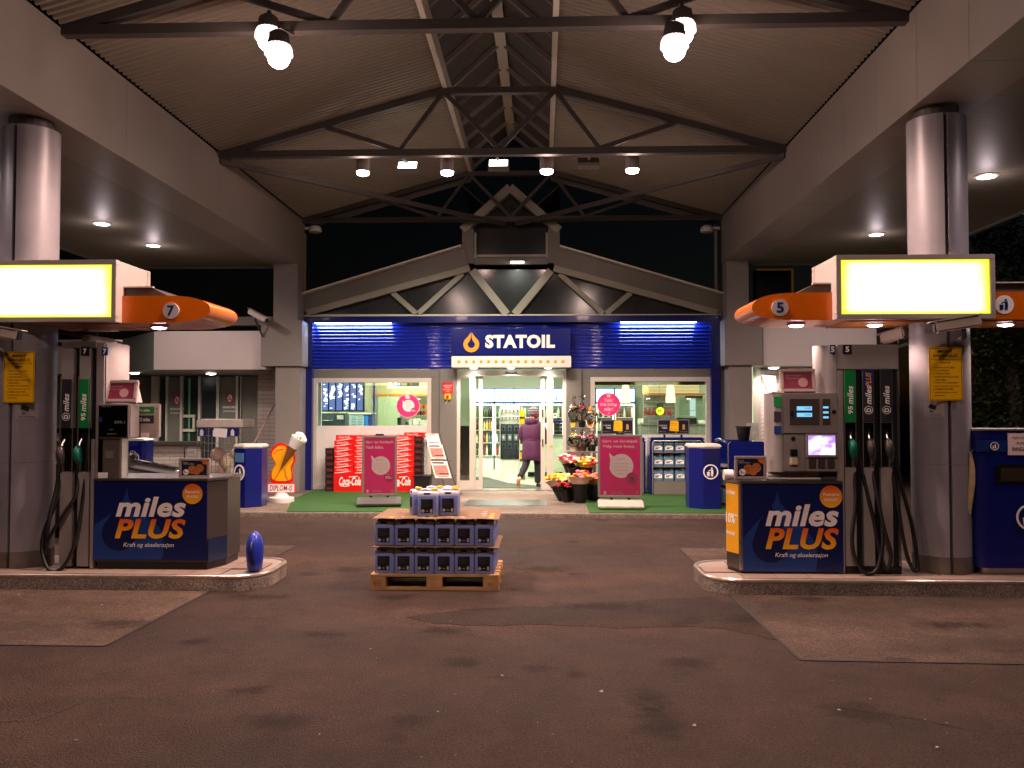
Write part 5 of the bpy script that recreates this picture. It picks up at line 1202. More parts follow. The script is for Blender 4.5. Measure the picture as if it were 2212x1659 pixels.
# counter base with chamfered end
x0, x1, x2 = bx(206.5), bx(450), bx(489, 8.25)
cp_ = part('counter_base', M('base_panel_grey', '#4b4541', .3, .3, .06, 3), p7, ('prismz', [(x0+.01, YP+.001), (x1, YP+.001), (x2, YP+.26), (x2, 8.66), (x0+.01, 8.66)], IZ+.07, bz(1042)))
part('kick_plate', m_black, p7, ('prismz', [(x0+.03, YP+.012), (x1-.0, YP+.012), (x2-.012, YP+.27), (x2-.012, 8.64), (x0+.03, 8.64)], IZ-.002, IZ+.069))
part('counter_top', m_steelb, p7, ('prismz', [(x0-.005, YP-.02), (x1+.01, YP-.02), (x2+.012, YP+.25), (x2+.012, 8.68), (x0-.005, 8.68)], bz(1041.5), bz(1035)), bevel=.006)
skirt(p7, x0, x1, bz(1214), bz(1043.5), YP-.002, (254.5, 405, 1075.5, 1120), (253, 405, 1124, 1167.5), (272, 380, 1176, 1188.5), (417, 1066.5, 22), None)
part('side_print', M('dim_side_print', '#182748', .25), p7, ('bar', (x1+.012, YP+.0, IZ+.18), (x2-.002, YP+.252, IZ+.18), .006, .22))  # bluish reflection on the chamfered end, painted as a dark blue panel
part('left_post', m_cab, p7, B(bx(199), bx(206), YP-.01, YP+.3, IZ, bz(950)), bevel=.004)
nozzle(bx(131), bz(984, 8.0), YP+.05, M('nozzle_grey', '#3c3836', .3), 'grey diesel nozzle in the left holster of pump 7', [(bx(132), YP+.02, bz(1030)), (bx(126), YP-.02, bz(1090)), (bx(108), YP-.06, bz(1150)), (bx(107), YP-.08, bz(1200)), (bx(128), YP-.1, bz(1236)), (bx(155), YP-.09, bz(1225)), (bx(174), YP-.05, bz(1170)), (bx(182), YP-.0, bz(1080)), (bx(185), YP+.03, bz(1000)), (bx(186), YP+.06, bz(930))])
nozzle(bx(168), bz(983, 8.0), YP+.05, M('nozzle_green', '#0c6a55', .35), 'green petrol nozzle in the right holster of pump 7', [(bx(170), YP+.02, bz(1030)), (bx(168), YP-.02, bz(1075)), (bx(150), YP-.05, bz(1110)), (bx(120), YP-.07, bz(1165)), (bx(110), YP-.06, bz(1200)), (bx(118), YP-.06, bz(1120)), (bx(126), YP+.0, bz(1050)), (bx(127), YP+.04, bz(960)), (bx(127), YP+.06, bz(850))])
# ad boards
def ad_board(a, c, y0, y1, Y, lean, label, glow=None):
    x0, x1, z1, z0 = bx(a, Y), bx(c, Y), bz(y0, Y), bz(y1, Y); cx, cz = (x0+x1)/2, (z0+z1)/2; w, h = x1-x0, z1-z0
    t = thing('ad_board', label, 'advert board', (cx, Y, z0), 'small advert boards on the pumps')
    m4 = lambda q: q.rot((cx, Y, z0), R(-12))
    m4(MB().frame(x0, x1, z0, z1, .032, Y-.02, Y+.02)).build('frame', M('advert_frame', '#b59f98', .4, .2, .04, 5), t, bevel=.006)
    pp = m4(MB().box(x0+.03, x1-.03, Y-.008, Y+.012, z0+.03, z1-.03)).build('poster', M('shaded_rose_print', '#84304a', .4), t)  # poster and print colours darkened to paint in the shade on the board
    m4(MB().disc(cx+w*.14, cz-h*.08, h*.2, Y-.0105, Y-.009, 24).text('Gjør en forskjell.', x0+.05, x0+w*.6, z1-.075, z1-.055, Y-.0105).text('Velg rosa kopp.', x0+.05, x0+w*.55, z1-.1, z1-.082, Y-.0105)).build('print', M('shaded_pink_print', '#c09090', .5), pp)
    m4(MB().box(x0+.01, x1-.01, Y+.022, Y+.04, z0, z1-.01)).build('back', m_white, t)
    MB().prismx([(Y+.045, z0), (Y+.16, z0), (Y+.075, z1-.06)], x0+.015, x0+.025).add(*(lambda q: (q.v, q.f))(MB().prismx([(Y+.045, z0), (Y+.16, z0), (Y+.075, z1-.06)], x1-.025, x1-.015))).build('stand_side', m_white, t)
    return t
ad_board(217, 294, 819, 869, YP+.03, 1, 'rose advert board leaning above the dark display, beside the number seven plates')
def cookie_ad(a, c, y0, y1, Y, label):
    x0, x1, z1, z0 = bx(a, Y), bx(c, Y), bz(y0, Y), bz(y1, Y); w, h = x1-x0, z1-z0
    t = thing('cookie_advert', label, 'advert frame', ((x0+x1)/2, Y, z0), 'framed cookie adverts on the pump counters')
    part('frame', M('advert_frame_silver', '#b9a8a2', .35, .4, .05, 5), t, ('frame', x0, x1, z0, z1, .028, Y-.014, Y+.014), bevel=.006)
    p = part('poster', M('cookie_poster_navy', '#1b2140', .35), t, B(x0+.026, x1-.026, Y-.004, Y+.01, z0+.026, z1-.026))
    mk = M('cookie_brown', '#b5692a', .7, 0, .3, 40); y = Y-.0045
    part('cookie', mk, p, ('disc', x0+w*.43, z0+h*.43, h*.21, y-.002, y-.0005, 20)); part('cookie', mk, p, ('disc', x0+w*.68, z0+h*.5, h*.2, y-.0035, y-.002, 20)); part('cookie', mk, p, ('disc', x0+w*.58, z0+h*.34, h*.17, y-.005, y-.0035, 20))
    b = MB()
    for q in range(9): b.disc(x0+w*random.uniform(.36, .74), z0+h*random.uniform(.3, .56), .005, y-.0062, y-.0052, 6)
    b.build('chocolate_chips', M('chocolate', '#3a1d0c', .6), p)
    d = part('price_disc', m_whitep, p, ('disc', x0+w*.24, z0+h*.31, h*.14, y-.006, y-.0045, 20)); part('numeral', m_black, d, ('text', '5,-', x0+w*.17, x0+w*.31, z0+h*.24, z0+h*.38, y-.008, .03))
    part('corner', m_orangeg, p, ('prism', [(x1-w*.28, z1-.028), (x1-.028, z1-.028), (x1-.028, z1-h*.34), (x1-w*.22, z1-h*.28)], y-.002, y-.0005))
    part('lettering', m_whitep, p, ('text', 'Fersk', x0+w*.13, x0+w*.3, z1-h*.23, z1-h*.18, y-.001), ('text', 'cookie til kaffen', x0+w*.13, x0+w*.48, z1-h*.31, z1-h*.26, y-.001))
    part('foot', m_white, t, B(x0+.02, x1-.02, Y+.015, Y+.12, z0, z0+.012))
cookie_ad(388, 455, 991, 1035, YP+.1, 'framed cookie advert standing on the left island counter')
# blue watering jug at the end of the left island
x, z = U(545, 1224, 7.98); y = 8.05
t = thing('watering_can', 'blue plastic watering can standing on the end of the left island', 'watering can', (x, y, IZ))
m_can = M('blue_can_plastic', '#2236a8', .3, 0, .06, 6)
part('body', m_can, t, ('lathe', [(.055, 0), (.066, .01), (.074, .1), (.078, .2), (.07, .27), (.05, .325), (.025, .355), (.006, .365)], (x, y, IZ), 24, 'z', 1.35), smooth=60)
part('handle', m_can, t, ('tube', [(x, y+.09, IZ+.28), (x, y+.16, IZ+.22), (x, y+.15, IZ+.1), (x, y+.1, IZ+.06)], .014, 8), smooth=60)
part('spout', M('blue_can_shadow', '#0d1648', .35), t, ('tube', [(x, y-.085, IZ+.06), (x, y-.118, IZ+.16), (x, y-.112, IZ+.24), (x, y-.085, IZ+.27)], [.032, .025, .017, .012], 10), smooth=60)  # spout in a darker blue than the body
# ------------------------------------------------------------ pump 5
p5 = thing('fuel_pump', 'fuel pump 5 with three nozzles, lit screen and blue front, right island', 'fuel pump', (bx(1830), 8.35, IZ), 'fuel pumps')
part('tower_back', m_black, p5, B(bx(1820), bx(1948), YP+.10, 8.68, IZ, bz(800)))
part('tower_head', m_pumpg, p5, B(bx(1808), bx(1943), YP, 8.67, bz(800), bz(746)), bevel=.008)
part('left_panel', m_pumpg, p5, B(bx(1808.5), bx(1822), YP, YP+.5, IZ+.01, bz(801)), bevel=.004)
for a, c in ((1824, 1848), (1863.5, 1887), (1902, 1926.5)):
    part('holster', m_black, p5, B(bx(a)+.004, bx(c)-.004, YP+.06, YP+.097, bz(1007), bz(913)))
    part('lower_panel', m_pumpg, p5, B(bx(a), bx(c), YP, YP+.098, IZ+.07, bz(1008)), bevel=.004)
    for q in (a, c): part('trim', m_alu, p5, B(bx(q)-.004, bx(q)+.003, YP-.008, YP-.001, bz(1007), bz(801)))
    part('trim', m_alu, p5, B(bx(a), bx(c), YP-.008, YP-.001, bz(913), bz(911.5)))
part('kick_plate', m_black, p5, B(bx(1823), bx(1944), YP+.01, YP+.09, IZ, IZ+.068))
part('hose_channel', m_rubber, p5, *[B(bx(a), bx(c), YP+.02, YP+.099, IZ+.07, bz(801)) for a, c in ((1851, 1861), (1890, 1900), (1929, 1938))], bevel=.006)
part('pole', m_steelb, p5, ('cyl', (bx(1944), YP+.05, IZ), (bx(1944), YP+.05, bz(800)), .016, 12), smooth=50)
letters_panel(p5, 1824.5, 1847.5, 801, 911, '95', 0, m_green, YP); letters_panel(p5, 1864.5, 1886.5, 801, 911, 'D', 0, m_dgrey, YP, 'PLUS'); letters_panel(p5, 1902.5, 1926, 801, 911, 'D', 0, m_dgrey, YP)
for a, c, Y in ((1821.5, 1840.5, YP-.004), (1794, 1805, YP+.0)):
    q = part('number_plate', M('plate_dark', '#17172a', .4) if a > 1800 else m_navyl, p5, B(bx(a), bx(c), Y-.006, Y+.003, bz(766), bz(747))); xm, zm = (bx(a)+bx(c))/2, bz(756.5)
    part('numeral', m_whitep, q, ('text', '5', xm-.017, xm+.017, zm-.026, zm+.026, Y-.008, .03))
part('rounded_corner', m_silv, p5, ('prismz', [(bx(1808)-.001, YP+.001)]+[(bx(1808)-.16*math.sin(R(a)), YP+.16-.159*math.cos(R(a))) for a in range(0, 91, 10)]+[(bx(1808)-.16, 8.24), (bx(1808)-.001, 8.24)], bz(849), bz(747)), smooth=40)
hd = part('display_head', m_cab, p5, B(bx(1688.5), bx(1807.5), YP-.02, 8.5, bz(937), bz(849)), bevel=.01)
part('display_window', M('window_brown_grey', '#4a4341', .2), hd, B(bx(1704.5), bx(1768), YP-.026, YP-.0205, bz(917), bz(862)), B(bx(1775), bx(1791.5), YP-.026, YP-.0205, bz(917), bz(862)))
for y0, y1 in ((878, 886.6), (891.7, 900.2)):
    q = part('lcd', m_lcd, hd, B(bx(1719.5), bx(1752), YP-.029, YP-.0265, bz(y1), bz(y0))); part('digits', M('lcd_digits', '#123a52', .5), q, ('text', '0,00', bx(1736), bx(1749), bz(y1-2), bz(y0+2), YP-.0305))
for y0 in (878, 888.7, 899.2): part('lcd', m_lcd, hd, B(bx(1776), bx(1787.5), YP-.029, YP-.0265, bz(y0+4.2), bz(y0)))
part('card_sticker', m_navy, hd, B(bx(1706), bx(1713), YP-.0285, YP-.0265, bz(900), bz(888))); part('lock', m_black, hd, ('lathe', [(.018, 0), (.018, -.01), (.01, -.012)], (bx(1799.5), YP-.021, bz(889)), 12, 'y'))
lo = part('terminal', m_cab, p5, B(bx(1688.5), bx(1807.5), YP-.02, 8.5, bz(1018), bz(938)), bevel=.01)
part('screen_bezel', M('bezel_grey', '#857c7a', .4), lo, B(bx(1738), bx(1806), YP-.04, YP-.0205, bz(987), bz(936.5)), bevel=.006)
def screen_mat():
    m = bpy.data.materials.new('lit_touch_screen'); m.use_nodes = True; n = m.node_tree; n.nodes.clear(); tc = n.nodes.new('ShaderNodeTexCoord')
    nz = n.nodes.new('ShaderNodeTexNoise'); nz.inputs['Scale'].default_value = 1.6; n.links.new(tc.outputs['Generated'], nz.inputs['Vector'])
    rp = n.nodes.new('ShaderNodeValToRGB'); rp.color_ramp.elements[0].position = .38; rp.color_ramp.elements[0].color = (.35, .18, .75, 1); rp.color_ramp.elements[1].position = .6; rp.color_ramp.elements[1].color = (1, .9, 1, 1)
    n.links.new(nz.outputs['Fac'], rp.inputs[0]); e = n.nodes.new('ShaderNodeEmission'); e.inputs[1].default_value = 1.5; n.links.new(rp.outputs[0], e.inputs[0]); o = n.nodes.new('ShaderNodeOutputMaterial'); n.links.new(e.outputs[0], o.inputs[0]); return m
part('touch_screen', screen_mat(), lo, B(bx(1742.5), bx(1800), YP-.043, YP-.0405, bz(981), bz(940)))
part('screen_button', E('screen_white', (.95, .9, 1), 1.3), lo, B(bx(1772), bx(1800), YP-.045, YP-.0432, bz(978), bz(972)))
part('door_line', m_dark, lo, B(bx(1736), bx(1736.8), YP-.0215, YP-.0202, bz(1017), bz(939)))
part('lock', m_black, lo, ('lathe', [(.02, 0), (.02, -.012), (.01, -.014)], (bx(1711), YP-.021, bz(946)), 14, 'y'))
part('card_reader', m_black, lo, B(bx(1704), bx(1719), YP-.05, YP-.0205, bz(984), bz(969)), bevel=.006); part('card_slot', M('slot_ivory', '#c9bca6', .4), lo, B(bx(1703), bx(1719.5), YP-.048, YP-.0205, bz(1003), bz(986)), bevel=.008)
for k in range(3): part('receipt_slot', M('slot_dark', '#3b3433', .5), lo, B(bx(1744+k*20), bx(1760+k*20), YP-.03, YP-.0205, bz(1010), bz(989)), bevel=.004)
sd_ = part('silver_side', m_silv, p5, ('prismz', [(bx(1688), YP-.018)]+[(bx(1688)-.12*math.sin(R(a)), YP+.16-.178*math.cos(R(a))) for a in range(0, 91, 10)]+[(bx(1688)-.12, 8.2), (bx(1688), 8.2)], bz(1018), bz(850)), smooth=40)
for y0, y1, m_ in ((857, 879, m_green), (889, 911, m_dgrey), (920, 937, m_navyl)):
    part('fuel_tag', m_, p5, ('bar', (bx(1686), YP-.021, bz((y0+y1)/2)), (bx(1672), YP-.0, bz((y0+y1)/2)), .006, bz(y0)-bz(y1)))
for k, px in enumerate((1664, 1672, 1680)): pass
ad_board(1687, 1763.5, 797, 848, YP+.03, 1, 'rose advert board leaning above the lit blue displays next to the bright leaflet holder')
# white panel of the advert board, tilted upward to catch the lamp
x0, x1 = bx(1659), bx(1687); z0 = bz(849)
t = thing('leaflet_holder', 'white leaflet holder lit bright beside the pump 5 advert board', 'leaflet holder', ((x0+x1)/2, YP+.1, z0))
part('holder', M('bright_white_plastic', '#f4efe9', .5, emit=0), t, ('prism', [(bx(1667), z0), (bx(1687), z0), (bx(1689), bz(804)), (bx(1658), bz(801))], YP+.1, YP+.13), bevel=.004).data.transform(Matrix.Translation((0, 0, 0)) @ Matrix.Rotation(R(-32), 4, 'X')); part('foot', m_whitep, t, B(bx(1668), bx(1694), YP+.0, YP+.16, z0+.0, z0+.012))
t = thing('paper_stack', 'white paper towels stacked on the pump 5 counter', 'paper towels', (bx(1720), 8.2, bz(1034)))
for k in range(3): part('towel', m_white, t, B(bx(1656)+.01*k, bx(1776), YP+.04+.02*k, YP+.3, bz(1036.5)+.03*k, bz(1036.5)+.029+.03*k), bevel=.01)
part('tray', M('tray_grey', '#4a4747', .5), t, B(bx(1777), bx(1812), YP+.04, YP+.3, bz(1036.5), bz(1019)), bevel=.008)
t = thing('paper_roll', 'white paper roll lying beside the cookie advert on pump 5', 'paper roll', (bx(1581), 8.25, bz(1030)))
part('roll', m_white, t, ('cyl', (bx(1572), 8.25, bz(1028)), (bx(1592), 8.25, bz(1028)), .05, 18), smooth=50)
x0, x1, x2 = bx(1598.6), bx(1818), bx(1566, 8.3)
part('counter_base', M('base_panel_grey', '#6d655f'), p5, ('prismz', [(x1, YP+.001), (x0, YP+.001), (x2, YP+.22), (x2*1.055, 8.66), (x1, 8.66)], IZ+.03, bz(1044)))
part('kick_plate', m_black, p5, ('prismz', [(x1, YP+.014), (x0+.004, YP+.014), (x2+.012, YP+.23), (x2*1.055+.012, 8.64), (x1, 8.64)], IZ-.002, IZ+.029))
part('counter_top', m_steelb, p5, ('prismz', [(x1, YP-.02), (x0-.01, YP-.02), (x2-.015, YP+.21), (x2*1.055-.012, 8.68), (x1, 8.68)], bz(1043.5), bz(1036.5)), bevel=.006)
skirt(p5, x0+.015, x1, bz(1231), bz(1045.5), YP-.002, (1650.5, 1808, 1086.5, 1134), (1650.5, 1808, 1137, 1183), (1671, 1784, 1190, 1202), (1794, 1072.6, 23.5), None)
part('corner_post', m_steelb, p5, ('cyl', (x0+.003, YP+.004, IZ+.03), (x0+.003, YP+.004, bz(1044)), .018, 14), smooth=50)
n_ = Vector((x2-x0, .22, 0)).normalized(); o_ = Vector((n_.y, -n_.x, 0)); o_ = o_ if o_.y < 0 else -o_
a_, c_ = Vector((x0, YP, 0))+n_*.03+o_*.004, Vector((x0, YP, 0))+n_*(Vector((x2-x0, .22, 0)).length-.005)+o_*.004
zm = (bz(1045.5)+bz(1195))/2
yp = part('yellow_side_panel', M('amber_print', '#e0a01c', .4), p5, ('bar', (a_.x, a_.y, zm), (c_.x, c_.y, zm), .006, bz(1045.5)-bz(1195)))
ang = math.atan2(-n_.y, -n_.x); mid = (a_+c_)/2+o_*.005
for q in (('10%*', -.10, .09, -.05, .05, 0, .03), ('miles', -.09, .05, .22, .265, 0, .02, .2), ('bonus', -.09, .04, -.16, -.115, 0, .02)): MB().text(*q).xf(Matrix.Translation((mid.x, mid.y, zm)) @ Matrix.Rotation(math.atan2(-n_.y, -n_.x), 4, 'Z')).build('lettering', m_whitep, yp)
for k, (px, lb, cm, pts) in enumerate((
    (1841, 'green petrol nozzle in the left holster of pump 5', MATS['nozzle_green'], [(1845, .02, 1012), (1843, -.03, 1080), (1832, -.06, 1150), (1836, -.08, 1195), (1855, -.09, 1228), (1882, -.08, 1222), (1897, -.05, 1170), (1899, -.0, 1120), (1895, .03, 1060), (1893, .06, 940)]),
    (1881, 'black premium diesel nozzle in the middle holster of pump 5', MATS['nozzle_grey'], [(1884, .02, 1012), (1890, -.03, 1070), (1902, -.06, 1140), (1914, -.07, 1190), (1905, -.07, 1222), (1893, -.06, 1195), (1882, -.03, 1120), (1868, .0, 1050), (1856, .05, 960)]),
    (1920, 'black diesel nozzle in the right holster of pump 5', MATS['nozzle_grey'], [(1925, .02, 1012), (1934, -.02, 1080), (1942, -.04, 1150), (1952, -.05, 1200), (1966, -.05, 1226), (1974, -.03, 1210), (1966, -.0, 1130), (1948, .02, 1050), (1935, .05, 960)]))):
    nozzle(bx(px), bz(966, 8.0), YP+.05, cm, lb, [(bx(a), YP+d, bz(c)) for a, d, c in pts])
cookie_ad(1585.5, 1654.5, 984, 1034, YP+.04, 'framed cookie advert on the right island counter by the paper roll')
# ================================================================== bins
def bin_body(t, x0, x1, y0, d, z0, z1, mt, ch=.06, wave=1):
    """steel bin: chamfered plan, domed white lid"""
    w = x1-x0
    pl = [(x0+ch, y0), (x1-ch, y0), (x1, y0+ch*1.2), (x1, y0+d), (x0, y0+d), (x0, y0+ch*1.2)]
    part('body', mt, t, ('prismz', pl, z0+.02, z1-.05), bevel=.006)
    part('plinth', m_black, t, ('prismz', [(x0+(x-x0)*.96+w*.02, y0+.02+(y-y0)*.95) for x, y in pl], z0, z0+.019))
    lid = [(x0-.012, z1-.05), (x1+.012, z1-.05)]+[(x1+.012-(w+.024)*i/12, z1-.02+.022*math.sin(math.pi*i/12)*(1 if wave else .4)-(.018 if i in (0, 12) else 0)) for i in range(13)]
    part('lid', m_white, t, ('prism', lid, y0-.012, y0+d+.01), bevel=.005)
def g_y(py, z): return G(1106, py, z)[1]
# left bin by the pavement corner
YB_ = 13.85
x0, x1 = X(503, YB_), X(577, 14.3)
t = thing('waste_bin', 'tall blue waste bin with white lid and round litter symbol at the left pavement corner', 'waste bin', ((x0+x1)/2, YB_, SW), 'blue waste bins')
xm = x0+(x1-x0)*.5
part('body', m_blued, t, ('prismz', [(x0, YB_+.08), (xm, YB_), (x1, YB_+.20), (x1, YB_+.5), (x0, YB_+.5)], SW+.0, Z(970, YB_)), bevel=.006)
part('lid', m_white, t, ('prismz', [(x0-.015, YB_+.07), (xm-.01, YB_-.015), (x1+.015, YB_+.19), (x1+.015, YB_+.52), (x0-.015, YB_+.52)], Z(970, YB_)+.001, Z(961, YB_)), bevel=.02)
ang = math.atan2(-.08, xm-x0)
def on_face(b, cx, cy, cz, rz): return b.xf(Matrix.Translation((cx, cy, cz)) @ Matrix.Rotation(rz, 4, 'Z'))
cx, cy = (x0+xm)/2, YB_+.04
on_face(MB().box(-.085, .085, -.012, -.002, -.075, .075), cx, cy, Z(990, YB_), ang).build('opening_flap', M('pale_blue_flap', '#5a86b8', .35), t)
zz = Z(1023, YB_)
s = on_face(MB().disc(0, 0, .115, -.008, -.002, 28, .78), cx, cy, zz, ang).build('litter_symbol', m_navy, t)
on_face(MB().ring(0, 0, .105, .135, -.013, -.003, 28, .78), cx, cy, zz, ang).build('ring', m_whitep, s)
on_face(MB().disc(.015, .05, .016, -.012, -.009, 10).prism([(0, .03), (.04, .032), (.045, -.08), (.005, -.08)], -.012, -.009).prism([(-.06, 0), (-.015, 0), (-.022, -.075), (-.052, -.075)], -.012, -.009), cx, cy, zz, ang).build('figure', m_whitep, s)
# right bin before the jug rack
x0, x1 = X(1481, 14.3), X(1556, YB_); xm = x0+(x1-x0)*.42
t = thing('waste_bin', 'tall blue waste bin with pale lid standing on the turf right of the pink poster', 'waste bin', ((x0+x1)/2, YB_, SW), 'blue waste bins')
part('body', m_blued, t, ('prismz', [(x0, YB_+.16), (xm, YB_), (x1, YB_), (x1, YB_+.5), (x0, YB_+.5)], SW, Z(968, YB_)), bevel=.006)
part('lid', m_white, t, ('prismz', [(x0-.012, YB_+.155), (xm-.005, YB_-.015), (x1+.015, YB_-.015), (x1+.015, YB_+.52), (x0-.012, YB_+.52)], Z(968, YB_)+.001, Z(959, YB_)), bevel=.02)
part('opening_flap', M('bin_shadow_blue', '#0a1250', .4), t, B(xm+.03, x1-.02, YB_-.008, YB_-.001, Z(999, YB_), Z(972, YB_)))  # flap in a darker blue than the bin body
litter_man(t, X(1534, YB_), Z(1018, YB_), .10, YB_-.01, m_whitep, m_navy, m_whitep)
# distant bin by the low wall
Y = 17.3; x0, x1 = X(266, Y), X(313, Y)
t = thing('waste_bin', 'blue waste bin with round litter symbol before the low brick wall, behind pump 7', 'waste bin', ((x0+x1)/2, Y, SW), 'blue waste bins')
bin_body(t, x0, x1, Y, .42, 0, Z(948, Y), m_blued)
litter_man(t, X(292, Y), Z(990, Y), .085, Y-.012, m_whitep, m_navy, m_whitep); part('opening_flap', m_navyl, t, B(X(273, Y), X(298, Y), Y-.006, Y-.001, Z(964, Y), Z(955, Y)))
# big service bin at the right edge
Y = 8.05; x0, x1 = X(2106, Y), X(2290, Y)
t = thing('service_bin', 'big rounded blue service bin with paper notice at the right edge of the island', 'service bin', ((x0+x1)/2, 8.35, IZ))
part('body', m_blued, t, ('prismz', rrect(x0, x1, Y, Y+.58, .12, 6), IZ+.06, Z(930, Y)), bevel=.006)
part('foot', m_steelb, t, ('prismz', rrect(x0+.05, x1-.05, Y+.05, Y+.53, .1, 6), IZ, IZ+.059))
part('top_edge', m_alu, t, ('prismz', rrect(x0-.008, x1+.008, Y-.008, Y+.588, .12, 6), Z(930, Y)+.001, Z(926, Y)))
part('letter_slot', m_black, t, B(x0+.17, x1-.05, Y-.012, Y-.001, Z(1042, Y), Z(1001, Y)), bevel=.004); part('slot_glass', M('brown_slot', '#3b3228', .15), t, B(x0+.22, x1-.1, Y-.016, Y-.0125, Z(1036, Y), Z(1008, Y)))
part('blue_band', m_navyl, t, B(x0+.005, x0+.3, Y-.006, Y-.001, Z(974, Y), Z(950, Y)))
part('paper_notice', m_pinkw, t, B(X(2175, Y), X(2262, Y), Y-.01, Y-.002, Z(981, Y), Z(935, Y))); part('lettering', m_dgrey, t, ('text', 'GJELDER ALLE', X(2184, Y), X(2240, Y), Z(948, Y), Z(942, Y), Y-.012), ('text', 'PUMPER:', X(2194, Y), X(2222, Y), Z(959, Y), Z(953, Y), Y-.012), ('text', 'INNGANG', X(2184, Y), X(2226, Y), Z(973, Y), Z(964, Y), Y-.012, .02))
litter_man(t, X(2145, Y), Z(962, Y), .032, Y-.016, m_whitep, m_navy, m_whitep); litter_man(t, X(2218, Y), Z(1112, Y), .10, Y-.012, m_whitep, m_navy, m_whitep)
x = x0-.01
t = thing('hanging_cloth', 'beige window cloth hanging from the side of the big blue bin', 'cloth', (x, 8.1, Z(1108, Y)))
b = MB(); n = 14
for i in range(n+1):
    u = i/n; z = Z(975, Y)+(Z(1108, Y)-Z(975, Y))*u; w = .008+.022*math.sin(math.pi*min(1, u*1.02))**.7
    b.v += [(x-.022+w*math.cos(a)+.012*math.sin(u*5), 8.08+w*.8*math.sin(a), z) for a in [2*math.pi*j/10 for j in range(10)]]
b.f = [(i*10+j, i*10+(j+1) % 10, (i+1)*10+(j+1) % 10, (i+1)*10+j) for i in range(n) for j in range(10)]+[tuple(range(9, -1, -1)), tuple(range(n*10, n*10+10))]
b.build('cloth', M('beige_cloth', '#b8a17c', .9, 0, .2, 12), t, smooth=80)
part('hook', m_black, t, ('tube', [(x-.015, 8.08, Z(976, Y)), (x, 8.08, Z(970, Y)), (x+.03, 8.1, Z(972, Y))], .008, 6))

# ================================================================== pallet of screen wash
m_wood = M('pallet_wood', '#b48c5c', .75, 0, .22, 7, .2, 40)
PX0, PX1, PY0, PY1 = X(802, 7.9), X(1078, 7.9), 7.88, 8.68
pl = thing('wooden_pallet', 'wooden pallet on the asphalt carrying blue screen wash jugs', 'pallet', ((PX0+PX1)/2, 8.28, 0))
for i in range(3):
    for j in range(3):
        x = PX0+(.0725, (PX1-PX0)/2, PX1-PX0-.0725)[i]; y = PY0+(.05, .4, .75)[j]
        part('block', m_wood, pl, B(x-.0725, x+.0725, y-.05, y+.05, .022, .1), bevel=.003)
for y, w in ((.05, .1), (.4, .145), (.75, .1)): part('bottom_board', m_wood, pl, B(PX0, PX1, PY0+y-w/2, PY0+y+w/2, 0, .0215), bevel=.003)
for x in (.0725, (PX1-PX0)/2, PX1-PX0-.0725): part('stringer', m_wood, pl, B(PX0+x-.0725, PX0+x+.0725, PY0, PY1, .1005, .122), bevel=.003)
for y, w in ((.0725, .145), (.235, .1), (.4, .145), (.565, .1), (.7275, .145)): part('deck_board', m_wood, pl, B(PX0, PX1, PY0+y-w/2, PY0+y+w/2, .1225, .144), bevel=.003)
part('branding_print', M('burnt_print', '#6b4526', .8), pl, ('ring', PX0+.07, .062, .020, .023, PY0-.002, PY0-.0005, 18, 1.6), ('text', 'EPAL', PX0+.045, PX0+.095, .054, .07, PY0-.002)); part('branding_print', MATS['burnt_print'], pl, ('text', 'EUR', PX1-.1, PX1-.045, .05, .075, PY0-.002))
# jug prototype: 0.18 wide, 0.13 deep, 0.235 high
def wash_mat():
    m = bpy.data.materials.new('screen_wash_plastic'); m.use_nodes = True; n = m.node_tree; b = n.nodes['Principled BSDF']; L = n.links.new
    tc = n.nodes.new('ShaderNodeTexCoord'); sp = n.nodes.new('ShaderNodeSeparateXYZ'); L(tc.outputs['Object'], sp.inputs[0])
    rp = n.nodes.new('ShaderNodeMapRange'); rp.inputs[1].default_value = .180; rp.inputs[2].default_value = .196; L(sp.outputs['Z'], rp.inputs[0])
    mx = n.nodes.new('ShaderNodeMix'); mx.data_type = 'RGBA'; mx.inputs[6].default_value = (*lin('#7f8fcb'), 1); mx.inputs[7].default_value = (*lin('#cdcfdd'), 1); L(rp.outputs[0], mx.inputs[0])
    L(mx.outputs[2], b.inputs['Base Color']); b.inputs['Roughness'].default_value = .35; b.inputs['Subsurface Weight'].default_value = .25; b.inputs['Subsurface Radius'].default_value = (.02, .03, .08); b.inputs['Subsurface Scale'].default_value = .5
    return m
m_wash = wash_mat(); m_jlab = M('jug_label_black', '#141318', .4)
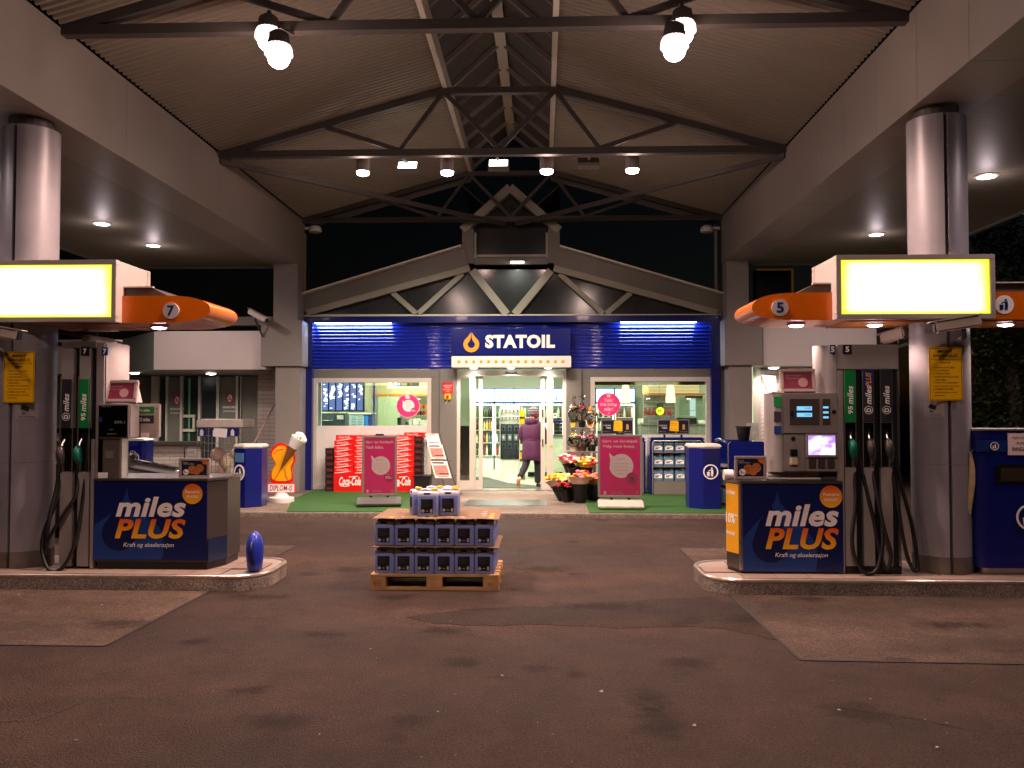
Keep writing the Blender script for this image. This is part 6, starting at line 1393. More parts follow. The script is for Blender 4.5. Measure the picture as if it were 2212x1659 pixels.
def jug_proto(name, label, cat, group, mw, lab=True, w=.184, d=.13, h=.240):
    t = thing(name, label, cat, (0, 0, 0), group)
    b = MB(); rings = [(0, .97, .97), (.006, 1, 1), (h*.85, 1, 1), (h*.90, .975, .96), (h*.935, .9, .86), (h*.945, .8, .8)]
    sec = rrect(-w/2, w/2, -d/2, d/2, .018, 3); n = len(sec)
    for z, kx, ky in rings: b.v += [(x*kx, y*ky, z) for x, y in sec]
    b.f = [(i*n+j, i*n+(j+1) % n, (i+1)*n+(j+1) % n, (i+1)*n+j) for i in range(len(rings)-1) for j in range(n)]+[tuple(range(n-1, -1, -1)), tuple(range((len(rings)-1)*n, len(rings)*n))]
    b.build('body', mw, t, smooth=40)
    part('handle', mw, t, ('tube', [(-w*.36, 0, h*.9), (-w*.32, 0, h*1.0), (-w*.1, 0, h*1.01), (w*.12, 0, h*.99), (w*.16, 0, h*.9)], .014, 8), smooth=60)
    part('neck', mw, t, ('lathe', [(.03, h*.9), (.026, h*.94), (.026, h*.98)], (w*.31, 0, 0), 14), smooth=50)
    part('cap', M('jug_cap_yellow', '#d6b21e', .4), t, ('lathe', [(.03, h*.97), (.03, h*1.045), (.024, h*1.06)], (w*.31, 0, 0), 14), smooth=40)
    part('handle_opening', M('handle_shadow', '#20233f', .6), t, ('prism', rrect(-w*.2, w*.14, h*.83, h*.905, .008), -d/2-.001, -d/2+.004))  # flat dark patch painted for the shade inside the handle recess
    if lab:
        l = part('label', m_jlab, t, B(-w*.33, w*.27, -d/2-.0025, -d/2+.001, h*.12, h*.66))
        b = MB(); y = -d/2-.004
        b.prism([(-w*.24+.018*math.cos(a), h*.205+.018*math.sin(a)) for a in (0, math.pi/2, math.pi, 1.5*math.pi)], y, y+.001)
        b.box(w*.13, w*.235, y, y+.001, h*.15, h*.28); b.box(-w*.07, w*.03, y, y+.001, h*.19, h*.215)
        b.build('label_print', M('label_print_grey', '#a9a6ae', .5), l)
        b = MB()
        for q in range(5): b.box(-w*.28, w*(.05+.12*(q % 2)), y+.0005, y+.001, h*(.62-.06*q), h*(.635-.06*q))
        b.build('label_text', M('label_text_dim', '#4b4954', .5), l)
    return t
first = jug_proto('screen_wash_jug', 'blue screen wash jug', 'jug', 'screen wash jugs on the pallet', m_wash)
used = False
def put_jug(x, y, z, rz, label):
    global used
    o = first if not used else copy_tree(first); used = True
    place(o, (x, y, z), rz); o['label'] = label
pw = (X(1068.6, 7.93)-X(810, 7.93))/6; jx0 = X(810, 7.93)
for lay, z, nm in ((0, .146, 'lower'), (1, .403, 'upper')):
    for i in range(6): put_jug(jx0+pw*(i+.5), 7.99, z, 0, 'blue screen wash jug in the %s pallet layer, %s from the left in front' % (nm, ORD[i]))
    for j in range(1, 5): put_jug(jx0+pw*5.5, 7.99+.145*j, z, 0, 'blue screen wash jug, %s pallet layer, right side, %s behind the front corner' % (nm, ORD[j-1]))
for i, (x, y, rz, lb) in enumerate(((X(901, 8.15), 8.22, R(-70), 'blue screen wash jug turned sideways on top of the cardboard, left one with yellow cap'), (X(926, 8.05), 8.06, 0, 'blue screen wash jug on top of the cardboard, front one with dark label'),
                                    (X(970, 8.1), 8.14, 0, 'blue screen wash jug on top of the cardboard, right one with yellow cap'), (X(940, 8.4), 8.32, R(8), 'blue screen wash jug at the back on top of the cardboard'), (X(974, 8.4), 8.33, R(-6), 'blue screen wash jug at the back right on top of the cardboard'))):
    put_jug(x, y, .6625, rz, lb)
def sheet(z, label, sag):
    b = MB(); n, m = 14, 6
    for k in (0, 1):
        for i in range(n+1):
            for j in range(m+1):
                u, v = i/n, j/m; e = max(0, abs(u-.5)*2-.75)*sag+max(0, abs(v-.5)*2-.75)*sag*.5
                b.v.append((PX0+.02+(PX1-PX0-.02)*u, PY0-.01+.8*v, z+e+.004*k+.003*math.sin(i*1.7+j)))
    N = (n+1)*(m+1)
    q = lambda i, j, k: k*N+i*(m+1)+j
    for i in range(n):
        for j in range(m): b.f += [(q(i, j, 1), q(i+1, j, 1), q(i+1, j+1, 1), q(i, j+1, 1)), (q(i, j, 0), q(i, j+1, 0), q(i+1, j+1, 0), q(i+1, j, 0))]
    for i in range(n): b.f += [(q(i, 0, 0), q(i+1, 0, 0), q(i+1, 0, 1), q(i, 0, 1)), (q(i, m, 0), q(i, m, 1), q(i+1, m, 1), q(i+1, m, 0))]
    for j in range(m): b.f += [(q(0, j, 0), q(0, j, 1), q(0, j+1, 1), q(0, j+1, 0)), (q(n, j, 0), q(n, j+1, 0), q(n, j+1, 1), q(n, j, 1))]
    tag(b.build('cardboard_sheet', m_card, smooth=60), label, 'cardboard', 'cardboard layers on the pallet')
sheet(.3965, 'brown cardboard layer between the two rows of jugs', -.02); sheet(.6535, 'brown cardboard sheet on top of the stacked jugs', -.008)

# ================================================================== drink cartons by the shop wall
YK = 16.62
cx0, cx1 = X(722, YK), X(895, YK)
m_redb = M('red_base_print', '#d5100f', .4)
bs = thing('carton_base', 'red display plinth with large white script lettering under the cartons', 'display plinth', ((cx0+cx1)/2, YK+.15, SW))
part('plinth', m_redb, bs, B(cx0, cx1, YK-.02, YK+.36, SW+.01, Z(1023, YK)))
zq0, zq1 = Z(1052, YK), Z(1031, YK)
def cola(b, x0, x1, z0, z1, y, bold=.03):
    w, h = x1-x0, z1-z0
    b.text('Coca-Cola', x0, x1, z0+h*.12, z1, y, bold, .35)
    b.bar((x0+w*.04, y, z0+h*.1), (x0+w*.3, y, z0+h*.02), .0015, h*.08); b.bar((x0+w*.3, y, z0+h*.02), (x0+w*.5, y, z0+h*.1), .0015, h*.07)
    b.bar((x0+w*.45, y, z1), (x0+w*.85, y, z1+h*.06), .0015, h*.07)
for a, c in ((734, 781), (842, 888)): b = MB(); cola(b, X(a, YK), X(c, YK), zq0, zq1, YK-.0225); b.build('lettering', m_whitep, bs)
cw = (cx1-cx0)/4; chh = (Z(940.5, YK)-Z(1023, YK))/7
def carton(lab):
    t = thing('drink_carton', lab, 'carton', (0, 0, 0), 'stacked red drink cartons'); w = cw-.008
    part('box', m_red, t, B(-w/2, w/2, 0, .3, 0, chh-.004), bevel=.004)
    b = MB(); b.text('Coca-Cola', -w*.36, w*.22, chh*.42, chh*.82, -.0025, .02, .35); b.build('lettering', M('pale_red_script', '#f6cfc8', .5), t)
    n = 10; up = [(-w/2+.01+(w*.86)*i/n, chh*(.22+.18*math.sin(-1.3+2.6*i/n)*.9)) for i in range(n+1)]; lo = [(x, z-chh*.14*math.sin(math.pi*(1-i/n)*.85+.1)) for i, (x, z) in enumerate(up)]
    MB().prism(up+lo[::-1], -.0025, -.0005).build('wave_print', m_whitep, t)
    return t
c0 = carton('red drink carton'); us = False
for i in range(4):
    for r_ in range(7):
        o = c0 if not us else copy_tree(c0); us = True
        jit = random.uniform(-.005, .005)
        place(o, (cx0+cw*(i+.5)+jit+(.03 if r_ == 6 and i == 0 else 0), YK+random.uniform(-.006, .006), Z(1023, YK)+.002+r_*chh), R(random.uniform(-1.5, 1.5)))
        o['label'] = 'red drink carton in the %s column from the left, %s from below' % (ORD[i], ORD[r_])
o = copy_tree(c0); place(o, (X(893, YK), YK+.05, Z(946, YK)-.0+.0), R(-4)); o['label'] = 'red drink carton lying askew on top right of the stack, over the dark crates'
# black bottle crates at both ends
m_crate = M('dark_crate_plastic', '#241212', .5, 0, .1, 8)
def crate(lab, w):
    t = thing('bottle_crate', lab, 'crate', (0, 0, 0), 'stacked dark bottle crates'); h = .118
    part('body', m_crate, t, B(-w/2, w/2, 0, .3, 0, h-.014), bevel=.008); part('rim', m_crate, t, ('prismz', [(-w/2-.005, -.005), (w/2+.005, -.005), (w/2+.005, .305), (-w/2-.005, .305)], h-.014, h-.004))
    b = MB()
    b.text('Coca', -w*.3, w*.3, h*.3, h*.62, -.0025, .03, .3); b.build('lettering', M('crate_red_print', '#8c1a18', .5), t)
    return t
wl = X(722, YK)-X(700, YK); pr_ = crate('dark bottle crate', .17); us = False
for side, px, n in ((0, 712, 7), (1, 903.5, 9)):
    for k in range(n):
        o = pr_ if not us else copy_tree(pr_); us = True
        place(o, (X(px-.6, YK), YK+.03, SW+.014+k*.1195), R(random.uniform(-1, 1))); o['label'] = 'dark bottle crate, %s from below, stack %s of the red cartons' % (ORD[k], ('left', 'right')[side])
# ================================================================== poster stands
def poster_stand(px0, px1, py0, py1, Y, rz, lines, label, price, basecol, baseY):
    x0, x1 = X(px0, Y), X(px1, Y); w = x1-x0; h = Z(py0, Y)-Z(py1, Y); zb = Z(py1, Y)-SW
    t = thing('poster_stand', label, 'poster stand', (0, 0, 0), 'pavement poster stands')
    part('frame', m_alu, t, ('frame', -w/2, w/2, zb, zb+h, .038, -.03, .03), bevel=.008)
    p = part('poster', m_pink, t, B(-w/2+.036, w/2-.036, -.012, .012, zb+.036, zb+h-.036)); y = -.0125
    part('cover_sheet', glass('poster_cover', '#ffffff', 1.2, .08), t, B(-w/2+.036, w/2-.036, -.022, -.021, zb+.036, zb+h-.036))
    b = MB()
    for k, s in enumerate(lines): b.text(s, -w*.40, w*(.40 if k == 0 else .12 if price else .34), zb+h*(.862-.08*k), zb+h*(.915-.08*k), y-.002, .028)
    b.build('lettering', m_pinkw, p)
    cz = zb+h*.50; r = w*.27
    MB().prism(arc(.02, cz, r, -205, 130, 30)+[(-r*.92, cz+r*1.12)], y-.002, y-.0005).build('speech_shape', M('speech_shape_pale', '#f2e4e0', .5), p)
    MB().text('STØTT', -.05, .08, cz+r*.5, cz+r*.64, y-.004, .01).text('rosa sløyfe', -.11, .13, cz+r*.12, cz+r*.26, y-.004).text('kampen mot', -.1, .12, cz-r*.14, cz, y-.004).text('brystkreft', -.09, .12, cz-r*.42, cz-r*.28, y-.004).text('nå!', -.03, .05, cz-r*.7, cz-r*.58, y-.004).build('print_lines', M('salmon_print', '#d9a09a', .5), p)
    MB().ring(-w*.27, cz+.01, .03, .045, y-.0035, y-.002, 16, .7).bar((-w*.29, y-.003, cz-.02), (-w*.33, y-.003, cz-.14), .0015, .018).bar((-w*.25, y-.003, cz-.02), (-w*.24, y-.003, cz-.1), .0015, .018).build('ribbon', M('ribbon_pink', '#d65d92', .4), p)
    d = part('price_disc', M('magenta_light', '#cf2f6e'), p, ('disc', w*.27, zb+h*.30, w*.14, y-.005, y-.003, 26))
    if price: part('lettering', m_whitep, d, ('text', '50,-', w*.17, w*.37, zb+h*.275, zb+h*.325, y-.007, .03), ('text', 'MINIMUM', w*.19, w*.35, zb+h*.35, zb+h*.36, y-.007))
    else: part('cup', M('cup_grey', '#6b4a52', .5), d, ('prism', [(w*.21, zb+h*.335), (w*.33, zb+h*.335), (w*.31, zb+h*.255), (w*.23, zb+h*.255)], y-.007, y-.0055)); 
    part('footer', m_pinkw, p, ('text', 'les mer på rosasloyfe.no', -w*.2, w*.1, zb+.055, zb+.07, y-.002), ('text', 'Støtt saken i butikken', -w*.2, w*.05, zb+.08, zb+.092, y-.002), ('disc', -w*.34, zb+.08, .022, y-.002, y-.001, 10), ('box', -w*.37, -w*.31, y-.002, y-.001, zb+.048, zb+.066))
    drop(w*.37, zb+.075, .02, y-.003, y-.001).build('drop_logo', m_orangep, p)
    part('clip', m_black, t, B(-.07, .07, -.02, .03, zb+h+.002, zb+h+.03), bevel=.004)
    for s in (-.14, .14): part('spring_foot', m_black, t, B(s-.02, s+.02, -.02, .02, .13, zb-.001))
    bw, bd = (.36, .30)
    part('base', basecol, t, ('prismx', [(-.30, 0), (.30, 0), (.34, .05), (.12, .13), (-.12, .13), (-.34, .05)], -bw, bw), bevel=.015)
    place(t, ((x0+x1)/2, Y, SW+.012), rz); return t
poster_stand(783.5, 857.5, 943, 1073, 14.25, R(9), ('Gjør en forskjell.', 'Vask bilen.'), 'magenta poster stand with price 50 before the red cartons', 1, M('dark_grey_base', '#4a4744', .6, 0, .1, 6), 0)
poster_stand(1291, 1387, 940, 1075, 14.0, R(-2), ('Gjør en forskjell.', 'Velg rosa kopp.'), 'magenta poster stand with pink cup picture left of the jug rack', 0, M('pale_stone_base', '#a9a296', .8, 0, .15, 9, .3), 0)
# ================================================================== newspaper rack
YN = 16.1
t = thing('newspaper_rack', 'black wire newspaper rack left of the door', 'newspaper rack', (X(950, YN), YN, SW))
b = MB(); ax, az = U(924, 938, YN); bx_, bz_ = U(962, 1052, YN)
for s in (0, .22):
    b.tube([(ax+s, YN+.12, az), (bx_+s*.95, YN-.1, bz_)], .008, 6)
b.tube([(bx_+.06, YN-.1, bz_), (bx_+.08, YN-.05, SW+.01)], .008, 6); b.tube([(bx_-.2, YN-.2, SW+.012), (bx_+.3, YN-.2, SW+.012), (bx_+.3, YN+.2, SW+.012), (bx_-.2, YN+.2, SW+.012)], .008, 6)
for u in (.28, .62, .97): b.tube([(ax+(bx_-ax)*u-.01, YN+.12-.22*u-.04, az+(bz_-az)*u*.8), (ax+(bx_-ax)*u+.24, YN+.12-.22*u-.04, az+(bz_-az)*u*.8)], .007, 6)
b.build('wire_frame', m_black, t)
m_news = M('newsprint', '#e8dcd2', .8, 0, .1, 14); m_newp = M('news_picture', '#b3786c', .8, 0, .35, 22); m_newk = M('news_ink', '#3a2c28', .8)
for k, (y0, y1, xa, w) in enumerate(((937, 962, 918, 28), (960, 991, 924, 32), (995, 1031, 932, 35))):
    xl, zt_ = U(xa, y0, YN); zb_ = Z(y1, YN); dx = (y1-y0)*.32*YN/F; ww = w*YN/F
    q = thing('newspaper', 'newspaper in the %s pocket of the wire rack' % ('top', 'middle', 'bottom')[k], 'newspaper', (xl+ww/2, YN, zb_), 'newspapers in the rack')
    yy0, yy1 = YN+.02-.08*k, YN-.06-.08*k
    def P4(a, c, off=0): return (xl+dx*c+ww*a, yy0+(yy1-yy0)*c-off, zt_+(zb_-zt_)*c)
    b = MB(); b.add([P4(0, 0), P4(1, 0), P4(1, 1), P4(0, 1), P4(0, 0, -.012), P4(1, 0, -.012), P4(1, 1, -.012), P4(0, 1, -.012)], [(0, 1, 2, 3), (7, 6, 5, 4), (0, 4, 5, 1), (1, 5, 6, 2), (2, 6, 7, 3), (3, 7, 4, 0)]); b.build('paper', m_news, q)
    b = MB()
    for a0, a1, c0_, c1_ in (((.08, .92, .25, .85),) if k else ((.1, .5, .7, .8),)): b.add([P4(a0, c0_, .003), P4(a1, c0_, .003), P4(a1, c1_, .003), P4(a0, c1_, .003)], [(0, 1, 2, 3)])
    b.build('picture', m_newp, q)
    b = MB()
    for a0, a1, c0_, c1_ in ((.08, .8, .06, .14), (.3, .9, .72, .78), (.2, .85, .9, .94)): b.add([P4(a0, c0_, .004), P4(a1, c0_, .004), P4(a1, c1_, .004), P4(a0, c1_, .004)], [(0, 1, 2, 3)])
    b.build('headline', m_newk if k else m_newp, q)
x0, x1 = X(896, 16.2), X(931, 16.2)
t = thing('plastic_crate', 'black plastic crate on the turf right of the red cartons', 'crate', ((x0+x1)/2, 16.2, SW))
part('body', m_black, t, ('prism', [(x0+.03, SW+.013), (x1-.03, SW+.013), (x1, Z(1031, 16.2)), (x0, Z(1031, 16.2))], 16.1, 16.45), bevel=.008); part('rim', m_black, t, B(x0-.015, x1+.015, 16.085, 16.465, Z(1031, 16.2)+.001, Z(1031, 16.2)+.03))
# ================================================================== ice cream sign (plain cone sign, plate and round foot)
YD = 14.75
cx, _ = U(609, 1000, YD)
t = thing('ice_cream_sign', 'yellow ice cream sign with red outline, cone and name plate on white foot', 'sign', (cx, YD, SW))
part('foot', m_white, t, ('lathe', [(.21, 0), (.215, .02), (.21, .085), (.13, .1), (.09, .15), (.075, .165), (.03, .17)], (cx, YD, SW), 36), smooth=35)
x0, x1, z1, z0 = X(580, YD), X(639, YD), Z(1045.6, YD), Z(1066, YD)
q = part('name_plate', m_red, t, ('prism', rrect(x0, x1, z0, z1, .015), YD-.02, YD+.02)); part('plate_face', m_whitep, q, ('prism', rrect(x0+.012, x1-.012, z0+.012, z1-.012, .008), YD-.024, YD-.0205)); part('lettering', M('deep_red_script', '#a81420', .5), q, ('text', 'DIPLOM-IS', x0+.04, x1-.04, z0+.035, z1-.03, YD-.0265, .012, .2))
def D2(px, py): return U(px, py, YD)
outl = [(586, 1046), (583, 1030), (588, 1012), (596, 1004), (588, 990), (583, 978), (590, 966), (602, 956), (618, 958), (622, 966), (634, 974), (640, 990), (634, 1004), (630, 1012), (634, 1028), (632, 1046)]
def swell(pts, k):
    mx, my = sum(p[0] for p in pts)/len(pts), sum(p[1] for p in pts)/len(pts); return [(mx+(a-mx)*k, my+(c-my)*k) for a, c in pts]
def smooth_poly(pts):
    for _ in range(2):
        o = []
        for i, p in enumerate(pts): r_ = pts[(i+1) % len(pts)]; o += [(p[0]*.75+r_[0]*.25, p[1]*.75+r_[1]*.25), (p[0]*.25+r_[0]*.75, p[1]*.25+r_[1]*.75)]
        pts = o
    return pts
bd = part('sign_board', m_red, t, ('prism', [D2(*p) for p in smooth_poly(outl)], YD-.012, YD+.012)); part('yellow_face', M('sunny_yellow_print', '#f4b012', .35), bd, ('prism', [D2(*p) for p in smooth_poly(swell(outl, .86))], YD-.018, YD-.0125))
b = MB()
for pts in ([(592, 1038), (604, 1020), (612, 1000)], [(625, 1040), (618, 1026), (616, 1012)], [(592, 980), (600, 972), (612, 970)]):
    b.tube([(D2(*p)[0], YD-.0185, D2(*p)[1]) for p in pts], .007, 6)
b.build('swirl_print', M('orange_red_print', '#d8431a', .45), bd)
cn_ = part('cone', M('wafer_brown', '#8a5526', .6, 0, .25, 30), t, ('tube', [(D2(606, 1016)[0], YD-.03, D2(606, 1016)[1]), (D2(634, 966)[0], YD-.05, D2(634, 966)[1])], [.004, .085], 16), smooth=60)
a, c = D2(634, 966); e_, f_ = D2(646, 946)
part('cone_sleeve', m_whitep, cn_, ('tube', [(a, YD-.05, c), (e_, YD-.05, f_)], [.086, .125], 18), smooth=60)
b = MB()
for px, py, r_ in ((640, 946, .07), (650, 943, .08), (657, 951, .06), (646, 940, .06), (653, 947, .08)): x, z = D2(px, py); b.sphere((x, YD-.05, z), r_, (1, .8, 1), 12, 8)
b.build('cream', M('cream_white', '#f6f0e2', .5), cn_, smooth=80)
b = MB()
for p0, p1 in (((641, 952), (648, 945)), ((650, 952), (655, 944)), ((645, 958), (639, 963))): b.bar((D2(*p0)[0], YD-.125, D2(*p0)[1]), (D2(*p1)[0], YD-.125, D2(*p1)[1]), .012, .02)
b.build('caramel', M('caramel', '#a4621a', .4), cn_)
# leaning pole
a = U(540, 966, 15.6); c = U(593, 872, 17.1)
t = thing('leaning_pole', 'thin wooden pole leaning on the white brick pier behind the blue bin', 'pole', (a[0]-.2, 15.2, SW))
part('shaft', M('grey_wood', '#8a7466', .7), t, ('cyl', (a[0]-.32, 15.25, SW+.012), (c[0], 17.12, c[1]), .018, 8), smooth=60)
# wire cage for deposit bottles
YW = 17.0; x0, x1 = X(427, YW), X(522, YW); zt = Z(906, YW)
t = thing('wire_cage', 'wire recycling cage with clear lid, blue labels and transparent bags', 'wire cage', ((x0+x1)/2, YW, SW))
part('lid', M('milky_plastic', '#c9beb4', .45, 0, .08, 6), t, B(x0-.02, x1+.02, YW-.02, YW+.72, Z(925, YW), zt), bevel=.02)
b = MB()
for k in range(13): b.tube([(x0+(x1-x0)*k/12, YW, SW), (x0+(x1-x0)*k/12, YW, Z(925, YW))], .006, 5)
for k in range(9): z = SW+.02+(Z(925, YW)-SW-.02)*k/8; b.tube([(x0, YW, z), (x1, YW, z)], .006, 5); b.tube([(x1, YW, z), (x1, YW+.7, z)], .006, 5)
for k in range(1, 9): b.tube([(x1, YW+.7*k/8, SW), (x1, YW+.7*k/8, Z(925, YW))], .006, 5)
o = b.build('wire_mesh', M('galvanised_wire', '#9a9490', .4, .7), t)
for a, c in ((429, 446), (456, 474), (492, 516)):
    q = part('sign_plate', M('violet_blue_plate', '#1a1668', .4), t, B(X(a, YW), X(c, YW), YW-.02, YW-.009, Z(943.5, YW), Z(925.5, YW))); mx = (X(a, YW)+X(c, YW))/2
    part('pictogram', m_white, q, B(mx-.04, mx+.03, YW-.023, YW-.0205, Z(942, YW), Z(930, YW)), B(mx-.02, mx+.01, YW-.023, YW-.0205, Z(930, YW)+.001, Z(927.5, YW)))
MB().box(X(463, YW), X(492, YW), YW-.035, YW-.03, Z(945, YW), Z(926, YW)).rot((X(478, YW), YW, Z(935, YW)), 0, R(6)).build('paper_note', m_whitep, t)
bagm = [M('clear_bag_film', '#b9aea2', .3, 0, .2, 9), M('bag_red_content', '#a58072', .5, 0, .3, 8), M('bag_pale_content', '#cfc3a0', .5, 0, .2, 8)]
k = 0
for px, py, r_ in ((445, 1010, .24), (470, 985, .2), (495, 1000, .24), (508, 1025, .26), (460, 1035, .24), (488, 1048, .22), (512, 980, .16), (480, 1018, .17), (505, 1050, .15)):
    x, z = U(px, py, YW+.35); z = max(z, SW+r_*.8)
    part('bag', bagm[k % 3], t, ('sphere', (min(max(x, x0+.2), x1-.2), YW+.34+.03*(k % 3), z), r_, (.75, 1, .9), 14, 9), smooth=80); k += 1
# small grey A-frame notice before the low wall
Y = 17.6; x0, x1 = X(405, Y), X(425, Y)
t = thing('info_board', 'small white notice board on bent black stand beside the low brick wall', 'notice board', ((x0+x1)/2, Y, SW))
part('board', m_white, t, B(x0, x1+.1, Y, Y+.02, Z(1012, Y), Z(971, Y))); part('print', m_greyd, t, ('text', 'VASK', x0+.03, x0+.15, Z(981, Y), Z(976, Y), Y-.003), ('text', 'åpent 7-22', x0+.03, x0+.17, Z(990, Y), Z(986, Y), Y-.003))
part('stand', m_black, t, ('tube', [(x0-.02, Y, SW), (x0-.06, Y, Z(971, Y)), (x0-.0, Y, Z(965, Y)), (x1+.12, Y, Z(965, Y)), (x1+.14, Y, SW)], .012, 6))
# ================================================================== jug racks
m_clr = M('clear_blue_jug', '#5c7f93', .25, 0, .15, 20, coat=.3)
def rack_jug():
    t = jug_proto('washer_jug', 'clear washer fluid jug', 'jug', 'clear jugs in the blue rack', m_clr, False, .19, .14, .21)
    for ch in t.children:
        if ch.name.startswith('cap'): ch.data = ch.data.copy(); ch.data.materials[0] = m_whitep
    l = MB().prism([(-.07, .05), (.075, .05), (.075, .11), (.03, .13), (-.05, .125), (-.07, .1)], -.0735, -.069).build('label', m_whitep, t); part('label_print', m_navyl, l, B(-.05, .05, -.0745, -.0736, .095, .105), B(-.05, .01, -.0745, -.0736, .065, .085)); return t
wj = rack_jug(); us = False
def rack(px0, px1, Y, label, wh, rows, fill):
    global us
    x0, x1 = X(px0, Y), X(px1, Y); zt = Z(945, Y)
    t = thing('jug_rack', label, 'display rack', ((x0+x1)/2, Y+.25, SW), 'blue jug racks')
    prof = [(x0, SW+.012), (x0, zt-.09)]+[(x0+.09-.09*math.cos(R(a)), zt-.09+.09*math.sin(R(a))) for a in (20, 45, 70, 90)]+[(x1-.09+.09*math.sin(R(a)), zt-.09+.09*math.cos(R(a))) for a in (0, 20, 45, 70)]+[(x1, zt-.09), (x1, SW+.012)]
    part('back_panel', M('slate_back', '#1b2340', .5), t, ('prism', prof, Y+.45, Y+.48))
    for a in (x0, x1): part('side_panel', m_blue, t, B(a-.018, a+.018, Y, Y+.449, SW+.012, zt-.06), bevel=.01)
    part('front_trim', m_alu, t, ('tube', [(x0+.03, Y-.01, SW+.05), (x0+.03, Y-.01, zt-.1), (x0+.06, Y-.01, zt-.06), (x1-.06, Y-.01, zt-.06), (x1-.03, Y-.01, zt-.1), (x1-.03, Y-.01, SW+.05)], .012, 8), smooth=60)
    part('top_hood', m_blue, t, B(x0-.018, x1+.018, Y-.0, Y+.448, zt-.058, zt-.0), bevel=.02)
    part('base_panel', m_greyd, t, B(x0+.02, x1-.02, Y, Y+.44, SW+.012, SW+.26), bevel=.005)
    n = int((x1-x0-.06)/.205)
    for r_ in range(3):
        z = SW+.265+r_*.265
        part('shelf', m_greyd, t, B(x0+.02, x1-.02, Y+.0, Y+.44, z-.006, z))
        for k in range(n):
            if not fill: continue
            o = wj if not us else copy_tree(wj); us = True
            place(o, (x0+.14+k*.205, Y+.12, z+.001), R(random.uniform(-5, 5))); o['label'] = 'clear washer fluid jug, %s shelf of the %s, %s from left' % (('bottom', 'middle', 'top')[r_], wh, ORD[k])
    return x0, x1, zt
rack(1405.5, 1520, 16.2, 'blue rack of clear washer fluid jugs under the right window', 'rack under the window', 3, 1)
rack(1300, 1392, 16.3, 'blue rack half hidden behind the magenta cup poster', 'rack behind the poster', 3, 1)
# rack seen from its closed side, with pot and picture on top
Y = 14.3; x0, x1 = X(1573, Y), X(1651, Y); zt = Z(953, Y)
t = thing('jug_rack', 'blue rack turned sideways behind pump 5 with a black pot on top', 'display rack', ((x0+x1)/2, Y, SW), 'blue jug racks')
part('side_panel', m_blue, t, ('prism', rrect(x0, x1, SW+.012, zt, .04), Y, Y+.03), bevel=.004); part('side_panel', m_blue, t, ('prism', rrect(x0-.0, x1, SW+.012, zt, .04), Y+.9, Y+.93), bevel=.004)
part('spine', m_navy, t, B(x1-.03, x1-.001, Y+.031, Y+.899, SW+.012, zt-.03)); part('front_trim', m_alu, t, ('tube', [(x0-.005, Y-.004, SW+.03), (x0-.005, Y-.004, zt-.05), (x0+.03, Y-.004, zt-.004)], .01, 6))
part('arched_top', m_blue, t, ('tube', [(x0, Y+.03, zt-.02), (x0-.03, Y+.2, zt+.0), (x0-.04, Y+.5, zt+.02), (x0-.02, Y+.9, zt-.01)], .03, 8), smooth=60)
for k in range(3):
    part('shelf', m_greyd, t, B(x0-.14, x1-.03, Y+.031, Y+.899, SW+.06+k*.29, SW+.075+k*.29))
for k in range(2):
    o = copy_tree(wj); place(o, (x0-.05, Y+.2+.0*k, SW+.076+.29*k), R(90)); o['label'] = 'clear washer fluid jug on the %s shelf of the sideways rack' % ('bottom', 'second')[k]
x, _ = U(1606, 950, Y+.2)
tag(MB().lathe([(.085, 0), (.088, .005), (.118, .215), (.128, .22), (.128, .245), (.118, .245), (.11, .2)], (x, Y+.2, zt+.002), 24).build('plant_pot', m_black, smooth=40), 'empty black plant pot on top of the sideways blue rack', 'pot')
x0, z0 = U(1622, 950, Y+.5); t = thing('photo_card', 'pale picture card leaning behind the black pot on the blue rack', 'card', (x0, Y+.5, zt))
MB().box(x0-.06, x0+.14, Y+.5, Y+.51, zt+.002, zt+.30).rot((x0, Y+.5, zt), R(-6)).build('card', M('grey_photo_card', '#8f958c', .5, 0, .3, 9), t)
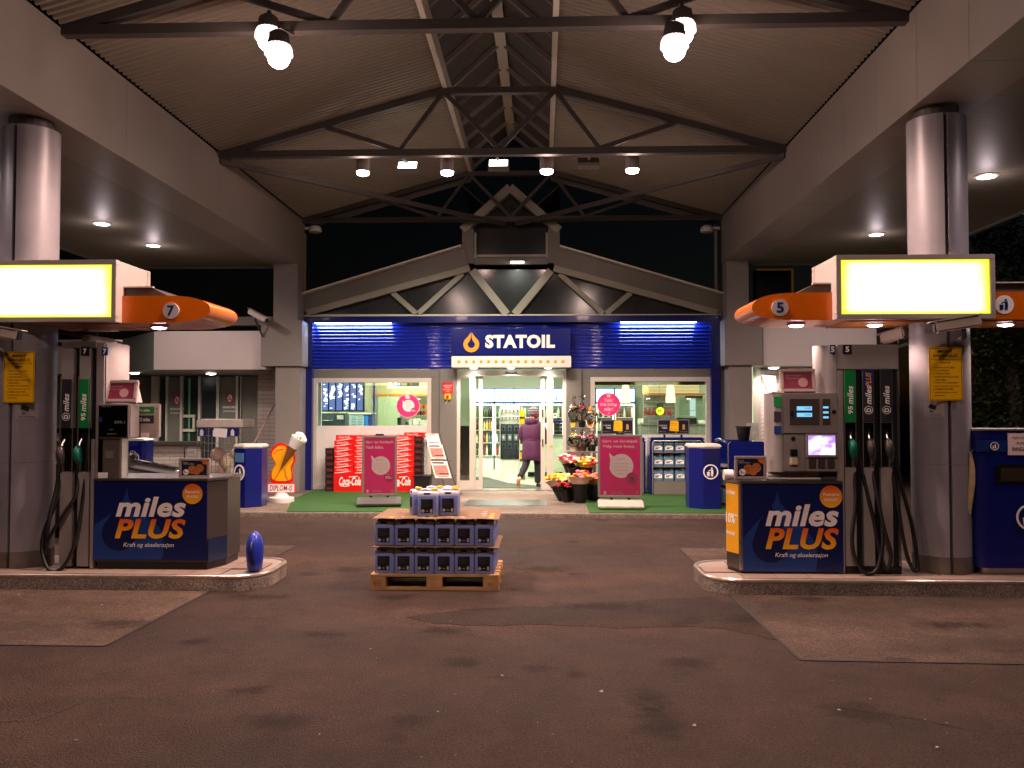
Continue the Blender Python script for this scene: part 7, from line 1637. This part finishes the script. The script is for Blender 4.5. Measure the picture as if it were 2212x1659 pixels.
# price panels standing on the racks
def price_panel(px0, px1, label):
    Y = 16.4; x0, x1, z1, z0 = X(px0, Y), X(px1, Y), Z(906, Y), Z(938, Y); w, h = x1-x0, z1-z0
    t = thing('price_sign', label, 'price sign', ((x0+x1)/2, Y, z0), 'dark price panels on the racks')
    part('frame', m_alu, t, ('frame', x0, x1, z0, z1, .018, Y-.012, Y+.012)); p = part('poster', M('dark_indigo_print', '#15142a', .35), t, B(x0+.016, x1-.016, Y-.004, Y+.008, z0+.016, z1-.016))
    part('yellow_note', m_yel, p, ('prism', [(x0+w*.38, z0+h*.24), (x0+w*.66, z0+h*.2), (x0+w*.66, z1-h*.16), (x0+w*.6, z1-h*.06), (x0+w*.40, z1-h*.05)], Y-.008, Y-.0045))
    part('print', M('brown_note_print', '#6b4a08', .5), p, ('text', 'KJØP 2', x0+w*.42, x0+w*.58, z1-h*.3, z1-h*.24, Y-.009), ('text', 'spar 30,-', x0+w*.42, x0+w*.62, z1-h*.42, z1-h*.36, Y-.009), ('text', '79,-', x0+w*.42, x0+w*.5, z0+h*.3, z0+h*.38, Y-.009), ('text', '49,-', x0+w*.54, x0+w*.62, z0+h*.3, z0+h*.38, Y-.009))
    part('lettering', m_white, p, ('text', 'SPYLERVÆSKE', x0+w*.06, x0+w*.3, z0+h*.56, z0+h*.64, Y-.006), ('text', 'TILBUD', x0+w*.14, x0+w*.3, z0+h*.38, z0+h*.5, Y-.006, .02), ('text', 'gjelder ut mnd', x0+w*.06, x0+w*.26, z0+h*.16, z0+h*.2, Y-.006), ('text', '2', x0+w*.55, x0+w*.6, z0+h*.08, z0+h*.16, Y-.006), ('text', 'spar og kjør', x0+w*.72, x0+w*.94, z0+h*.16, z0+h*.2, Y-.006))
    part('bottle_picture', M('amber_picture', '#b98a2e', .5), p, ('prism', [(x0+w*.78, z0+h*.32), (x0+w*.86, z0+h*.32), (x0+w*.86, z0+h*.62), (x0+w*.83, z0+h*.7), (x0+w*.78, z0+h*.66)], Y-.006, Y-.0045))
    for s in (.22, .75): part('foot', m_black, t, B(x0+w*s-.02, x0+w*s+.02, Y-.02, Y+.03, z0-.055, z0-.001))
price_panel(1299, 1367.5, 'dark price panel with yellow note above the magenta cup poster'); price_panel(1420, 1489, 'dark price panel with yellow note on the washer jug rack')
# ================================================================== flowers
YT = 15.6; x0, x1 = X(1224, YT), X(1291, YT); zs = Z(975, YT)
t = thing('flower_table', 'grey flower stand table with round legs right of the door', 'table', ((x0+x1)/2, YT+.3, SW))
part('top', m_greyd, t, B(x0, x1, YT, YT+.5, zs-.025, zs), bevel=.006)
for x, y in ((x0+.05, YT+.05), (x1-.05, YT+.05), (x0+.05, YT+.45), (x1-.05, YT+.45), ((x0+x1)/2, YT+.05)): part('leg', m_steelb, t, ('cyl', (x, y, SW+.012), (x, y, zs-.026), .016, 10))
film = glass('cellophane_film', '#f2efe9', 2.5, .12)
fl_col = {n: M('petal_'+n, c, .6, 0, .25, 30) for n, c in (('red', '#b80f24'), ('pink', '#e27f95'), ('yellow', '#f2cf3a'), ('orange', '#f08a1c'), ('pale', '#f6e6b8'), ('dark', '#7a0a20'), ('white', '#f1ece2'))}
m_stem = M('stem_green', '#2f4f1c', .7, 0, .3, 20)
def flowers(parent, c, rx, rz, cols, n, r=.026):
    for col in cols:
        b = MB()
        for k in range(max(3, n//len(cols))):
            a = random.uniform(0, 6.28); q = math.sqrt(random.random()); x, y = c[0]+rx*q*math.cos(a), c[1]+rx*.8*q*math.sin(a); z = c[2]+rz*(1-q*q)+random.uniform(-.02, .02)
            rr = r*random.uniform(.8, 1.2); b.sphere((x, y, z), rr, (1, 1, .7), 7, 5)
            for j in range(4): a2 = j*1.57+a; b.sphere((x+rr*.7*math.cos(a2), y+rr*.7*math.sin(a2), z+rr*.2), rr*.55, (1, 1, .6), 5, 4)
        b.build('blossoms', fl_col[col], parent)
def leaves(parent, c, rx, h, n):
    b = MB()
    for k in range(n):
        a = random.uniform(0, 6.28); q = random.random(); p = Vector((c[0]+rx*q*math.cos(a), c[1]+rx*q*math.sin(a), c[2]+h*random.random())); u = Vector((math.cos(a), math.sin(a), random.uniform(.2, 1.2))).normalized()*random.uniform(.04, .08); w = u.cross(Vector((0, 0, 1))).normalized()*.014
        b.add([p-u*.5, p+w, p+u*.5, p-w], [(0, 1, 2, 3)])
    b.build('leaves', m_stem, parent, norm=False)
def bucket(px, py, Y, s, tilt, cols, label, wrap=None, n=40, spread=.15):
    x = X(px, Y); z0 = SW+.012
    if py: z0 = max(z0, Z(py, Y))
    t = thing('flower_bucket', label, 'flower bucket', (x, Y, z0), 'buckets of cut flowers'); mm = Matrix.Translation((x, Y, z0)) @ Matrix.Rotation(tilt, 4, 'Y') @ Matrix.Translation((-x, -Y, -z0))
    MB().lathe([(.085*s, 0), (.09*s, .006), (.12*s, .26*s), (.13*s, .265*s), (.13*s, .285*s), (.118*s, .285*s), (.11*s, .25*s)], (x, Y, z0), 22).xf(mm).build('bucket', m_black, t, smooth=40)
    MB().lathe([(.131*s, .15*s), (.1315*s, .155*s)], (x, Y, z0), 22).xf(mm)
    c = mm @ Vector((x, Y, z0+.36*s))
    if wrap: MB().lathe([(.10*s, .22*s), (.15*s, .34*s), (.19*s, .40*s), (.185*s, .40*s), (.14*s, .335*s), (.09*s, .23*s)], (x, Y, z0), 14).xf(mm).build('wrapping', wrap, t, smooth=60)
    leaves(t, (c.x, c.y, c.z-.07*s), .12*s, .12*s, 50); flowers(t, c, spread*1.12*s, .10*s, cols, int(n*1.3), .034*s)
wrapk = M('brown_wrap_paper', '#a8763f', .6, 0, .2, 9); wrapp = M('pale_wrap_paper', '#c9ab92', .6, 0, .2, 9); wrapy = M('yellow_wrap_paper', '#c9b01c', .5, 0, .15, 9)
bucket(1218, 0, 15.15, 1.05, R(-22), ['orange', 'yellow'], 'tilted black bucket of orange flowers, leftmost of the bunches', wrapp, 46)
bucket(1230, 0, 15.05, 1.0, R(-12), ['yellow', 'pale'], 'black bucket of pale yellow flowers beside the orange ones', None, 54)
bucket(1225, 0, 14.88, .72, R(-16), ['dark', 'red'], 'black bucket of dark red roses in front of the yellow flowers', None, 30, .17)
bucket(1252, 0, 14.8, 1.12, 0, ['pink', 'orange'], 'black bucket of mixed flowers in pale paper, nearest to the viewer', wrapp, 22)
bucket(1284, 0, 15.1, 1.0, R(4), ['pink', 'orange'], 'black bucket of pink and orange flowers beside the magenta poster', wrapk, 26)
bucket(1264, 1043, 15.4, 1.0, R(3), ['yellow', 'red', 'pale'], 'raised black bucket with red and yellow bouquet in yellow paper', wrapy, 50, .19)
bucket(1244, 1043, 15.45, 1.0, R(-6), ['red', 'pale', 'pink'], 'raised black bucket with red and cream bouquet in the middle of the stand', None, 50, .17)
bucket(1236, 1030, 15.65, .95, R(-14), ['pink', 'red', 'white'], 'raised black bucket with pink bouquet in clear film next to the door', wrapp, 34, .16)
bucket(1258, 1056, 15.1, .7, 0, ['dark', 'red'], 'small black bucket of deep red flowers in the middle of the bunches', None, 34, .16)
tb = [(t.name) for t in COL.objects if t.name.startswith('flower_table')]
rs = thing('flower_riser', 'dark step block carrying the raised flower buckets', 'step', (X(1255, 15.5), 15.5, SW))
part('step', m_black, rs, B(X(1232, 15.5), X(1278, 15.5), 15.28, 15.56, SW+.012, Z(1043.5, 15.4)))
def film_wrap(parent, c, r, h):
    b = MB(); n = 11; prof = [(.5, 0), (.9, .12), (1, .35), (.8, .62), (.28, .74), (.42, .9), (.55, 1)]
    for k, z in prof:
        for j in range(n):
            a = 2*math.pi*j/n; q = r*k*(1+random.uniform(-.16, .16)); b.v.append((c[0]+q*math.cos(a), c[1]+q*math.sin(a), c[2]+h*z+random.uniform(-.012, .012)))
    b.f = [(i*n+j, i*n+(j+1) % n, (i+1)*n+(j+1) % n, (i+1)*n+j) for i in range(len(prof)-1) for j in range(n)]
    b.build('cellophane', film, parent, norm=False)
def plant(px, py, Y, r, h, potm, cols, label, up=0):
    x, z = U(px, py, Y); t = thing('potted_plant', label, 'potted plant', (x, Y, z), 'wrapped plants on the flower stand')
    part('pot', potm, t, ('lathe', [(r*.5, 0), (r*.66, .11), (r*.7, .112), (r*.7, .125), (r*.6, .125)], (x, Y, z), 18), smooth=40)
    leaves(t, (x, Y, z+.11), r*.7, h*.5, 40); flowers(t, (x, Y, z+.11+h*.42), r*.6, .05, cols, 14, .024); film_wrap(t, (x, Y, z+.06), r*.95, h); return t
plant(1239, 975, YT+.12, .12, .34, M('pale_pot', '#c9bfa8', .5), ['yellow', 'white'], 'film wrapped plant with yellow flowers on the left of the table')
plant(1257, 975, YT+.1, .14, .30, M('brown_pot', '#5a3e2a', .6), ['pink', 'white'], 'film wrapped pink plant in the middle of the table')
plant(1278, 975, YT+.14, .13, .32, m_black, ['dark', 'pink'], 'dark leaved wrapped plant on the right of the table')
sh_ = thing('upper_plant_shelf', 'narrow upper shelf of the flower stand carrying potted plants', 'shelf', (X(1257, YT+.38), YT+.38, zs))
part('shelf', m_greyd, sh_, B(X(1232, YT+.38), X(1288, YT+.38), YT+.3, YT+.5, Z(923, YT+.38)-.02, Z(923, YT+.38)-.003))
for px in (1236, 1284): part('post', m_steelb, sh_, ('cyl', (X(px, YT+.4), YT+.46, zs+.001), (X(px, YT+.4), YT+.46, Z(923, YT+.38)-.021), .01, 8))
plant(1239, 923, YT+.38, .1, .52, M('lime_pot', '#c9c04a', .5), ['dark', 'pale'], 'tall wrapped plant in a lime pot on the upper shelf')
plant(1257, 923, YT+.36, .11, .52, m_black, ['red', 'pink'], 'tall wrapped red plant in the middle of the upper shelf')
t = plant(1279, 925, YT+.38, .13, .36, M('golden_pot', '#d99a1c', .5), ['white'], 'green plant with one orange bloom in a golden pot on the upper shelf')
x, z = U(1275, 884, YT+.38); part('bloom', fl_col['orange'], t, ('sphere', (x, YT+.34, z), .045, (.7, .7, 1.3), 10, 7))
part('bow', m_white, t, ('tube', [(x-.09, YT+.24, z-.2), (x-.06, YT+.22, z-.32), (x+.02, YT+.22, z-.34), (x+.06, YT+.23, z-.24)], .009, 6))
# ================================================================== parked car behind the left island
car = thing('parked_car', 'dark glossy car parked behind the left pump, only its bonnet showing', 'car', (-6.6, 11.4, 0))
m_car = M('dark_car_paint', '#1b1a1e', .15, .3, .04, 3, coat=.8); m_cgl = M('car_window_glass', '#08090b', .05)
nx, nyy = -4.62, 10.75    # nose, near side
L_ = 4.35; Wd = 1.76
sec = [  # x from nose back, sill z, beltline z, roof z (or same), half widths at belt and top
    (0.0, .34, .58, .60, .62, .5), (.10, .22, .66, .70, .78, .66), (.5, .20, .74, .82, .86, .72), (1.0, .20, .80, .91, .88, .74), (1.28, .20, .84, .96, .88, .74),
    (1.75, .20, .88, 1.26, .88, .62), (2.1, .20, .90, 1.41, .88, .58), (2.7, .20, .92, 1.45, .88, .58), (3.3, .20, .94, 1.40, .88, .58), (3.8, .22, .95, 1.15, .86, .62), (4.15, .24, .94, 1.0, .82, .66), (L_, .36, .80, .86, .70, .6)]
b = MB(); cyc = nyy+Wd/2; n = 0
for x, zs_, zbl, zr, hb, ht in sec:
    X_ = nx-x
    ring = [(-hb*.92, zs_), (-hb, (zs_+zbl)*.5), (-hb*.985, zbl), (-ht, zr-.05), (-ht*.8, zr-.008), (-ht*.4, zr+.012), (0, zr+.018), (ht*.4, zr+.012), (ht*.8, zr-.008), (ht, zr-.05), (hb*.985, zbl), (hb, (zs_+zbl)*.5), (hb*.92, zs_)]
    n = len(ring); b.v += [(X_, cyc+a, c) for a, c in ring]
for i in range(len(sec)-1): b.f += [(i*n+j, i*n+(j+1) % n, (i+1)*n+(j+1) % n, (i+1)*n+j) for j in range(n)]
b.f += [tuple(range(n)), tuple(range(len(sec)*n-1, (len(sec)-1)*n-1, -1))]
o = b.build('body', m_car, car, smooth=60)
# side glass panels, screens
for s in (-1, 1):
    MB().add([(nx-a, cyc+s*(q+.012), c) for a, c, q in ((1.55, .95, .865), (2.0, 1.30, .64), (2.8, 1.34, .62), (3.5, 1.22, .66), (3.75, .99, .84))], [(0, 1, 2, 3, 4)]).build('side_window', m_cgl, car)
MB().add([(nx-1.34, cyc-.66, .985), (nx-1.34, cyc+.66, .985), (nx-2.02, cyc+.54, 1.405), (nx-2.02, cyc-.54, 1.405)], [(0, 1, 2, 3)]).build('windscreen', m_cgl, car)
for a in (.82, 3.45):
    for s in (-1, 1):
        y = cyc+s*.80; w = part('wheel', m_rubber, car, ('lathe', [(.2, -.1), (.3, -.1), (.315, -.08), (.315, .08), (.3, .1), (.2, .1)], (nx-a, y, .315), 28, 'y'), smooth=40); part('rim', m_alu, w, ('lathe', [(.2, -.085), (.19, -.105), (.05, -.108), (.05, .108), (.19, .105), (.2, .085)], (nx-a, y, .315), 20, 'y'))
for s in (-1, 1):
    MB().sphere((nx-.1, cyc+s*.58, .6), .11, (.9, 1.2, .55), 12, 8).build('headlight', M('headlight_glass', '#b9bcc0', .1), car, smooth=80)
part('bumper', m_black, car, ('tube', [(nx-.12, cyc-.76, .38), (nx+.0, cyc-.5, .38), (nx+.03, cyc, .38), (nx+.0, cyc+.5, .38), (nx-.12, cyc+.76, .38)], .07, 8), smooth=60)
part('number_plate', m_whitep, car, B(nx+.10, nx+.11, cyc-.26, cyc+.26, .36, .46))
part('wing_mirror', m_car, car, ('sphere', (nx-1.5, cyc-1.0, .98), .1, (.6, 1, .7), 10, 7), smooth=80); part('wing_mirror', m_car, car, ('sphere', (nx-1.5, cyc+1.0, .98), .1, (.6, 1, .7), 10, 7), smooth=80)

# ================================================================== the person walking in
pY = 17.72; pxc = X(1150, pY)
ps = thing('person', 'person in a long plum purple parka and knitted cap walking in at the shop door', 'person', (pxc, pY, SW))
def skin(name, verts, edges, mat, parent, sub=2, root=0):
    """verts: (x,y,z,rx,ry); grown with a Skin modifier then made plain mesh"""
    me = bpy.data.meshes.new('tmp'); me.from_pydata([v[:3] for v in verts], edges, []); ob = bpy.data.objects.new('tmp', me); COL.objects.link(ob)
    ob.modifiers.new('s', 'SKIN'); ob.modifiers['s'].use_smooth_shade = True
    for i, v in enumerate(verts):
        d = me.skin_vertices[0].data[i]; d.radius = (v[3], v[4] if len(v) > 4 else v[3]); d.use_root = (i == root)
    m2 = ob.modifiers.new('u', 'SUBSURF'); m2.levels = sub; m2.render_levels = sub
    bpy.context.view_layer.update()
    r = bpy.data.meshes.new_from_object(ob.evaluated_get(bpy.context.evaluated_depsgraph_get()))
    v = [tuple(q.co) for q in r.vertices]; f = [tuple(q.vertices) for q in r.polygons]
    bpy.data.objects.remove(ob); bpy.data.meshes.remove(r); bpy.data.meshes.remove(me)
    # placed: figure faces +y (into the shop), slightly to the right
    mb = MB(); mb.v = v; mb.f = f
    mm = Matrix.Translation((pxc, pY, SW+.014)) @ Matrix.Rotation(R(-24), 4, 'Z')
    return mb.xf(mm).build(name, mat, parent, smooth=80)
hipz = .80
# body (skin): pelvis, spine, neck, head, arms with five-fingered hands, legs mid-stride
bv = [(0, 0, .84, .11, .09), (0, .01, 1.02, .12, .09), (0, .02, 1.22, .13, .09), (0, .03, 1.36, .055, .055), (0, .05, 1.42, .05, .05), (0, .06, 1.50, .085, .095), (0, .06, 1.57, .075, .085),
      (.17, .02, 1.28, .055, .055), (.23, .07, 1.05, .042, .042), (.18, .24, .92, .032, .032), (.165, .30, .90, .03, .022),
      (-.17, .02, 1.28, .055, .055), (-.23, -.02, 1.05, .042, .042), (-.20, .12, .88, .032, .032), (-.19, .17, .85, .03, .022),
      (.09, 0, .78, .085, .085), (.10, .05, .44, .055, .055), (.10, .04, .08, .036, .036), (.10, .12, .03, .03, .025),
      (-.09, -.02, .78, .085, .085), (-.11, -.06, .46, .055, .055), (-.12, -.36, .20, .036, .036), (-.12, -.40, .10, .03, .025)]
be = [(0, 1), (1, 2), (2, 3), (3, 4), (4, 5), (5, 6), (2, 7), (7, 8), (8, 9), (9, 10), (2, 11), (11, 12), (12, 13), (13, 14), (0, 15), (15, 16), (16, 17), (17, 18), (0, 19), (19, 20), (20, 21), (21, 22)]
for base, s in ((10, 1), (14, -1)):
    bxx, byy, bzz = bv[base][:3]
    for k in range(4):
        off = (-.024+.016*k); i0 = len(bv); ln = (.06, .07, .068, .052)[k]
        bv += [(bxx+off, byy+.035, bzz-.004, .009), (bxx+off*1.1, byy+.035+ln*.5, bzz-.016, .008), (bxx+off*1.1, byy+.035+ln*.8, bzz-.045, .007)]; be += [(base, i0), (i0, i0+1), (i0+1, i0+2)]
    i0 = len(bv); bv += [(bxx-s*.035, byy+.012, bzz-.012, .01), (bxx-s*.045, byy+.045, bzz-.026, .008)]; be += [(base, i0), (i0, i0+1)]
body = skin('body', bv, be, M('skin_tone', '#c9967c', .55), ps)
m_park = M('plum_parka', '#48133e', .65, 0, .14, 5, .3, 18); m_trou = M('black_trousers', '#131118', .8, 0, .15, 9)
mm = Matrix.Translation((pxc, pY, SW+.014)) @ Matrix.Rotation(R(-24), 4, 'Z')
b = MB(); N = 28
prof = [(.545, .205, .165, 0), (.56, .222, .18, 0), (.66, .225, .18, 0), (.78, .222, .178, 0), (.88, .218, .17, .0), (.955, .205, .158, 0), (.97, .198, .152, 0), (1.0, .208, .16, 0), (1.1, .222, .165, .005), (1.2, .228, .16, .01), (1.28, .215, .145, .01), (1.34, .165, .12, .02), (1.38, .105, .095, .03), (1.40, .085, .085, .035)]
for k, (z, a, c, yo) in enumerate(prof):
    for j in range(N):
        t_ = 2*math.pi*j/N; w = 1+.022*math.sin(5*t_+z*31)+.018*math.sin(9*t_-z*47)+.012*math.sin(z*70)
        b.v.append((a*w*math.cos(t_), yo+c*w*math.sin(t_), z+.008*math.sin(3*t_)))
b.f = [(i*N+j, i*N+(j+1) % N, (i+1)*N+(j+1) % N, (i+1)*N+j) for i in range(len(prof)-1) for j in range(N)]+[tuple(range(N-1, -1, -1))]
coat = b.xf(mm).build('parka', m_park, ps, smooth=80)
skin('sleeve', [(.16, .01, 1.30, .085), (.235, .03, 1.18, .078), (.255, .07, 1.04, .07), (.23, .16, .96, .062), (.185, .24, .915, .054), (.178, .262, .908, .05)], [(i, i+1) for i in range(5)], m_park, ps)
skin('sleeve', [(-.16, .01, 1.30, .085), (-.235, -.01, 1.18, .078), (-.255, -.02, 1.04, .07), (-.235, .04, .95, .062), (-.205, .115, .885, .054), (-.198, .135, .875, .05)], [(i, i+1) for i in range(5)], m_park, ps)
# hood lying on the shoulders
b = MB()
for i in range(17):
    t_ = math.pi*(-.12+1.24*i/16); 
    for j in range(10):
        a = 2*math.pi*j/10; rr = .058*(.55+.45*math.sin(math.pi*i/16))
        px, py = -.135*math.cos(t_), -.02-.125*math.sin(t_)
        b.v.append((px*(1+rr*3.2*math.cos(a)), py*(1+rr*3.2*math.cos(a)), 1.345+.05*math.sin(t_)*.2+rr*1.15*math.sin(a)))
b.f = [(i*10+j, i*10+(j+1) % 10, (i+1)*10+(j+1) % 10, (i+1)*10+j) for i in range(16) for j in range(10)]+[tuple(range(10)), tuple(range(169, 159, -1))]
b.xf(mm).build('hood', m_park, coat, smooth=80)
MB().lathe([(.2, .95), (.212, .958), (.2, .966)], (0, 0, 0), 24, 'z', .78).xf(mm).build('waist_seam', M('plum_seam', '#4a1540', .7), coat, smooth=60)  # seam ring in a slightly different plum from the parka
skin('trouser_leg', [(.085, 0, .74, .10), (.095, .04, .60, .09), (.10, .05, .44, .078), (.10, .045, .26, .07), (.10, .04, .11, .068), (.10, .04, .075, .066)], [(i, i+1) for i in range(5)], m_trou, ps)
skin('trouser_leg', [(-.085, -.02, .74, .10), (-.10, -.05, .58, .09), (-.11, -.08, .46, .08), (-.115, -.22, .32, .07), (-.12, -.33, .235, .066), (-.12, -.355, .215, .064)], [(i, i+1) for i in range(5)], m_trou, ps)
m_shoe = M('tan_boot', '#8a6a48', .7)
skin('shoe', [(.10, .0, .045, .042), (.10, .08, .04, .044, .04), (.10, .17, .035, .04, .032), (.10, .21, .03, .03, .024)], [(0, 1), (1, 2), (2, 3)], M('dark_boot', '#3a2c24', .6), ps)
skin('shoe', [(-.12, -.405, .20, .044), (-.12, -.43, .13, .045, .04), (-.12, -.42, .06, .042, .034), (-.12, -.395, .028, .03, .024)], [(0, 1), (1, 2), (2, 3)], m_shoe, ps)
# knitted cap with bands, fringe of hair, red scarf
cap_m = M('grey_white_knit', '#a59aa6', .9, 0, .35, 40, .5, 90)
MB().sphere((0, .055, 1.545), .112, (1, 1.06, .95), 20, 12).xf(mm).build('knitted_cap', cap_m, ps, smooth=80)
for z, r_ in ((1.50, .114), (1.545, .118), (1.585, .106)): MB().lathe([(r_, z-.012), (r_+.004, z), (r_, z+.012)], (0, .055, 0), 24, 'z', 1.06).xf(mm).build('cap_stripe', M('plum_grey_knit', '#5d4658', .9, 0, .2, 40), ps, smooth=70)
MB().sphere((.055, .05, 1.475), .075, (.9, 1, .9), 12, 8).xf(mm).build('red_ear_flap', M('red_knit', '#a3122e', .85, 0, .2, 40), ps, smooth=80)
MB().sphere((0, .10, 1.44), .07, (1, .8, .7), 12, 8).xf(mm).build('scarf', M('red_knit', '#a3122e'), ps, smooth=80)
MB().sphere((0, .165, 1.5), .017, (.8, 1.2, 1.2), 8, 6).xf(mm).build('nose', M('skin_tone', '#c9967c'), body, smooth=80)
for s in (-1, 1): MB().sphere((s*.032, .146, 1.525), .012, (1, .6, .7), 8, 6).xf(mm).build('eye', m_black, body, smooth=80)
